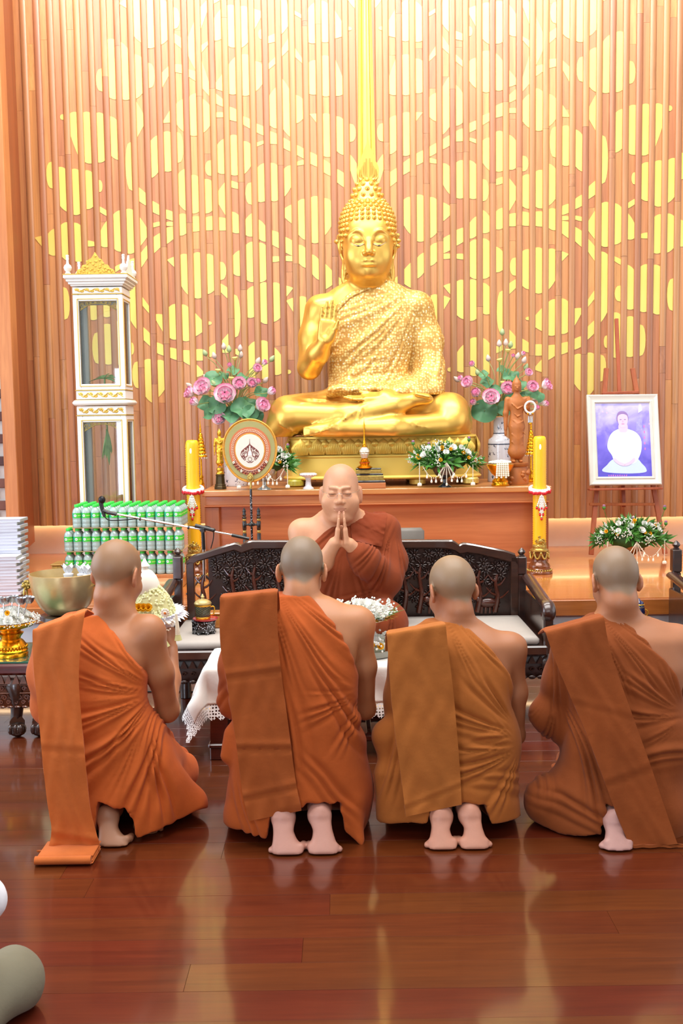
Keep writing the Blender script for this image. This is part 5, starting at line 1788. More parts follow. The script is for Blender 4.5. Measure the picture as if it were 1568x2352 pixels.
for y in (675, 896, 918.5, 954):
 MB().box((0, 0, cz(y)), (cw + 0.008, cd_ + 0.008, 0.004)).build('gold_line', M_CGOLD, cab, 0)
ml = MB()
for i in range(7):
 a = PI * i / 6
ml.box((0, 0, (cz(919) + cz(931)) / 2), (cw + 0.05, cd_ + 0.05, cz(919) - cz(931)), bev=0.014)
ml.build('waist_moulding', M_CREAM, cab, 50)
def glazed_case(y0, z1, z0, nm):
 z_t, z_b = z1, z0
 st = 0.038
 b = MB()
 for sx in (-1, 1):
  for sy in (-1, 1):
   b.box((sx * (cw / 2 - st / 2), sy * (cd_ / 2 - st / 2), (z_t + z_b) / 2), (st, st, z_t - z_b), bev=0.003)
 for zz, hh_ in ((z_t - 0.022, 0.044), (z_b + 0.02, 0.04)):
  for sy in (-1, 1):
   b.box((0, sy * (cd_ / 2 - st / 2), zz), (cw - 2 * st, st, hh_), bev=0.003)
  for sx in (-1, 1):
   b.box((sx * (cw / 2 - st / 2), 0, zz), (st, cd_ - 2 * st, hh_), bev=0.003)
 f = b.build(nm, M_CREAM, cab)
 g = MB()
 iw, it_, ib = cw / 2 - 0.030, z_t - 0.030, z_b + 0.026
 for sx in (-1, 1):
  g.box((sx * iw, -cd_ / 2 - 0.001, (it_ + ib) / 2), (0.005, 0.006, it_ - ib))
  g.box((cw / 2 + 0.001, sx * (cd_ / 2 - 0.026), (it_ + ib) / 2), (0.006, 0.005, it_ - ib))
 for zz in (it_, ib):
  g.box((0, -cd_ / 2 - 0.001, zz), (2 * iw, 0.006, 0.005))
  g.box((cw / 2 + 0.001, 0, zz), (0.006, cd_ - 0.052, 0.005))
 g.build('gold_bead', M_CGOLD, f, 0)
 for sx in (-1, 1):
  rp = MB()
  n = int((z_t - z_b) / 0.011)
  for i in range(n):
   rp.sphere((sx * (cw / 2 - 0.006), -cd_ / 2 - 0.001, z_b + (i + 0.5) * 0.011), (0.004, 0.003, 0.006), 5, 4)
  rp.build('rope_moulding', M_CREAM, f)
 # pierced gilt spandrel under the head rail
 s = MB()
 zt2, hw = z_t - 0.044, cw / 2 - st
 for sx in (-1, 1):
  s.tube(bez([(0, -cd_ / 2 + 0.02, zt2 - 0.012), (sx * hw * 0.45, -cd_ / 2 + 0.02, zt2 - 0.022), (sx * hw * 0.95, -cd_ / 2 + 0.02, zt2 - 0.060)], 6), 0.004, 6)
  for cx, czz, r in ((0.86, 0.026, 0.015), (0.60, 0.017, 0.011), (0.72, 0.038, 0.008), (0.40, 0.012, 0.008), (0.88, 0.048, 0.007), (0.16, 0.012, 0.008)):
   q = [(sx * hw * cx + r * (1 - t / 22) * math.cos(t * 0.55), -cd_ / 2 + 0.02, zt2 - czz + r * (1 - t / 22) * math.sin(t * 0.55)) for t in range(17)]
   s.tube(q, 0.0028, 5)
  s.tube([(sx * hw, -cd_ / 2 + 0.02, zt2), (sx * hw, -cd_ / 2 + 0.02, zt2 - 0.062)], 0.0035, 5)
 s.tube([(-hw, -cd_ / 2 + 0.02, zt2 - 0.002), (hw, -cd_ / 2 + 0.02, zt2 - 0.002)], 0.0035, 5)
 s.build('gilt_spandrel', M_CGOLD, f)
 p = MB()
 p.box((0, -cd_ / 2 + 0.012, (z_t + z_b) / 2), (cw - 2 * st + 0.004, 0.003, z_t - z_b - 0.08))
 p.build('front_pane', M_GLASS, f, 0)
 for sx in (-1, 1):
  MB().box((sx * (cw / 2 - 0.012), 0, (z_t + z_b) / 2), (0.003, cd_ - 2 * st + 0.004, z_t - z_b - 0.08)).build('side_pane', M_GLASS, f, 0)
 MB().box((0, cd_ / 2 - 0.012, (z_t + z_b) / 2), (cw - 2 * st + 0.004, 0.003, z_t - z_b - 0.08)).build('back_pane', M_GLASS, f, 0)
 return f
glazed_case(0, cz(676), cz(895.5), 'upper_case')
glazed_case(0, cz(955), 0.10, 'lower_case')
MB().box((0, 0, 0.05), (cw + 0.03, cd_ + 0.03, 0.098), bev=0.006).build('plinth', M_CREAM, cab)
fin = MB()
fin.lathe([(0.012, 0), (0.020, 0.004), (0.020, 0.010), (0.012, 0.016), (0.024, 0.030), (0.028, 0.045), (0.022, 0.060), (0.010, 0.070), (0.008, 0.095), (0.011, 0.102), (0.009, 0.118), (0.012, 0.122), (0.008, 0.130)], 12)
fm = fin.mesh('finial', M_CREAM)
for sx, sy in ((-1, -1), (1, -1), (1, 1), (-1, 1)):
 o = link('finial', fm, cab, (sx * (cw / 2 + 0.02), sy * (cd_ / 2 + 0.02), zt_c + 0.004))
cr = MB()
cpts = [(-0.135, 0), (-0.12, 0.03), (-0.10, 0.035), (-0.085, 0.06), (-0.06, 0.065), (-0.045, 0.095), (-0.025, 0.105), (0, 0.145), (0.025, 0.105), (0.045, 0.095), (0.06, 0.065), (0.085, 0.06), (0.10, 0.035), (0.12, 0.03), (0.135, 0)]
cr.prism(cpts, 0.014, Matrix.Translation((0, -cd_ / 2 - 0.03, zt_c + 0.005)))
for i in range(46):
 t = RND.random()
 x = (RND.random() - 0.5) * 0.23
 zmax = 0.13 * (1 - abs(x) / 0.14)
 cr.sphere((x, -cd_ / 2 - 0.03, zt_c + 0.008 + RND.random() * max(0.01, zmax)), (0.010, 0.007, 0.008), 6, 4)
cr.build('gilt_crest', M_CGOLD, cab)
cr2 = MB()
cr2.prism([(y_, z_) for y_, z_ in cpts], 0.012, rotm(rz=PI / 2, t=(cw / 2 + 0.03, 0, zt_c + 0.005)))
cr2.build('side_crest', M_CREAM, cab)
# pale green leaves modelled as solid shapes inside the glass cases
M_PALM = plain('pale_green_leaf', (150, 190, 104), 0.4, var=0.3, vscale=14)
def fronds(name, label, loc, hang):
 t = thing(name, label, 'plant', loc)
 st = MB()
 st.tube([(0, 0, 0), (0, 0.01, 0.06 if not hang else -0.05)], 0.006, 6)
 st.build('stem', M_PALM, t)
 for i in range(9):
  a = -1.25 + i * 0.31
  L = 0.12 + 0.05 * RND.random()
  b = MB()
  n = 8
  vs, fs = [], []
  for k in range(n + 1):
   u = k / n
   x = math.sin(a) * L * u * (0.75 if not hang else 0.30)
   z = (math.cos(a) * L * u * 0.5 - 0.05 * u * u + 0.04) if not hang else (-0.05 - L * u * (1.3 + 0.6 * (i == 5)))
   w = 0.016 * math.sin(PI * (0.08 + 0.9 * u))
   ax_ = (0.25 * w, 0.9 * w)
   vs += [(x - w * (0.3 + abs(math.cos(a)) * 0.7), -0.02 * math.sin(a * 2), z - w * 0.4), (x, -0.02 * math.sin(a * 2) - 0.004, z + 0.002), (x + w * (0.3 + abs(math.cos(a)) * 0.7), -0.02 * math.sin(a * 2), z + w * 0.4)]
  for k in range(n):
   q = k * 3
   fs += [(q, q + 1, q + 4, q + 3), (q + 1, q + 2, q + 5, q + 4)]
  b.add(vs, fs)
  b.build('leaf', M_PALM, t, 60)
 return t
fronds('palm_sprig', 'pale green leaves lying in the upper glass case of the cabinet', (cab.location.x + 0.0, CD + 0.13, Z_STAGE + cz(895.5) + 0.041), False)
fronds('palm_leaf_bundle', 'pale green leaf bundle hanging in the lower glass case of the cabinet', (cab.location.x + 0.01, CD + 0.11, Z_STAGE + cz(955) - 0.0445), True)
# ------------------------------------------------------------------ carved rosewood bench
M_RELIEF = plain('carved_relief', (44, 22, 16), 0.34, var=0.35, vscale=25, coat=0.25, spec=0.5)
M_CUSH = cloth('grey_cushion', (182, 174, 166), 0.05, rough=0.8)
BX0, BX1 = P(412, 1400, 5.86).x, P(1203, 1400, 5.86).x
BC, BW = (BX0 + BX1) / 2, BX1 - BX0
BYF, BYB = 5.24, 5.90
bench = thing('carved_bench', 'dark carved rosewood bench with grey seat cushions and tree relief back', 'bench', (BC, 5.57, 0))
yb_, yf_ = BYB - 5.57, BYF - 5.57
def bxz(px, py, D=5.86):
 p = P(px, py, D)
 return (p.x - BC, p.z)
top = [(428, 1352), (428, 1290), (440, 1276), (470, 1268), (505, 1256), (540, 1246), (549, 1247), (555, 1252), (562, 1244), (580, 1241), (690, 1241), (845, 1241), (990, 1240), (1040, 1240), (1048, 1246), (1055, 1251), (1064, 1246), (1085, 1249), (1120, 1256), (1160, 1264), (1185, 1272), (1190, 1290), (1190, 1352)]
inn = [(1172, 1430), (1172, 1292), (1150, 1286), (1100, 1274), (1072, 1270), (1055, 1273), (1042, 1264), (1020, 1260), (845, 1260), (690, 1260), (580, 1262), (566, 1267), (553, 1272), (540, 1264), (500, 1276), (448, 1292), (434, 1296), (434, 1430)]
inn = [(max(min(x, 1170), 446), y) for x, y in inn]
rail = MB()
po_ = [bxz(*q) for q in top]
pi_ = [bxz(*q) for q in inn][::-1]
n_ = 48
def resam(poly, n):
 L = [0]
 for a, b in zip(poly, poly[1:]):
  L.append(L[-1] + math.dist(a, b))
 out = []
 for i in range(n):
  t = L[-1] * i / (n - 1)
  j = min(max(k for k in range(len(L)) if L[k] <= t + 1e-9), len(poly) - 2)
  f = (t - L[j]) / max(1e-9, L[j + 1] - L[j])
  out.append((poly[j][0] + (poly[j + 1][0] - poly[j][0]) * f, poly[j][1] + (poly[j + 1][1] - poly[j][1]) * f))
 return out
# rail follows the top outline; the panel opening lies below it
xs_ = [i / 90 for i in range(91)]
topx = [bxz(*q) for q in top[1:-1]]
innx = sorted(set([bxz(*q) for q in inn[1:-1]]))
def lerp_poly(poly, x):
 poly = sorted(poly)
 return float(np.interp(x, [p[0] for p in poly], [p[1] for p in poly]))
xa, xb = topx[0][0], topx[-1][0]
vs, fs = [], []
for t in xs_:
 x = xa + (xb - xa) * t
 zt_1, zi_1 = lerp_poly(topx, x), lerp_poly(innx, x)
 zi_1 = min(zi_1, zt_1 - 0.03)
 vs += [(x, yb_ - 0.045, zi_1), (x, yb_ - 0.055, zi_1 + 0.008), (x, yb_ - 0.055, zt_1 - 0.008), (x, yb_ - 0.045, zt_1), (x, yb_ - 0.01, zt_1), (x, yb_ - 0.01, zi_1)]
for i in range(len(xs_) - 1):
 for k in range(6):
  m = (k + 1) % 6
  fs.append((i * 6 + k, i * 6 + m, i * 6 + 6 + m, i * 6 + 6 + k)[::-1])
fs.append(tuple(range(6))); fs.append(tuple(range(len(vs) - 6, len(vs)))[::-1])
rail.add(vs, fs)
SEAT = P(480, 1470, 5.3).z
seat_rail_z = SEAT - 0.06
for x0, x1 in ((428, 446), (1172, 1190)):
 a, b = bxz(x0, 1300)[0], bxz(x1, 1300)[0]
 z1_ = bxz(0, 1300)[1]
 rail.box(((a + b) / 2, yb_ - 0.0325, (z1_ + SEAT) / 2 - 0.03), (b - a, 0.045, z1_ - SEAT + 0.08), bev=0.004)
rail.build('back_frame', M_DARKWOOD, bench)
# back panel and its relief of trees
zt_p = bxz(0, 1262)[1]
px0, px1 = bxz(446, 0)[0], bxz(1172, 0)[0]
back = MB()
vs, fs = [], []
for t in xs_:
 x = px0 - 0.006 + (px1 - px0 + 0.012) * t
 z = min(lerp_poly(innx, x) + 0.012, 9)
 vs += [(x, yb_ - 0.026, SEAT - 0.04), (x, yb_ - 0.026, z), (x, yb_ - 0.012, z), (x, yb_ - 0.012, SEAT - 0.04)]
for i in range(len(xs_) - 1):
 for k in range(4):
  m = (k + 1) % 4
  fs.append((i * 4 + k, i * 4 + m, i * 4 + 4 + m, i * 4 + 4 + k)[::-1])
back.add(vs, fs)
back.build('back_panel', M_RELIEF, bench, 30)
rs = random.Random(21)
def leaf_tuft(b, x, z, r, y):
 n = 9
 for i in range(n):
  a = 2 * PI * i / n + rs.random() * 0.3
  b.sphere((0, 0, 0), (r * 0.44, 0.008, r * 0.15), 6, 4, rotm(0, -a, 0, (x + math.cos(a) * r * 0.52, y - 0.004, z + math.sin(a) * r * 0.5)))
 b.sphere((x, y - 0.012, z), r * 0.2, 6, 4)
rel = MB()
yrel = yb_ - 0.032
cols = int((px1 - px0) / 0.062)
for i in range(cols):
 x = px0 + (i + 0.5) * (px1 - px0) / cols
 ztop = lerp_poly(innx, x)
 for j in range(6):
  zz = ztop - 0.035 - j * 0.058 + rs.uniform(-0.012, 0.012)
  xx = x + (0.03 if j % 2 else 0) + rs.uniform(-0.012, 0.012)
  if zz < SEAT + 0.05 or not px0 + 0.03 < xx < px1 - 0.03:
   continue
  if j >= 3 and rs.random() < 0.45:
   continue
  leaf_tuft(rel, xx, zz, 0.037 + rs.random() * 0.010, yrel)
tag(rel.build('leaf_relief', M_RELIEF, bench, 50), kind='stuff')
tr_m = plain('relief_trunk', (74, 34, 22), 0.25, var=0.3, vscale=25, coat=0.6)
for px in (467, 535, 585, 640, 930, 965, 1010, 1065, 1100, 1140):
 x, _ = bxz(px, 1350)
 b = MB()
 z0_ = SEAT + 0.02
 z1_ = lerp_poly(innx, x) - 0.09
 q = bez([(x - 0.01, yrel - 0.008, z0_), (x + 0.006, yrel - 0.012, z0_ + (z1_ - z0_) * 0.4), (x - 0.006, yrel - 0.012, z0_ + (z1_ - z0_) * 0.75), (x + 0.004, yrel - 0.008, z1_)], 5)
 b.tube(q, [0.016 - 0.009 * i / (len(q) - 1) for i in range(len(q))], 7)
 for t, sx, L in ((0.35, 1, 0.07), (0.45, -1, 0.06), (0.7, 1, 0.05), (0.8, -1, 0.05)):
  z = z0_ + (z1_ - z0_) * t
  b.tube(bez([(x, yrel - 0.01, z), (x + sx * L * 0.5, yrel - 0.012, z + 0.012), (x + sx * L, yrel - 0.008, z + 0.045)], 4), [0.007] * 4 + [0.006, 0.005, 0.004, 0.004, 0.003], 6)
 b.build('tree_relief', tr_m, bench, 50)
for px in (620, 1000, 1120):
 x, z = bxz(px, 1385)
 b = MB()
 b.sphere((x, yrel - 0.004, z), (0.055, 0.02, 0.03), 12, 8)
 b.sphere((x - 0.05, yrel - 0.008, z + 0.022), (0.022, 0.016, 0.02), 10, 6)
 for k in range(4):
  b.tube([(x - 0.035 + k * 0.024, yrel - 0.008, z - 0.02), (x - 0.037 + k * 0.024, yrel - 0.008, z - 0.06)], 0.008, 6)
 b.build('animal_relief', tr_m, bench, 50)
# posts with turned finials
for px in (408, 1198):
 x = bxz(px, 1300)[0]
 zt_1 = bxz(px, 1278)[1]
 b = MB()
 b.box((x, yb_ - 0.03, (zt_1 + bxz(0, 1336)[1]) / 2), (0.052, 0.06, zt_1 - bxz(0, 1336)[1]), bev=0.006)
 b.box((x, yb_ - 0.03, (bxz(0, 1336)[1] + 0.10) / 2), (0.045, 0.055, bxz(0, 1336)[1] - 0.10), bev=0.006)
 p = b.build('back_post', M_DARKWOOD, bench)
 MB().lathe([(0.016, 0), (0.020, 0.004), (0.013, 0.010), (0.021, 0.018), (0.023, 0.026), (0.017, 0.036), (0.006, 0.046), (0.0, 0.050)], 14, Matrix.Translation((x, yb_ - 0.03, zt_1))).build('finial', M_DARKWOOD, p)
 s = 1 if px > 800 else -1
 a = MB()
 xa_ = x + s * 0.03
 q = bez([(xa_, yb_ - 0.06, SEAT + 0.22), (xa_, yb_ - 0.25, SEAT + 0.20), (xa_, yf_ + 0.12, SEAT + 0.17), (xa_, yf_ + 0.03, SEAT + 0.165), (xa_, yf_ - 0.005, SEAT + 0.13), (xa_, yf_ + 0.02, SEAT + 0.10), (xa_, yf_ + 0.045, SEAT + 0.115)], 6)
 a.tube(q, 0.036, 10, flat=0.62)
 a.build('armrest', M_DARKWOOD, bench, 50)
 a = MB()
 a.box((xa_, yf_ + 0.03, SEAT + 0.0), (0.05, 0.055, 0.27), bev=0.008)
 a.box((xa_, (yf_ + yb_) / 2, SEAT + 0.02), (0.03, yb_ - yf_ - 0.1, 0.25), bev=0.004)
 a.build('side_panel', M_DARKWOOD, bench)
# seat
MB().box((0, (yf_ + yb_) / 2 - 0.02, SEAT - 0.065), (BW + 0.02, yb_ - yf_ + 0.0, 0.05), bev=0.008).build('seat_board', M_DARKWOOD, bench)
for i in range(4):
 w = (BW - 0.05) / 4
 MB().box((-BW / 2 + 0.025 + (i + 0.5) * w, (yf_ + yb_) / 2 - 0.03, SEAT - 0.018), (w - 0.006, yb_ - yf_ - 0.06, 0.045), bev=0.014).build('seat_cushion', M_CUSH, bench, 60)
ap = MB()
ap.box((0, yf_ + 0.02, SEAT - 0.15), (BW + 0.01, 0.03, 0.12), bev=0.004)
for i in range(44):
 x = -BW / 2 + (i + 0.5) * BW / 44
 ap.frustum((x, yf_ + 0.003, SEAT - 0.135), (0.040, 0.012), (x, yf_ + 0.003, SEAT - 0.098), (0.006, 0.004))
 ap.tube([(x + 0.012 * math.cos(t * 0.6) * (1 - t / 16), yf_ + 0.002, SEAT - 0.165 + 0.012 * math.sin(t * 0.6) * (1 - t / 16)) for t in range(12)], 0.0045, 5)
 ap.sphere((x, yf_ + 0.0, SEAT - 0.205), (0.02, 0.012, 0.012), 6, 4)
ap.build('carved_apron', M_RELIEF, bench, 50)
def cabriole(x, y, s, h, out_y=-0.03):
 b = MB()
 q = bez([(x, y, h), (x + s * 0.012, y + out_y * 0.8, h * 0.78), (x + s * 0.004, y + out_y * 0.3, h * 0.42), (x - s * 0.006, y + out_y * 0.2, h * 0.22), (x + s * 0.012, y + out_y * 1.2, 0.065)], 6)
 R_ = [0.05, 0.052, 0.056, 0.058, 0.056, 0.052, 0.046, 0.042, 0.038, 0.036, 0.034, 0.032, 0.031, 0.03, 0.03, 0.03, 0.03, 0.03, 0.03, 0.031, 0.032, 0.034, 0.036, 0.038, 0.04]
 b.tube(q, R_[:len(q)], 10)
 b.sphere((x + s * 0.014, y + out_y * 1.3, 0.036), (0.044, 0.046, 0.036), 12, 8)
 for k in (-1, 0, 1):
  b.sphere((x + s * 0.014 + k * 0.026, y + out_y * 1.3 - 0.030, 0.045), (0.013, 0.022, 0.028), 8, 6)
 return b
for sx in (-1, 1):
 cabriole(sx * (BW / 2 + 0.02), yf_ + 0.05, sx, SEAT - 0.10).build('leg', M_DARKWOOD, bench, 50)
 MB().tube(bez([(sx * (BW / 2 - 0.03), yb_ - 0.07, SEAT - 0.1), (sx * (BW / 2 - 0.05), yb_ - 0.08, 0.2), (sx * (BW / 2 - 0.03), yb_ - 0.08, 0.1), (sx * (BW / 2 - 0.03), yb_ - 0.09, 0.0)], 5), [0.04] * 4 + [0.034] * 4 + [0.032] * 4 + [0.034] * 4, 8).build('leg', M_DARKWOOD, bench, 50)
b2 = copy_tree(bench)
b2['label'] = 'second carved rosewood bench just entering at the right edge beyond the kneeling monk'
b2.location.x += P(1553, 1300, 5.86).x - P(408, 1300, 5.86).x
bench['group'] = b2['group'] = 'carved rosewood benches'
# ------------------------------------------------------------------ carved table with a glass top at the left
LTZ = P(40, 1520, 5.10).z
lx1 = P(104, 1560, 5.12).x
lt = thing('carved_side_table', 'low carved rosewood table with glass top at the left edge', 'table', (lx1 - 0.5, 5.33, 0))
MB().box((0, 0, LTZ - 0.005), (1.0, 0.46, 0.010), bev=0.002).build('glass_top', plain('green_edge_glass', (24, 92, 72), 0.05, var=0.05, coat=1.0, spec=0.8), lt)
MB().box((0, 0, LTZ - 0.038), (1.02, 0.48, 0.055), bev=0.010).build('tabletop', M_REDWOOD, lt)
ap = MB()
n = 26
z0 = LTZ - 0.066
ap.box((0, -0.205, z0 - 0.085), (0.98, 0.025, 0.17), bev=0.004)
for i in range(n):
 x = -0.49 + (i + 0.5) * 0.98 / n
 ap.frustum((x, -0.226, z0 - 0.046), (0.036, 0.022), (x, -0.222, z0 - 0.006), (0.006, 0.006))
 for zz, r, dx in ((z0 - 0.072, 0.012, 0), (z0 - 0.118, 0.014, 0.012), (z0 - 0.142, 0.011, -0.006)):
  sg = 1 if i % 2 else -1
  ap.tube([(x + dx + sg * r * math.cos(t * 0.62) * (1 - t / 18), -0.222, zz + r * math.sin(t * 0.62) * (1 - t / 18)) for t in range(14)], 0.0045, 5)
 ap.sphere((x, -0.22, z0 - 0.166), (0.018, 0.012, 0.008), 6, 4)
ap.box((0, -0.22, z0 - 0.054), (0.985, 0.02, 0.008), bev=0.002)
ap.box((0, -0.22, z0 - 0.096), (0.985, 0.02, 0.008), bev=0.002)
ap.build('carved_apron', plain('carved_table_relief', (92, 46, 24), 0.24, var=0.35, vscale=25, coat=0.6), lt, 50)
for x in (P(38, 1660, 5.15).x - (lx1 - 0.5), -0.45, 0.45):
 cabriole(x, -0.17, -1 if x < 0 else 1, LTZ - 0.1).build('leg', M_DARKWOOD, lt, 50)
for x in (-0.42, 0.42):
 cabriole(x, 0.15, 1, LTZ - 0.1, 0.02).build('leg', M_DARKWOOD, lt, 50)
# ------------------------------------------------------------------ coffee table with its white cloth
CTZ = P(872, 1527, 4.72).z
kx0, kx1 = P(474, 1531, 4.70).x, P(1010, 1520, 4.70).x
kt = thing('coffee_table', 'red rosewood coffee table under a white lace cloth', 'table', ((kx0 + kx1) / 2, 4.90, 0))
kw, kd = kx1 - kx0, 0.40
MB().box((0, 0, CTZ - 0.022), (kw, kd, 0.035), bev=0.008).build('tabletop', M_REDWOOD, kt)
for sx in (-1, 1):
 for sy in (-1, 1):
  b = MB()
  b.frustum((sx * (kw / 2 - 0.05), sy * (kd / 2 - 0.05), 0.075), (0.085, 0.085), (sx * (kw / 2 - 0.05), sy * (kd / 2 - 0.05), CTZ - 0.04), (0.070, 0.070))
  b.box((sx * (kw / 2 - 0.05), sy * (kd / 2 - 0.05), 0.068), (0.105, 0.105, 0.02), bev=0.006)
  b.box((sx * (kw / 2 - 0.05), sy * (kd / 2 - 0.05), 0.029), (0.09, 0.09, 0.058), bev=0.004)
  b.build('leg', M_REDWOOD, kt)
for sy in (-1, 1):
 MB().box((0, sy * (kd / 2 - 0.05), 0.085), (kw - 0.15, 0.035, 0.03), bev=0.006).build('stretcher', M_REDWOOD, kt)
 MB().box((0, sy * (kd / 2 - 0.04), CTZ - 0.07), (kw - 0.12, 0.025, 0.06), bev=0.003).build('apron', M_REDWOOD, kt)
for i in range(9):
 MB().box((-kw / 2 + 0.12 + i * (kw - 0.24) / 8, 0, 0.10), (0.025, kd - 0.1, 0.015), bev=0.003).build('shelf_slat', M_REDWOOD, kt)
M_LINEN = cloth('white_damask', (236, 232, 224), 0.03, weave=260, rough=0.75, sheen=0.1)
def lace_mat():
 t = NT('white_lace')
 t.b.inputs['Base Color'].default_value = srgb(244, 243, 242)
 t.b.inputs['Roughness'].default_value = 0.8
 v = t.coord('UV')
 vo = t.n('ShaderNodeTexVoronoi')
 vo.inputs['Scale'].default_value = 1.0
 vo.inputs['Randomness'].default_value = 0.25
 t.l(v, vo.inputs['Vector'])
 a = t.math('GREATER_THAN', vo.outputs['Distance'], 0.33)
 t.l(a, t.b.inputs['Alpha'])
 return t.m
M_LACE = lace_mat()
over = 0.235
cl = thing('tablecloth', 'white damask cloth with a lace border over the coffee table', 'tablecloth', (kt.location.x, kt.location.y, CTZ + 0.0))
def cloth_pt(x, y):
 """x, y on the flat sheet -> draped point"""
 ex, ey = max(0, abs(x) - kw / 2), max(0, abs(y) - kd / 2)
 sx, sy = math.copysign(1, x), math.copysign(1, y)
 px = sx * min(abs(x), kw / 2)
 py = sy * min(abs(y), kd / 2)
 d = math.hypot(ex, ey)
 if d < 1e-9:
  return Vector((x, y, 0.004))
 rr = 0.014
 # round over the edge, then hang with soft pleats and a little flare
 a = min(d / rr, PI / 2)
 hor = rr * math.sin(a)
 drop = rr * (1 - math.cos(a)) + max(0, d - rr * PI / 2)
 fl = (0.38 if sx < 0 else 0.10) * ex / d + 0.03
 wave = 0.010 * math.sin((x + y) * 24) * min(1, drop / 0.12)
 ux, uy = ex / d, ey / d
 hor += drop * fl + wave
 return Vector((px + sx * ux * hor, py + sy * uy * hor, 0.004 - drop))
def sheet(x0, x1, y0, y1, nx, ny):
 b = MB()
 vs = [cloth_pt(x0 + (x1 - x0) * i / nx, y0 + (y1 - y0) * j / ny) for j in range(ny + 1) for i in range(nx + 1)]
 fs = [(j * (nx + 1) + i, j * (nx + 1) + i + 1, (j + 1) * (nx + 1) + i + 1, (j + 1) * (nx + 1) + i) for j in range(ny) for i in range(nx)]
 return b.add(vs, fs)
hx, hy = kw / 2 + over - 0.055, kd / 2 + over - 0.055
sh_ = sheet(-hx, hx, -hy, hy, 110, 70).build('cloth', M_LINEN, cl, 60)
sol = sh_.modifiers.new('thickness', 'SOLIDIFY')
sol.thickness = 0.0015
sol.offset = 1
# lace border with pointed scallops, one strip per side
for side in range(4):
 b = MB()
 vs, fs, uv = [], [], []
 L = hx if side % 2 == 0 else hy
 n = int(2 * L / 0.0075)
 rows_ = 6
 for i in range(n + 1):
  s = -L + 2 * L * i / n
  ph = (i % 5) / 5.0
  sc = 0.055 + 0.020 * (1 - abs(2 * ph - 1))
  # the border mitres out at the corners
  ss = s * (1 + 0.06 / L)
  for j in range(rows_ + 1):
   e = sc * j / rows_
   m = s + (ss - s) * j / rows_
   if side == 0:
    p = cloth_pt(m, -hy - e)
   elif side == 2:
    p = cloth_pt(m, hy + e)
   elif side == 1:
    p = cloth_pt(hx + e, m)
   else:
    p = cloth_pt(-hx - e, m)
   vs.append(p)
   uv.append((m / 0.0135, e / 0.0135))
 for i in range(n):
  for j in range(rows_):
   a = i * (rows_ + 1) + j
   fs.append((a, a + 1, a + rows_ + 2, a + rows_ + 1))
 b.add(vs, fs)
 o = b.build('lace_border', M_LACE, cl, 60)
 ul = o.data.uv_layers.new(name='UVMap')
 for lp in o.data.loops:
  ul.data[lp.index].uv = uv[lp.vertex_index]
# grey chair back behind the bench, low base under the bottles, stool and side table out of view
M_GREYV = plain('grey_vinyl', (112, 106, 98), 0.5, var=0.06)
g0, g1 = P(897, 1214, 6.5), P(975, 1270, 6.5)
t = thing('floor_chair', 'grey padded low seat back behind the bench', 'chair', ((g0.x + g1.x) / 2, 6.5, Z_STAGE))
MB().box((0, 0.03, (g0.z - Z_STAGE) / 2 + 0.05), (g1.x - g0.x, 0.06, g0.z - Z_STAGE - 0.10), bev=0.02).build('backrest', M_GREYV, t, 50)
MB().box((0, -0.12, 0.05), (g1.x - g0.x, 0.34, 0.098), bev=0.02).build('seat', M_GREYV, t, 50)
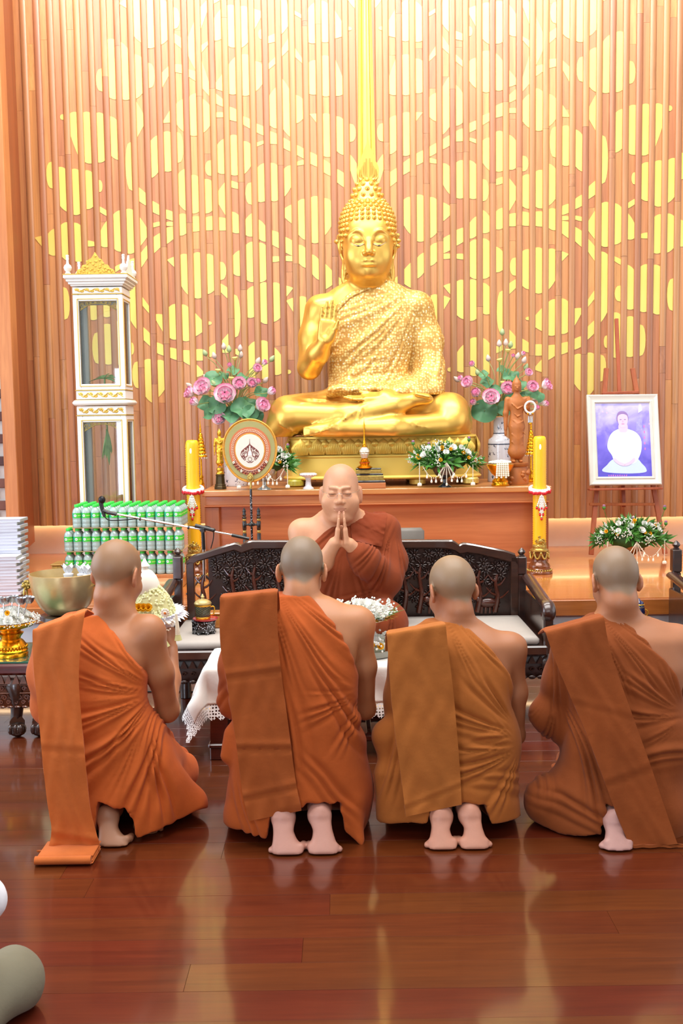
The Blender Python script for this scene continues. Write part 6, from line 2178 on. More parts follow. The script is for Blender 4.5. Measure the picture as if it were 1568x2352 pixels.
# ------------------------------------------------------------------ big yellow candles with garlands
M_WAX = plain('yellow_wax', (250, 196, 34), 0.35, var=0.05, sss=0.25, bump=0.15, bscale=150)
M_WAXRIM = plain('yellow_bead', (226, 160, 24), 0.5, var=0.1)
M_ANTGOLD = plain('antique_gold', (190, 160, 84), 0.34, metal=0.75, var=0.2, vscale=60)
M_BROWNB = plain('brown_lacquer', (120, 64, 26), 0.2, metal=0.2, var=0.15, coat=0.6)
M_FLAME = plain('candle_glow', (255, 250, 220), 0.4, emit=(255, 240, 190, 3.0))
M_ROSE = plain('red_rosebud', (200, 24, 40), 0.5, var=0.25, vscale=60)
M_JAS = plain('white_jasmine', (240, 240, 232), 0.6, var=0.06)
M_GREEN = plain('green_sepal', (70, 130, 74), 0.5, var=0.2)
def candle(cx, top_y, base_px, label, glabel):
 D = 7.085
 b0 = P(base_px[0], base_px[1], D)
 h = P(cx, top_y, D).z - Z_STAGE
 x = P(cx, 1150, D).x
 t = thing('altar_candle', label, 'candle', (b0.x, D, Z_STAGE), 0, 'yellow altar candles')
 dx = 0.0
 r = 0.0445
 MB().lathe([(0.090, 0), (0.092, 0.008), (0.085, 0.022), (0.078, 0.026), (0.080, 0.034), (0.074, 0.040), (0.076, 0.050), (0.070, 0.066), (0.056, 0.080), (0.052, 0.10), (0.056, 0.130), (0.060, 0.150), (0.058, 0.158)], 28).build('base', M_BROWNB, t, 50)
 b = MB()
 for i in range(30):
  a = 2 * PI * i / 30
  b.sphere((0.083 * math.cos(a), 0.083 * math.sin(a), 0.024), (0.007, 0.007, 0.009), 6, 4)
 for i in range(8):
  a0, a1 = 2 * PI * i / 8, 2 * PI * (i + 1) / 8
  q = [((0.060 + 0.006 * math.sin(PI * u)) * math.cos(a0 + (a1 - a0) * u), (0.060 + 0.006 * math.sin(PI * u)) * math.sin(a0 + (a1 - a0) * u), 0.148 - 0.042 * math.sin(PI * u)) for u in [k / 8 for k in range(9)]]
  b.tube(q, 0.006, 6)
  b.sphere((0.063 * math.cos(a0), 0.063 * math.sin(a0), 0.145), 0.009, 8, 6)
 b.lathe([(0.058, 0.152), (0.064, 0.156), (0.064, 0.164), (0.054, 0.17), (0.050, 0.176)], 28)
 b.build('gilt_swags', M_ANTGOLD, t, 50)
 zc = 0.172
 M_ = Matrix.Translation((dx, 0, 0))
 w = MB()
 prof = [(r, zc), (r, h - 0.05), (r * 0.985, h - 0.03), (r * 0.90, h - 0.012), (r * 0.7, h - 0.003), (r * 0.5, h - 0.004), (0.0, h - 0.012)]
 w.lathe(prof, 28, M_)
 w.build('wax', M_WAX, t, 60)
 # scooped well and glow near the top
 g = MB()
 g.sphere((dx - 0.004, -r * 0.98, h - 0.075), (0.0065, 0.004, 0.018), 10, 8)
 g.build('flame', M_FLAME, t, 60)
 b = MB()
 n = 46
 for sx in (-1, 1):
  for i in range(n):
   b.sphere((sx * r * 1.0, -0.004, zc + (h - 0.05 - zc) * i / n), (0.0032, 0.004, 0.005), 5, 4)
 for i in range(13):
  a = PI * i / 12
  b.sphere((r * math.cos(a), -0.004, h - 0.05 + 0.048 * math.sin(a)), (0.0035, 0.004, 0.0045), 5, 4)
 b.build('bead_trim', M_WAXRIM, t)
 b = MB()
 for i in range(60):
  a = -PI / 2 + RND.uniform(-1.25, 1.25)
  zz = RND.random()
  hm = 0.105 - 0.055 * min(1, abs(a + PI / 2) / 0.9)
  b.sphere((r * 1.03 * math.cos(a), r * 1.03 * math.sin(a), zc + zz * hm), (0.006, 0.006, 0.006), 6, 4)
 b.lathe([(r + 0.001, zc), (r + 0.005, zc + 0.004), (r + 0.005, zc + 0.024), (r + 0.001, zc + 0.03)], 28, M_, caps=False)
 b.sphere((0, -r - 0.005, zc + 0.055), (0.016, 0.006, 0.016), 10, 6)
 b.build('filigree', M_ANTGOLD, t, 50)
 # the garland round it is its own thing
 gz = Z_STAGE + h - (P(cx, 1122, D).z * 0 + (P(cx, top_y, D).z - P(cx, 1124, D).z))
 g = thing('flower_garland', glabel, 'garland', (b0.x, D, gz), 0, 'jasmine and rose garlands')
 b = MB()
 N = 26
 for i in range(N):
  a = 2 * PI * i / N
  b.sphere((0.062 * math.cos(a), 0.062 * math.sin(a), 0.014 * math.sin(a)), (0.014, 0.014, 0.019), 7, 5)
 b.build('jasmine_ring', M_JAS, g, 60)
 for i in range(15):
  a = -PI / 2 + (i - 7) * 0.19
  m = MB()
  m.sphere((0, 0, 0), (0.011, 0.010, 0.012), 7, 5)
  m.sphere((0.004, -0.005, 0.004), (0.006, 0.006, 0.007), 6, 4)
  m.build('rosebud', M_ROSE, g, 60, (0.070 * math.cos(a), 0.070 * math.sin(a), -0.008 + 0.016 * math.sin(a) + RND.uniform(-0.006, 0.006)))
 tl = MB()
 for k, (ox, L) in enumerate(((-0.026, 0.075), (-0.013, 0.085), (0, 0.078), (0.013, 0.085), (0.026, 0.075), (-0.008, 0.12), (0.008, 0.12), (0, 0.15))):
  z0 = -0.045
  m = int(L / 0.011)
  for i in range(m):
   u = i / m
   tl.sphere((ox * (0.25 + 0.75 * u) * 1.25, -0.076, z0 - L * u), (0.0062, 0.0062, 0.007), 6, 4)
  p = (ox * 1.25, -0.076, z0 - L)
  MB().sphere((0, 0, 0.010), (0.006, 0.006, 0.007), 6, 4).build('sepal', M_GREEN, g, 60, p)
  MB().sphere((0, 0, -0.002), (0.0085, 0.0085, 0.011), 7, 5).build('rosebud', M_ROSE, g, 60, p)
 tl.tube([(0, -0.075, -0.025), (0, -0.076, -0.05)], 0.004, 5)
 tl.build('jasmine_tassel', M_JAS, g, 60)
candle(446, 1010, (449, 1322), 'tall yellow altar candle behind the microphone boom', 'jasmine and rose garland on the candle near the bottles')
candle(1226, 1001, (1238, 1319), 'tall yellow altar candle between altar table and easel', 'jasmine and rose garland on the candle near the easel')
# ------------------------------------------------------------------ flowers
M_WPET = plain('white_petal', (246, 246, 240), 0.6, var=0.03, sss=0.1)
M_YPET = plain('yellow_petal', (246, 186, 24), 0.55, var=0.12)
M_LEAF = plain('leaf_green', (74, 132, 52), 0.45, var=0.35, vscale=25)
M_LEAFD = plain('lotus_leaf_green', (84, 138, 96), 0.5, var=0.25, vscale=10)
M_STEMG = plain('lotus_stem', (150, 160, 96), 0.5, var=0.1)
M_THIS = plain('thistle_purple', (140, 96, 124), 0.7, var=0.25, vscale=60)
M_PEARL = plain('pearl_bead', (240, 232, 212), 0.25, var=0.04, coat=0.5)
def petal_flower(n_rings, r, cup, mat, name, seed=1, pw=0.42, closed=0.0):
 rr = random.Random(seed)
 b = MB()
 for k in range(n_rings):
  n = 12 - k * 2 if n_rings < 5 else max(6, 14 - k)
  L = r * (1 - 0.16 * k)
  el = closed + 0.15 + (1.35 - closed) * k / max(1, n_rings - 0.2)
  for i in range(n):
   a = 2 * PI * (i + 0.5 * (k % 2)) / n + rr.uniform(-0.1, 0.1)
   vs, fs = [], []
   m = 4
   for j in range(m + 1):
    u = j / m
    w = L * pw * math.sin(PI * (0.10 + 0.78 * u)) * 0.6
    e = el + cup * u
    x = L * u * math.cos(e * 0.9)
    z = L * u * math.sin(e * 0.9)
    for sgn in (-1, 0, 1):
     vs.append((x, sgn * w, z + (0 if sgn == 0 else w * 0.35)))
   for j in range(m):
    q = j * 3
    fs += [(q, q + 3, q + 4, q + 1), (q + 1, q + 4, q + 5, q + 2)]
   b.add(vs, fs, Matrix.Rotation(a, 4, 'Z'))
 return b.mesh(name, mat, 60)
ME_CHRYS = petal_flower(6, 0.030, 0.5, M_WPET, 'white_flower', 3, 0.36)
ME_YEL = petal_flower(3, 0.015, 0.3, M_YPET, 'yellow_flower', 5, 0.6)
gyp = []
for s in range(3):
 rr = random.Random(30 + s)
 b = MB()
 for i in range(16):
  a, e = rr.random() * 2 * PI, rr.random() * 1.2
  L = 0.03 + 0.025 * rr.random()
  p = (L * math.sin(e) * math.cos(a), L * math.sin(e) * math.sin(a), L * math.cos(e))
  b.sphere(p, 0.0052, 5, 4)
 gyp.append(b.mesh('gypsophila', M_JAS, 60))
M_SPRIG = M_LEAF
sprigs = []
for s in range(3):
 rr = random.Random(50 + s)
 b = MB()
 for i in range(12):
  a = rr.random() * 2 * PI
  e = 0.2 + rr.random() * 1.1
  L = 0.045 + 0.04 * rr.random()
  d = Vector((math.sin(e) * math.cos(a), math.sin(e) * math.sin(a), math.cos(e)))
  side = d.cross(Vector((0, 0, 1))).normalized() * (0.006 + 0.004 * rr.random())
  b.add([(0, 0, 0), tuple(d * L * 0.5 + side), tuple(d * L), tuple(d * L * 0.5 - side)], [(0, 1, 2, 3)])
 sprigs.append(b.mesh('leaf_sprig', M_SPRIG, 0))
def bead_string(parent, pts, r=0.0042, drop=None):
 b = MB()
 L = 0
 for a, c in zip(pts, pts[1:]):
  n = max(1, int((Vector(c) - Vector(a)).length / (r * 2.1)))
  for i in range(n):
   b.sphere(tuple(Vector(a).lerp(Vector(c), i / n)), r, 6, 4)
 if drop:
  for p in drop:
   b.lathe([(r * 0.7, 0.012), (r * 1.5, 0.006), (r * 2.0, -0.002), (r * 1.5, -0.010)], 7, Matrix.Translation(p))
 return b.build('bead_string', M_PEARL, parent, 60)
def bowl_flowers(label, loc, w, h, seed, bowl_prof, bowl_mat, n_w=7, n_y=12, n_g=26, n_s=60, thistles=(), beads=True, foot=True):
 rr = random.Random(seed)
 t = thing('flower_arrangement', label, 'flowers', loc, 0, 'white and yellow flower bowls')
 bh = bowl_prof[-1][1]
 MB().lathe(bowl_prof, 26).build('bowl', bowl_mat, t, 50)
 def dome():
  a = rr.random() * 2 * PI
  q = math.sqrt(rr.random())
  x, y = w / 2 * q * math.cos(a), w * 0.24 * q * math.sin(a)
  z = bh - 0.01 + h * (1 - q * q * 0.75) * (0.55 + 0.45 * rr.random())
  nrm = Vector((x * 2.4 / w * 1.2, y * 3 / w - 0.35, 0.9 - 0.5 * q)).normalized()
  return Vector((x, min(y, 0.055), z)), nrm, q
 for i in range(n_s):
  p, nn, q = dome()
  o = link('leaf_sprig', sprigs[i % 3], t, p * 1.0 - nn * 0.03)
  o.rotation_euler = nn.to_track_quat('Z', 'Y').to_euler()
  o.scale = (1.0 + 0.5 * q,) * 3
 fill = MB()
 fill.sphere((0, 0, bh + h * 0.16), (w * 0.33, w * 0.17, h * 0.36), 16, 10)
 fill.build('foliage_core', plain('dark_foliage', (44, 84, 34), 0.7, var=0.4, vscale=40), t, 60)
 for i in range(n_g):
  p, nn, q = dome()
  nn = (nn + Vector((0, -0.3, 0))).normalized()
  o = link('gypsophila', gyp[i % 3], t, p)
  o.rotation_euler = nn.to_track_quat('Z', 'Y').to_euler()
  o.scale = (0.9,) * 3
 for i in range(n_w):
  a = -PI * (i + 0.5) / n_w
  q = 0.75 if i % 2 else 0.45
  p = Vector((w / 2 * q * math.cos(a) * 1.05, w * 0.24 * q * math.sin(a), bh + h * (0.72 - 0.45 * q * q) + rr.uniform(-0.01, 0.015)))
  nn = Vector((p.x * 1.6 / w, -0.75, 0.55)).normalized()
  o = link('white_flower', ME_CHRYS, t, p + nn * 0.016)
  o.rotation_euler = nn.to_track_quat('Z', 'Y').to_euler()
  o.scale = (rr.uniform(0.85, 1.15),) * 3
 for i in range(n_y):
  p, nn, q = dome()
  p.y = -abs(p.y)
  nn = (nn + Vector((0, -0.8, 0))).normalized()
  o = link('yellow_flower', ME_YEL, t, p + nn * 0.018)
  o.rotation_euler = nn.to_track_quat('Z', 'Y').to_euler()
 for x, z in thistles:
  b = MB()
  b.tube([(x * 0.6, 0, bh), (x, -0.01, bh + z - 0.02)], 0.002, 5)
  b.lathe([(0.004, -0.022), (0.012, -0.012), (0.013, -0.004), (0.010, 0.002)], 10, Matrix.Translation((x, -0.01, bh + z)))
  st = b.build('thistle', M_LEAF, t, 50)
  MB().sphere((x, -0.01, bh + z + 0.005), (0.0115, 0.0115, 0.011), 10, 6).build('thistle_head', M_THIS, st, 50)
 if beads:
  yf = -w * 0.24
  for sx in (-1, 1):
   x1, x0 = sx * w * 0.36, sx * 0.012
   q = [Vector((x0 + (x1 - x0) * u, yf - 0.02, bh + 0.01 - 0.085 * math.sin(PI * u))) for u in [k / 10 for k in range(11)]]
   bead_string(t, q, 0.0042, [tuple(q[k] + Vector((0, -0.004, -0.026))) for k in (2, 4, 6, 8)])
   for k in (2, 4, 6, 8):
    bead_string(t, [q[k], q[k] + Vector((0, -0.004, -0.02))], 0.0032)
   e = Vector((sx * w * 0.40, yf * 0.8 - 0.02, bh + 0.03))
   bead_string(t, [e, e + Vector((0, 0, -0.145))], 0.0045, [tuple(e + Vector((dx_, 0, -0.15))) for dx_ in (-0.008, 0, 0.008)])
  for k in range(5):
   a = (k - 2) * 0.30
   s0 = Vector((0, yf - 0.015, bh + 0.03))
   L = (0.09, 0.12, 0.14, 0.12, 0.09)[k]
   s1 = s0 + Vector((math.sin(a) * L, -0.012, -math.cos(a) * L))
   bead_string(t, [s0, s1], 0.0042, [tuple(s1 + Vector((0, 0, -0.008)))])
 return t
M_DKSILV = plain('dark_cut_glass', (70, 72, 76), 0.12, metal=0.6, var=0.3, vscale=60, coat=0.6)
goblet = [(0.050, 0), (0.048, 0.006), (0.02, 0.022), (0.013, 0.034), (0.016, 0.045), (0.012, 0.055), (0.03, 0.066), (0.065, 0.085), (0.085, 0.115), (0.090, 0.145)]
bowl_flowers('white and yellow flower bowl with bead strings before the pedestal', (P(1021, 1119, 7.25).x, 7.25, TZ + 0.001), 0.46, 0.17, 11, goblet, M_DKSILV, thistles=((-0.22, 0.17), (-0.11, 0.155), (0.17, 0.19)))
bowl_flowers('white and yellow flower bowl with bead strings, half hidden behind the round fan', (P(607, 1116, 7.25).x, 7.25, TZ + 0.001), 0.42, 0.17, 12, goblet, plain('clear_cut_glass', (190, 192, 190), 0.1, metal=0.5, var=0.2, vscale=60), thistles=((0.06, 0.2), (0.17, 0.16)))
urn = [(0.045, 0), (0.047, 0.008), (0.02, 0.03), (0.014, 0.06), (0.02, 0.072), (0.016, 0.085), (0.04, 0.10), (0.062, 0.13), (0.070, 0.165)]
M_BRONZE = plain('bronze_urn', (150, 104, 60), 0.25, metal=0.8, var=0.25, vscale=30)
ur = bowl_flowers('large white and yellow flower bowl on the stage in front of the easel', tuple(PZ(1449, 1302, Z_STAGE)), 0.50, 0.20, 13, urn, M_BRONZE, 8, 12, 34, 90, thistles=((-0.20, 0.27), (0.0, 0.18), (0.23, 0.26), (0.24, 0.15)))
hb = MB()
for sx in (-1, 1):
 hb.tube(bez([(sx * 0.06, 0, 0.15), (sx * 0.088, 0, 0.15), (sx * 0.085, 0, 0.115), (sx * 0.06, 0, 0.12)], 5), 0.005, 6)
hb.build('handle', M_BRONZE, ur, 50)
# ------------------------------------------------------------------ lotus bouquets
def lotus_mat():
 t = NT('lotus_petal_pink')
 at = t.n('ShaderNodeVertexColor')
 at.layer_name = 'tone'
 t.l(at.outputs[0], t.b.inputs['Base Color'])
 t.b.inputs['Roughness'].default_value = 0.6
 t.b.inputs['Subsurface Weight'].default_value = 0.1
 t.b.inputs['Subsurface Radius'].default_value = (0.01, 0.006, 0.006)
 return t.m
M_LOTUS = lotus_mat()
def lotus_mesh(r, open_, seed):
 rr = random.Random(seed)
 b = MB()
 tone = []
 w0, w1, w2 = np.array(srgb(254, 248, 246)[:3]), np.array(srgb(252, 222, 232)[:3]), np.array(srgb(240, 140, 184)[:3])
 for k, (n, L, el) in enumerate(((8, 1.0, 0.20), (8, 0.92, 0.55), (6, 0.78, 0.95))):
  el = el + (1 - open_) * 0.75
  for i in range(n):
   a = 2 * PI * (i + 0.5 * (k % 2)) / n + rr.uniform(-0.12, 0.12)
   vs, fs = [], []
   m = 5
   for j in range(m + 1):
    u = j / m
    wdt = r * L * 0.42 * math.sin(PI * (0.10 + 0.74 * u))
    e = el + 0.55 * u
    x = r * L * u * math.cos(e)
    z = r * L * u * math.sin(e) + rr.uniform(-0.02, 0.02) * r * u
    for sgn in (-1, -0.5, 0, 0.5, 1):
     vs.append((x + abs(sgn) * -0.05 * r * u, sgn * wdt, z + sgn * sgn * wdt * 0.45))
     f = min(1, u * u * 0.9 + (0.25 * abs(sgn)) * u)
     c = w0 * (1 - f) + w1 * f if f < 0.55 else w1 * (1 - (f - 0.55) / 0.45) + w2 * (f - 0.55) / 0.45
     tone.append(c)
   for j in range(m):
    for q in range(4):
     s0 = j * 5 + q
     fs.append((s0, s0 + 5, s0 + 6, s0 + 1))
   b.add(vs, fs, Matrix.Rotation(a, 4, 'Z'))
 me = b.mesh('lotus_bloom', M_LOTUS, 60)
 at = me.color_attributes.new('tone', 'FLOAT_COLOR', 'POINT')
 c = np.ones((len(tone), 4), dtype=np.float32)
 c[:, :3] = np.array(tone)
 at.data.foreach_set('color', c.ravel())
 return me
LOT = [lotus_mesh(0.062, 1.0, 1), lotus_mesh(0.060, 0.8, 2), lotus_mesh(0.050, 0.35, 3)]
M_POD = plain('lotus_pod', (226, 210, 120), 0.6, var=0.15, vscale=60)
M_BUD = plain('pink_green_bud', (206, 186, 176), 0.55, var=0.2, vscale=16)
M_BUDG = plain('green_bud', (160, 180, 130), 0.55, var=0.15)
bd = MB().lathe([(0.004, -0.022), (0.016, -0.012), (0.019, 0.0), (0.016, 0.013), (0.008, 0.026), (0.0, 0.034)], 10)
ME_BUD, ME_BUDG = bd.mesh('lotus_bud', M_BUD, 60), bd.mesh('lotus_bud', M_BUDG, 60)
ME_POD = MB().lathe([(0.004, -0.022), (0.012, -0.014), (0.021, 0.0), (0.021, 0.005), (0.0, 0.007)], 12).mesh('seed_pod', M_POD, 50)
def lotus_leaf(r, seed):
 rr = random.Random(seed)
 n, m = 20, 4
 vs, fs = [(0, 0, -0.012)], []
 for j in range(1, m + 1):
  for i in range(n):
   a = 2 * PI * i / n
   q = j / m
   vs.append((r * q * math.cos(a), r * q * math.sin(a) * 0.9, 0.25 * r * q * q * math.sin(3 * a + seed) + 0.10 * r * q * q * math.sin(5 * a)))
 fs += [(0, 1 + i, 1 + (i + 1) % n) for i in range(n)]
 for j in range(m - 1):
  for i in range(n):
   k = (i + 1) % n
   fs.append((1 + j * n + i, 1 + (j + 1) * n + i, 1 + (j + 1) * n + k, 1 + j * n + k))
 b = MB().add(vs, fs)
 return b.mesh('lotus_leaf', M_LEAFD, 60)
LEAVES = [lotus_leaf(0.06, 1), lotus_leaf(0.06, 2.3)]
def porcelain():
 t = NT('blue_white_porcelain')
 v = t.coord()
 n = t.noise(v, 26, 6, 0.7, 0.6)
 n2 = t.noise(v, 9, 3)
 m = t.math('MULTIPLY', t.math('GREATER_THAN', n, 0.57), t.math('GREATER_THAN', n2, 0.48))
 c = t.mix(m, srgb(232, 234, 240), srgb(64, 76, 104))
 t.l(c, t.b.inputs['Base Color'])
 t.b.inputs['Roughness'].default_value = 0.12
 t.b.inputs['Coat Weight'].default_value = 0.6
 return t.m
M_PORC = porcelain()
def bouquet(label, vlabel, vase_px, D, prof, blooms, buds, pods, leaves, seed):
 rr = random.Random(seed)
 vb = P(*vase_px, D)
 vb.z = TZ + 0.001
 v = thing('porcelain_vase', vlabel, 'vase', vb, 0, 'blue and white vases')
 MB().lathe(prof + [(prof[-1][0] - 0.004, prof[-1][1]), (prof[-2][0] - 0.006, prof[-2][1]), (prof[-2][0] - 0.006, prof[-2][1] - 0.05)], 28, caps=False).build('vessel', M_PORC, v, 50)
 zt = prof[-1][1]
 bl = MB()
 for z in (prof[-3][1], prof[3][1]):
  rad = [r for r, q in prof if abs(q - z) < 1e-6][0]
  bl.lathe([(rad + 0.0008, z - 0.004), (rad + 0.0012, z), (rad + 0.0008, z + 0.004)], 28, caps=False)
 bl.build('dark_band', plain('vase_band', (60, 72, 96), 0.2), v, 50)
 t = thing('lotus_bouquet', label, 'flowers', vb + Vector((0, 0, zt + 0.004)), 0, 'pink lotus bouquets')
 o0 = Vector(t.location)
 stems = MB()
 def place(px, py, dy):
  return P(px, py, D + dy) - o0
 def stem(p, r=0.0035):
  a = Vector((rr.uniform(-0.02, 0.02), rr.uniform(-0.02, 0.02), 0.004))
  mid = Vector((p.x * 0.45, p.y * 0.4, max(0.05, p.z * 0.62 + 0.04)))
  b = MB()
  b.tube(bez([a, mid, p], 5), r, 5)
  b.build('stem', M_STEMG, t, 50)
 for px, py, r, yaw, op in blooms:
  p = place(px, py, -0.10 - 0.05 * rr.random())
  nn = Vector((math.sin(yaw), -0.85 * math.cos(yaw), 0.45)).normalized()
  o = link('lotus_bloom', LOT[0 if op > 0.9 else (1 if op > 0.6 else 2)], t, p)
  o.rotation_euler = nn.to_track_quat('Z', 'Y').to_euler()
  o.scale = (r * M_PX(D) / 0.042,) * 3
  if op > 0.6:
   c = MB().lathe([(0.004, 0.008), (0.010, 0.016), (0.012, 0.024), (0.0, 0.026)], 10).build('seed_pod', M_POD, o, 50)
  stem(p)
 for i, (px, py) in enumerate(buds):
  p = place(px, py, rr.uniform(-0.08, 0.06))
  o = link('lotus_bud', ME_BUD if i % 3 else ME_BUDG, t, p)
  d = Vector((p.x * 1.2, p.y, p.z + 0.1)).normalized()
  o.rotation_euler = d.to_track_quat('Z', 'Y').to_euler()
  o.scale = (1.0,) * 3
  stem(p - d * 0.02, 0.003)
 for px, py in pods:
  p = place(px, py, -0.08)
  o = link('seed_pod', ME_POD, t, p)
  o.rotation_euler = (0.25, rr.uniform(-0.3, 0.3), 0)
  stem(p - Vector((0, 0, 0.02)), 0.003)
 for i, (px, py, r, tx, ty) in enumerate(leaves):
  p = place(px, py, (-0.05 + 0.03 * (i % 3)) if py < 930 else (-0.13 - 0.03 * (i % 2)))
  o = link('lotus_leaf', LEAVES[i % 2], t, p)
  nn = Vector((tx, -0.75, ty)).normalized()
  o.rotation_euler = nn.to_track_quat('Z', 'Y').to_euler()
  o.scale = (r * M_PX(D) / 0.048,) * 3
  stem(p + Vector((0, 0.01, 0)), 0.003)
bouquet('pink lotus bouquet behind the round ceremonial fan', 'blue and white vase behind the round ceremonial fan', (542, 1108), 7.72,
  [(0.085, 0), (0.09, 0.02), (0.088, 0.12), (0.092, 0.25), (0.09, 0.33), (0.06, 0.37), (0.042, 0.40), (0.042, 0.47), (0.055, 0.52)],
  [(474, 897, 21, -0.4, 1.0), (519, 915, 24, 0.0, 1.0), (549, 889, 18, 0.1, .8), (577, 886, 14, 0.2, .8), (446, 907, 16, -1.0, .8), (456, 928, 17, -0.9, .5), (592, 938, 20, 0.7, .8), (506, 968, 15, -0.1, 1.0), (614, 903, 16, 1.1, .5), (602, 836, 11, 0.8, .5), (587, 851, 12, 0.4, .8), (528, 842, 10, 0.0, .5), (590, 880, 12, .3, .5)],
  [(471, 812), (492, 818), (514, 797), (526, 803), (551, 801), (553, 816), (624, 825), (609, 874), (435, 886), (491, 882), (473, 868), (592, 830)], [(500, 850), (531, 868), (539, 822), (478, 943), (590, 852)],
  [(490, 868, 19, -.2, .6), (557, 937, 22, .2, .5), (600, 900, 14, .5, .4), (530, 952, 20, 0, .9), (498, 930, 20, -.3, .3), (575, 948, 16, .4, .2), (480, 950, 14, -.5, .6), (535, 850, 12, .1, .9), (512, 862, 11, .3, .7), (556, 868, 12, .2, .7), (570, 925, 15, .5, .5), (470, 925, 16, -.4, .4), (588, 955, 14, .1, .1)], 4)
bouquet('pink lotus bouquet behind the wooden standing Buddha', 'blue and white vase behind the wooden standing Buddha', (1146, 1104), 7.78,
  [(0.085, 0), (0.088, 0.015), (0.084, 0.06), (0.084, 0.28), (0.080, 0.315), (0.052, 0.335), (0.043, 0.36), (0.043, 0.46), (0.050, 0.48)],
  [(1163, 900, 18, 0.0, .8), (1125, 920, 19, 0.0, 1.0), (1097, 909, 19, -0.4, .5), (1081, 884, 16, -0.7, .8), (1087, 840, 12, -0.5, .5), (1063, 872, 11, -0.9, .5), (1217, 895, 16, 0.2, .8), (1244, 890, 16, 0.9, .8), (1208, 860, 11, 0.4, .8), (1197, 815, 9, 0.5, .5), (1246, 931, 12, 0.8, .5), (1092, 928, 13, -0.7, .5), (1228, 940, 11, .4, .5), (1177, 820, 8, 0, .5)],
  [(1153, 764), (1146, 790), (1161, 788), (1172, 793), (1188, 819), (1203, 828), (1207, 844), (1121, 824), (1049, 872), (1097, 857), (1228, 918), (1241, 926)], [(1166, 804), (1147, 826), (1155, 878), (1227, 886)],
  [(1173, 862, 16, .3, .5), (1118, 877, 13, -.2, .6), (1112, 944, 24, -.1, .15), (1235, 909, 14, .4, .3), (1159, 938, 16, .2, .1), (1155, 850, 12, 0, .8), (1140, 895, 14, -.2, .7), (1192, 880, 14, .2, .6), (1205, 905, 14, .2, .5), (1110, 860, 10, -.4, .7), (1180, 915, 18, .1, .4)], 9)
# ------------------------------------------------------------------ ceremonial fan on its stand
FD = 6.78
fc = P(574, 1035, FD)
fb_ = P(573, 1245, FD)
fan = thing('ceremonial_fan', 'round embroidered ceremonial fan on a long pole, bodhi tree emblem on white', 'fan', (fc.x, FD, Z_STAGE + 0.001))
M_OLIVE = cloth('olive_brocade', (172, 166, 110), 0.08, weave=500, rough=0.6)
M_FGOLD = plain('fan_gold_braid', (222, 160, 60), 0.45, metal=0.3, var=0.15, vscale=80)
M_TERRA = cloth('terracotta_satin', (206, 124, 84), 0.05, weave=500, rough=0.5)
M_IVORY = cloth('ivory_satin', (232, 226, 212), 0.02, weave=500, rough=0.55)
M_BORD = plain('maroon_embroidery', (122, 48, 42), 0.6, var=0.2, vscale=60)
zc = fc.z - Z_STAGE
fr = 61 * M_PX(FD)
def egg(r, n=64, k=0.13, dz=0.0, sy=1.17):
 """rounded fan outline, a little narrower at the foot"""
 out = []
 for i in range(n):
  a = 2 * PI * i / n
  x, z = math.cos(a), math.sin(a)
  w = 1.0 + k * z * 0.55
  out.append((r * x * w, r * sy * z + dz))
 return out
for nm, r, m, y0, dz in (('rim', fr, M_FGOLD, 0.0, 0), ('outer_band', fr * 0.94, M_OLIVE, -0.003, 0), ('middle_band', fr * 0.775, M_TERRA, -0.006, -0.004), ('gold_ring', fr * 0.57, M_FGOLD, -0.009, -0.002), ('centre_field', fr * 0.535, M_IVORY, -0.011, -0.002)):
 MB().prism([(x, z + zc) for x, z in egg(r, dz=dz)], 0.012 if nm == 'rim' else 0.006, Matrix.Translation((0, y0 - 0.006, 0))).build(nm, m, fan, 30)
b = MB()
b.tube([(x, -0.006, z + zc) for x, z in egg(fr, 72)], 0.006, 6, closed=True)
b.build('rim_cord', M_FGOLD, fan, 60)
b = MB()
for i, (x, z) in enumerate(egg(fr * 0.635, 70, dz=-0.003)):
 b.sphere((x, -0.014, z + zc), (0.0034, 0.003, 0.0034), 6, 4)
for i, (x, z) in enumerate(egg(fr * 0.685, 80, dz=-0.003)):
 b.sphere((x, -0.0135, z + zc), (0.0025, 0.0025, 0.004), 5, 4)
b.build('pearl_beading', M_PEARL, fan, 60)
b = MB()
for i in range(30):
 a = -PI / 2 + (i - 14.5) / 14.5 * 1.05
 r = fr * (0.66 + 0.07 * (i % 2))
 b.sphere((r * math.cos(a), -0.013, r * 1.17 * math.sin(a) + zc - 0.004), (0.0075, 0.004, 0.0065), 6, 4)
b.build('maroon_embroidery', M_BORD, fan, 60)
b = MB()
for sx in (-1, 1):
 for k, (a, r) in enumerate(((-0.55, 0.72), (-1.1, 0.735))):
  for q in range(5):
   b.sphere((sx * (fr * r * math.cos(a) + 0.005 * math.cos(q * 1.26)), -0.016, fr * r * 1.17 * math.sin(a) + zc + 0.006 * math.sin(q * 1.26)), 0.0042, 6, 4)
b.build('white_rosettes', M_PEARL, fan, 60)
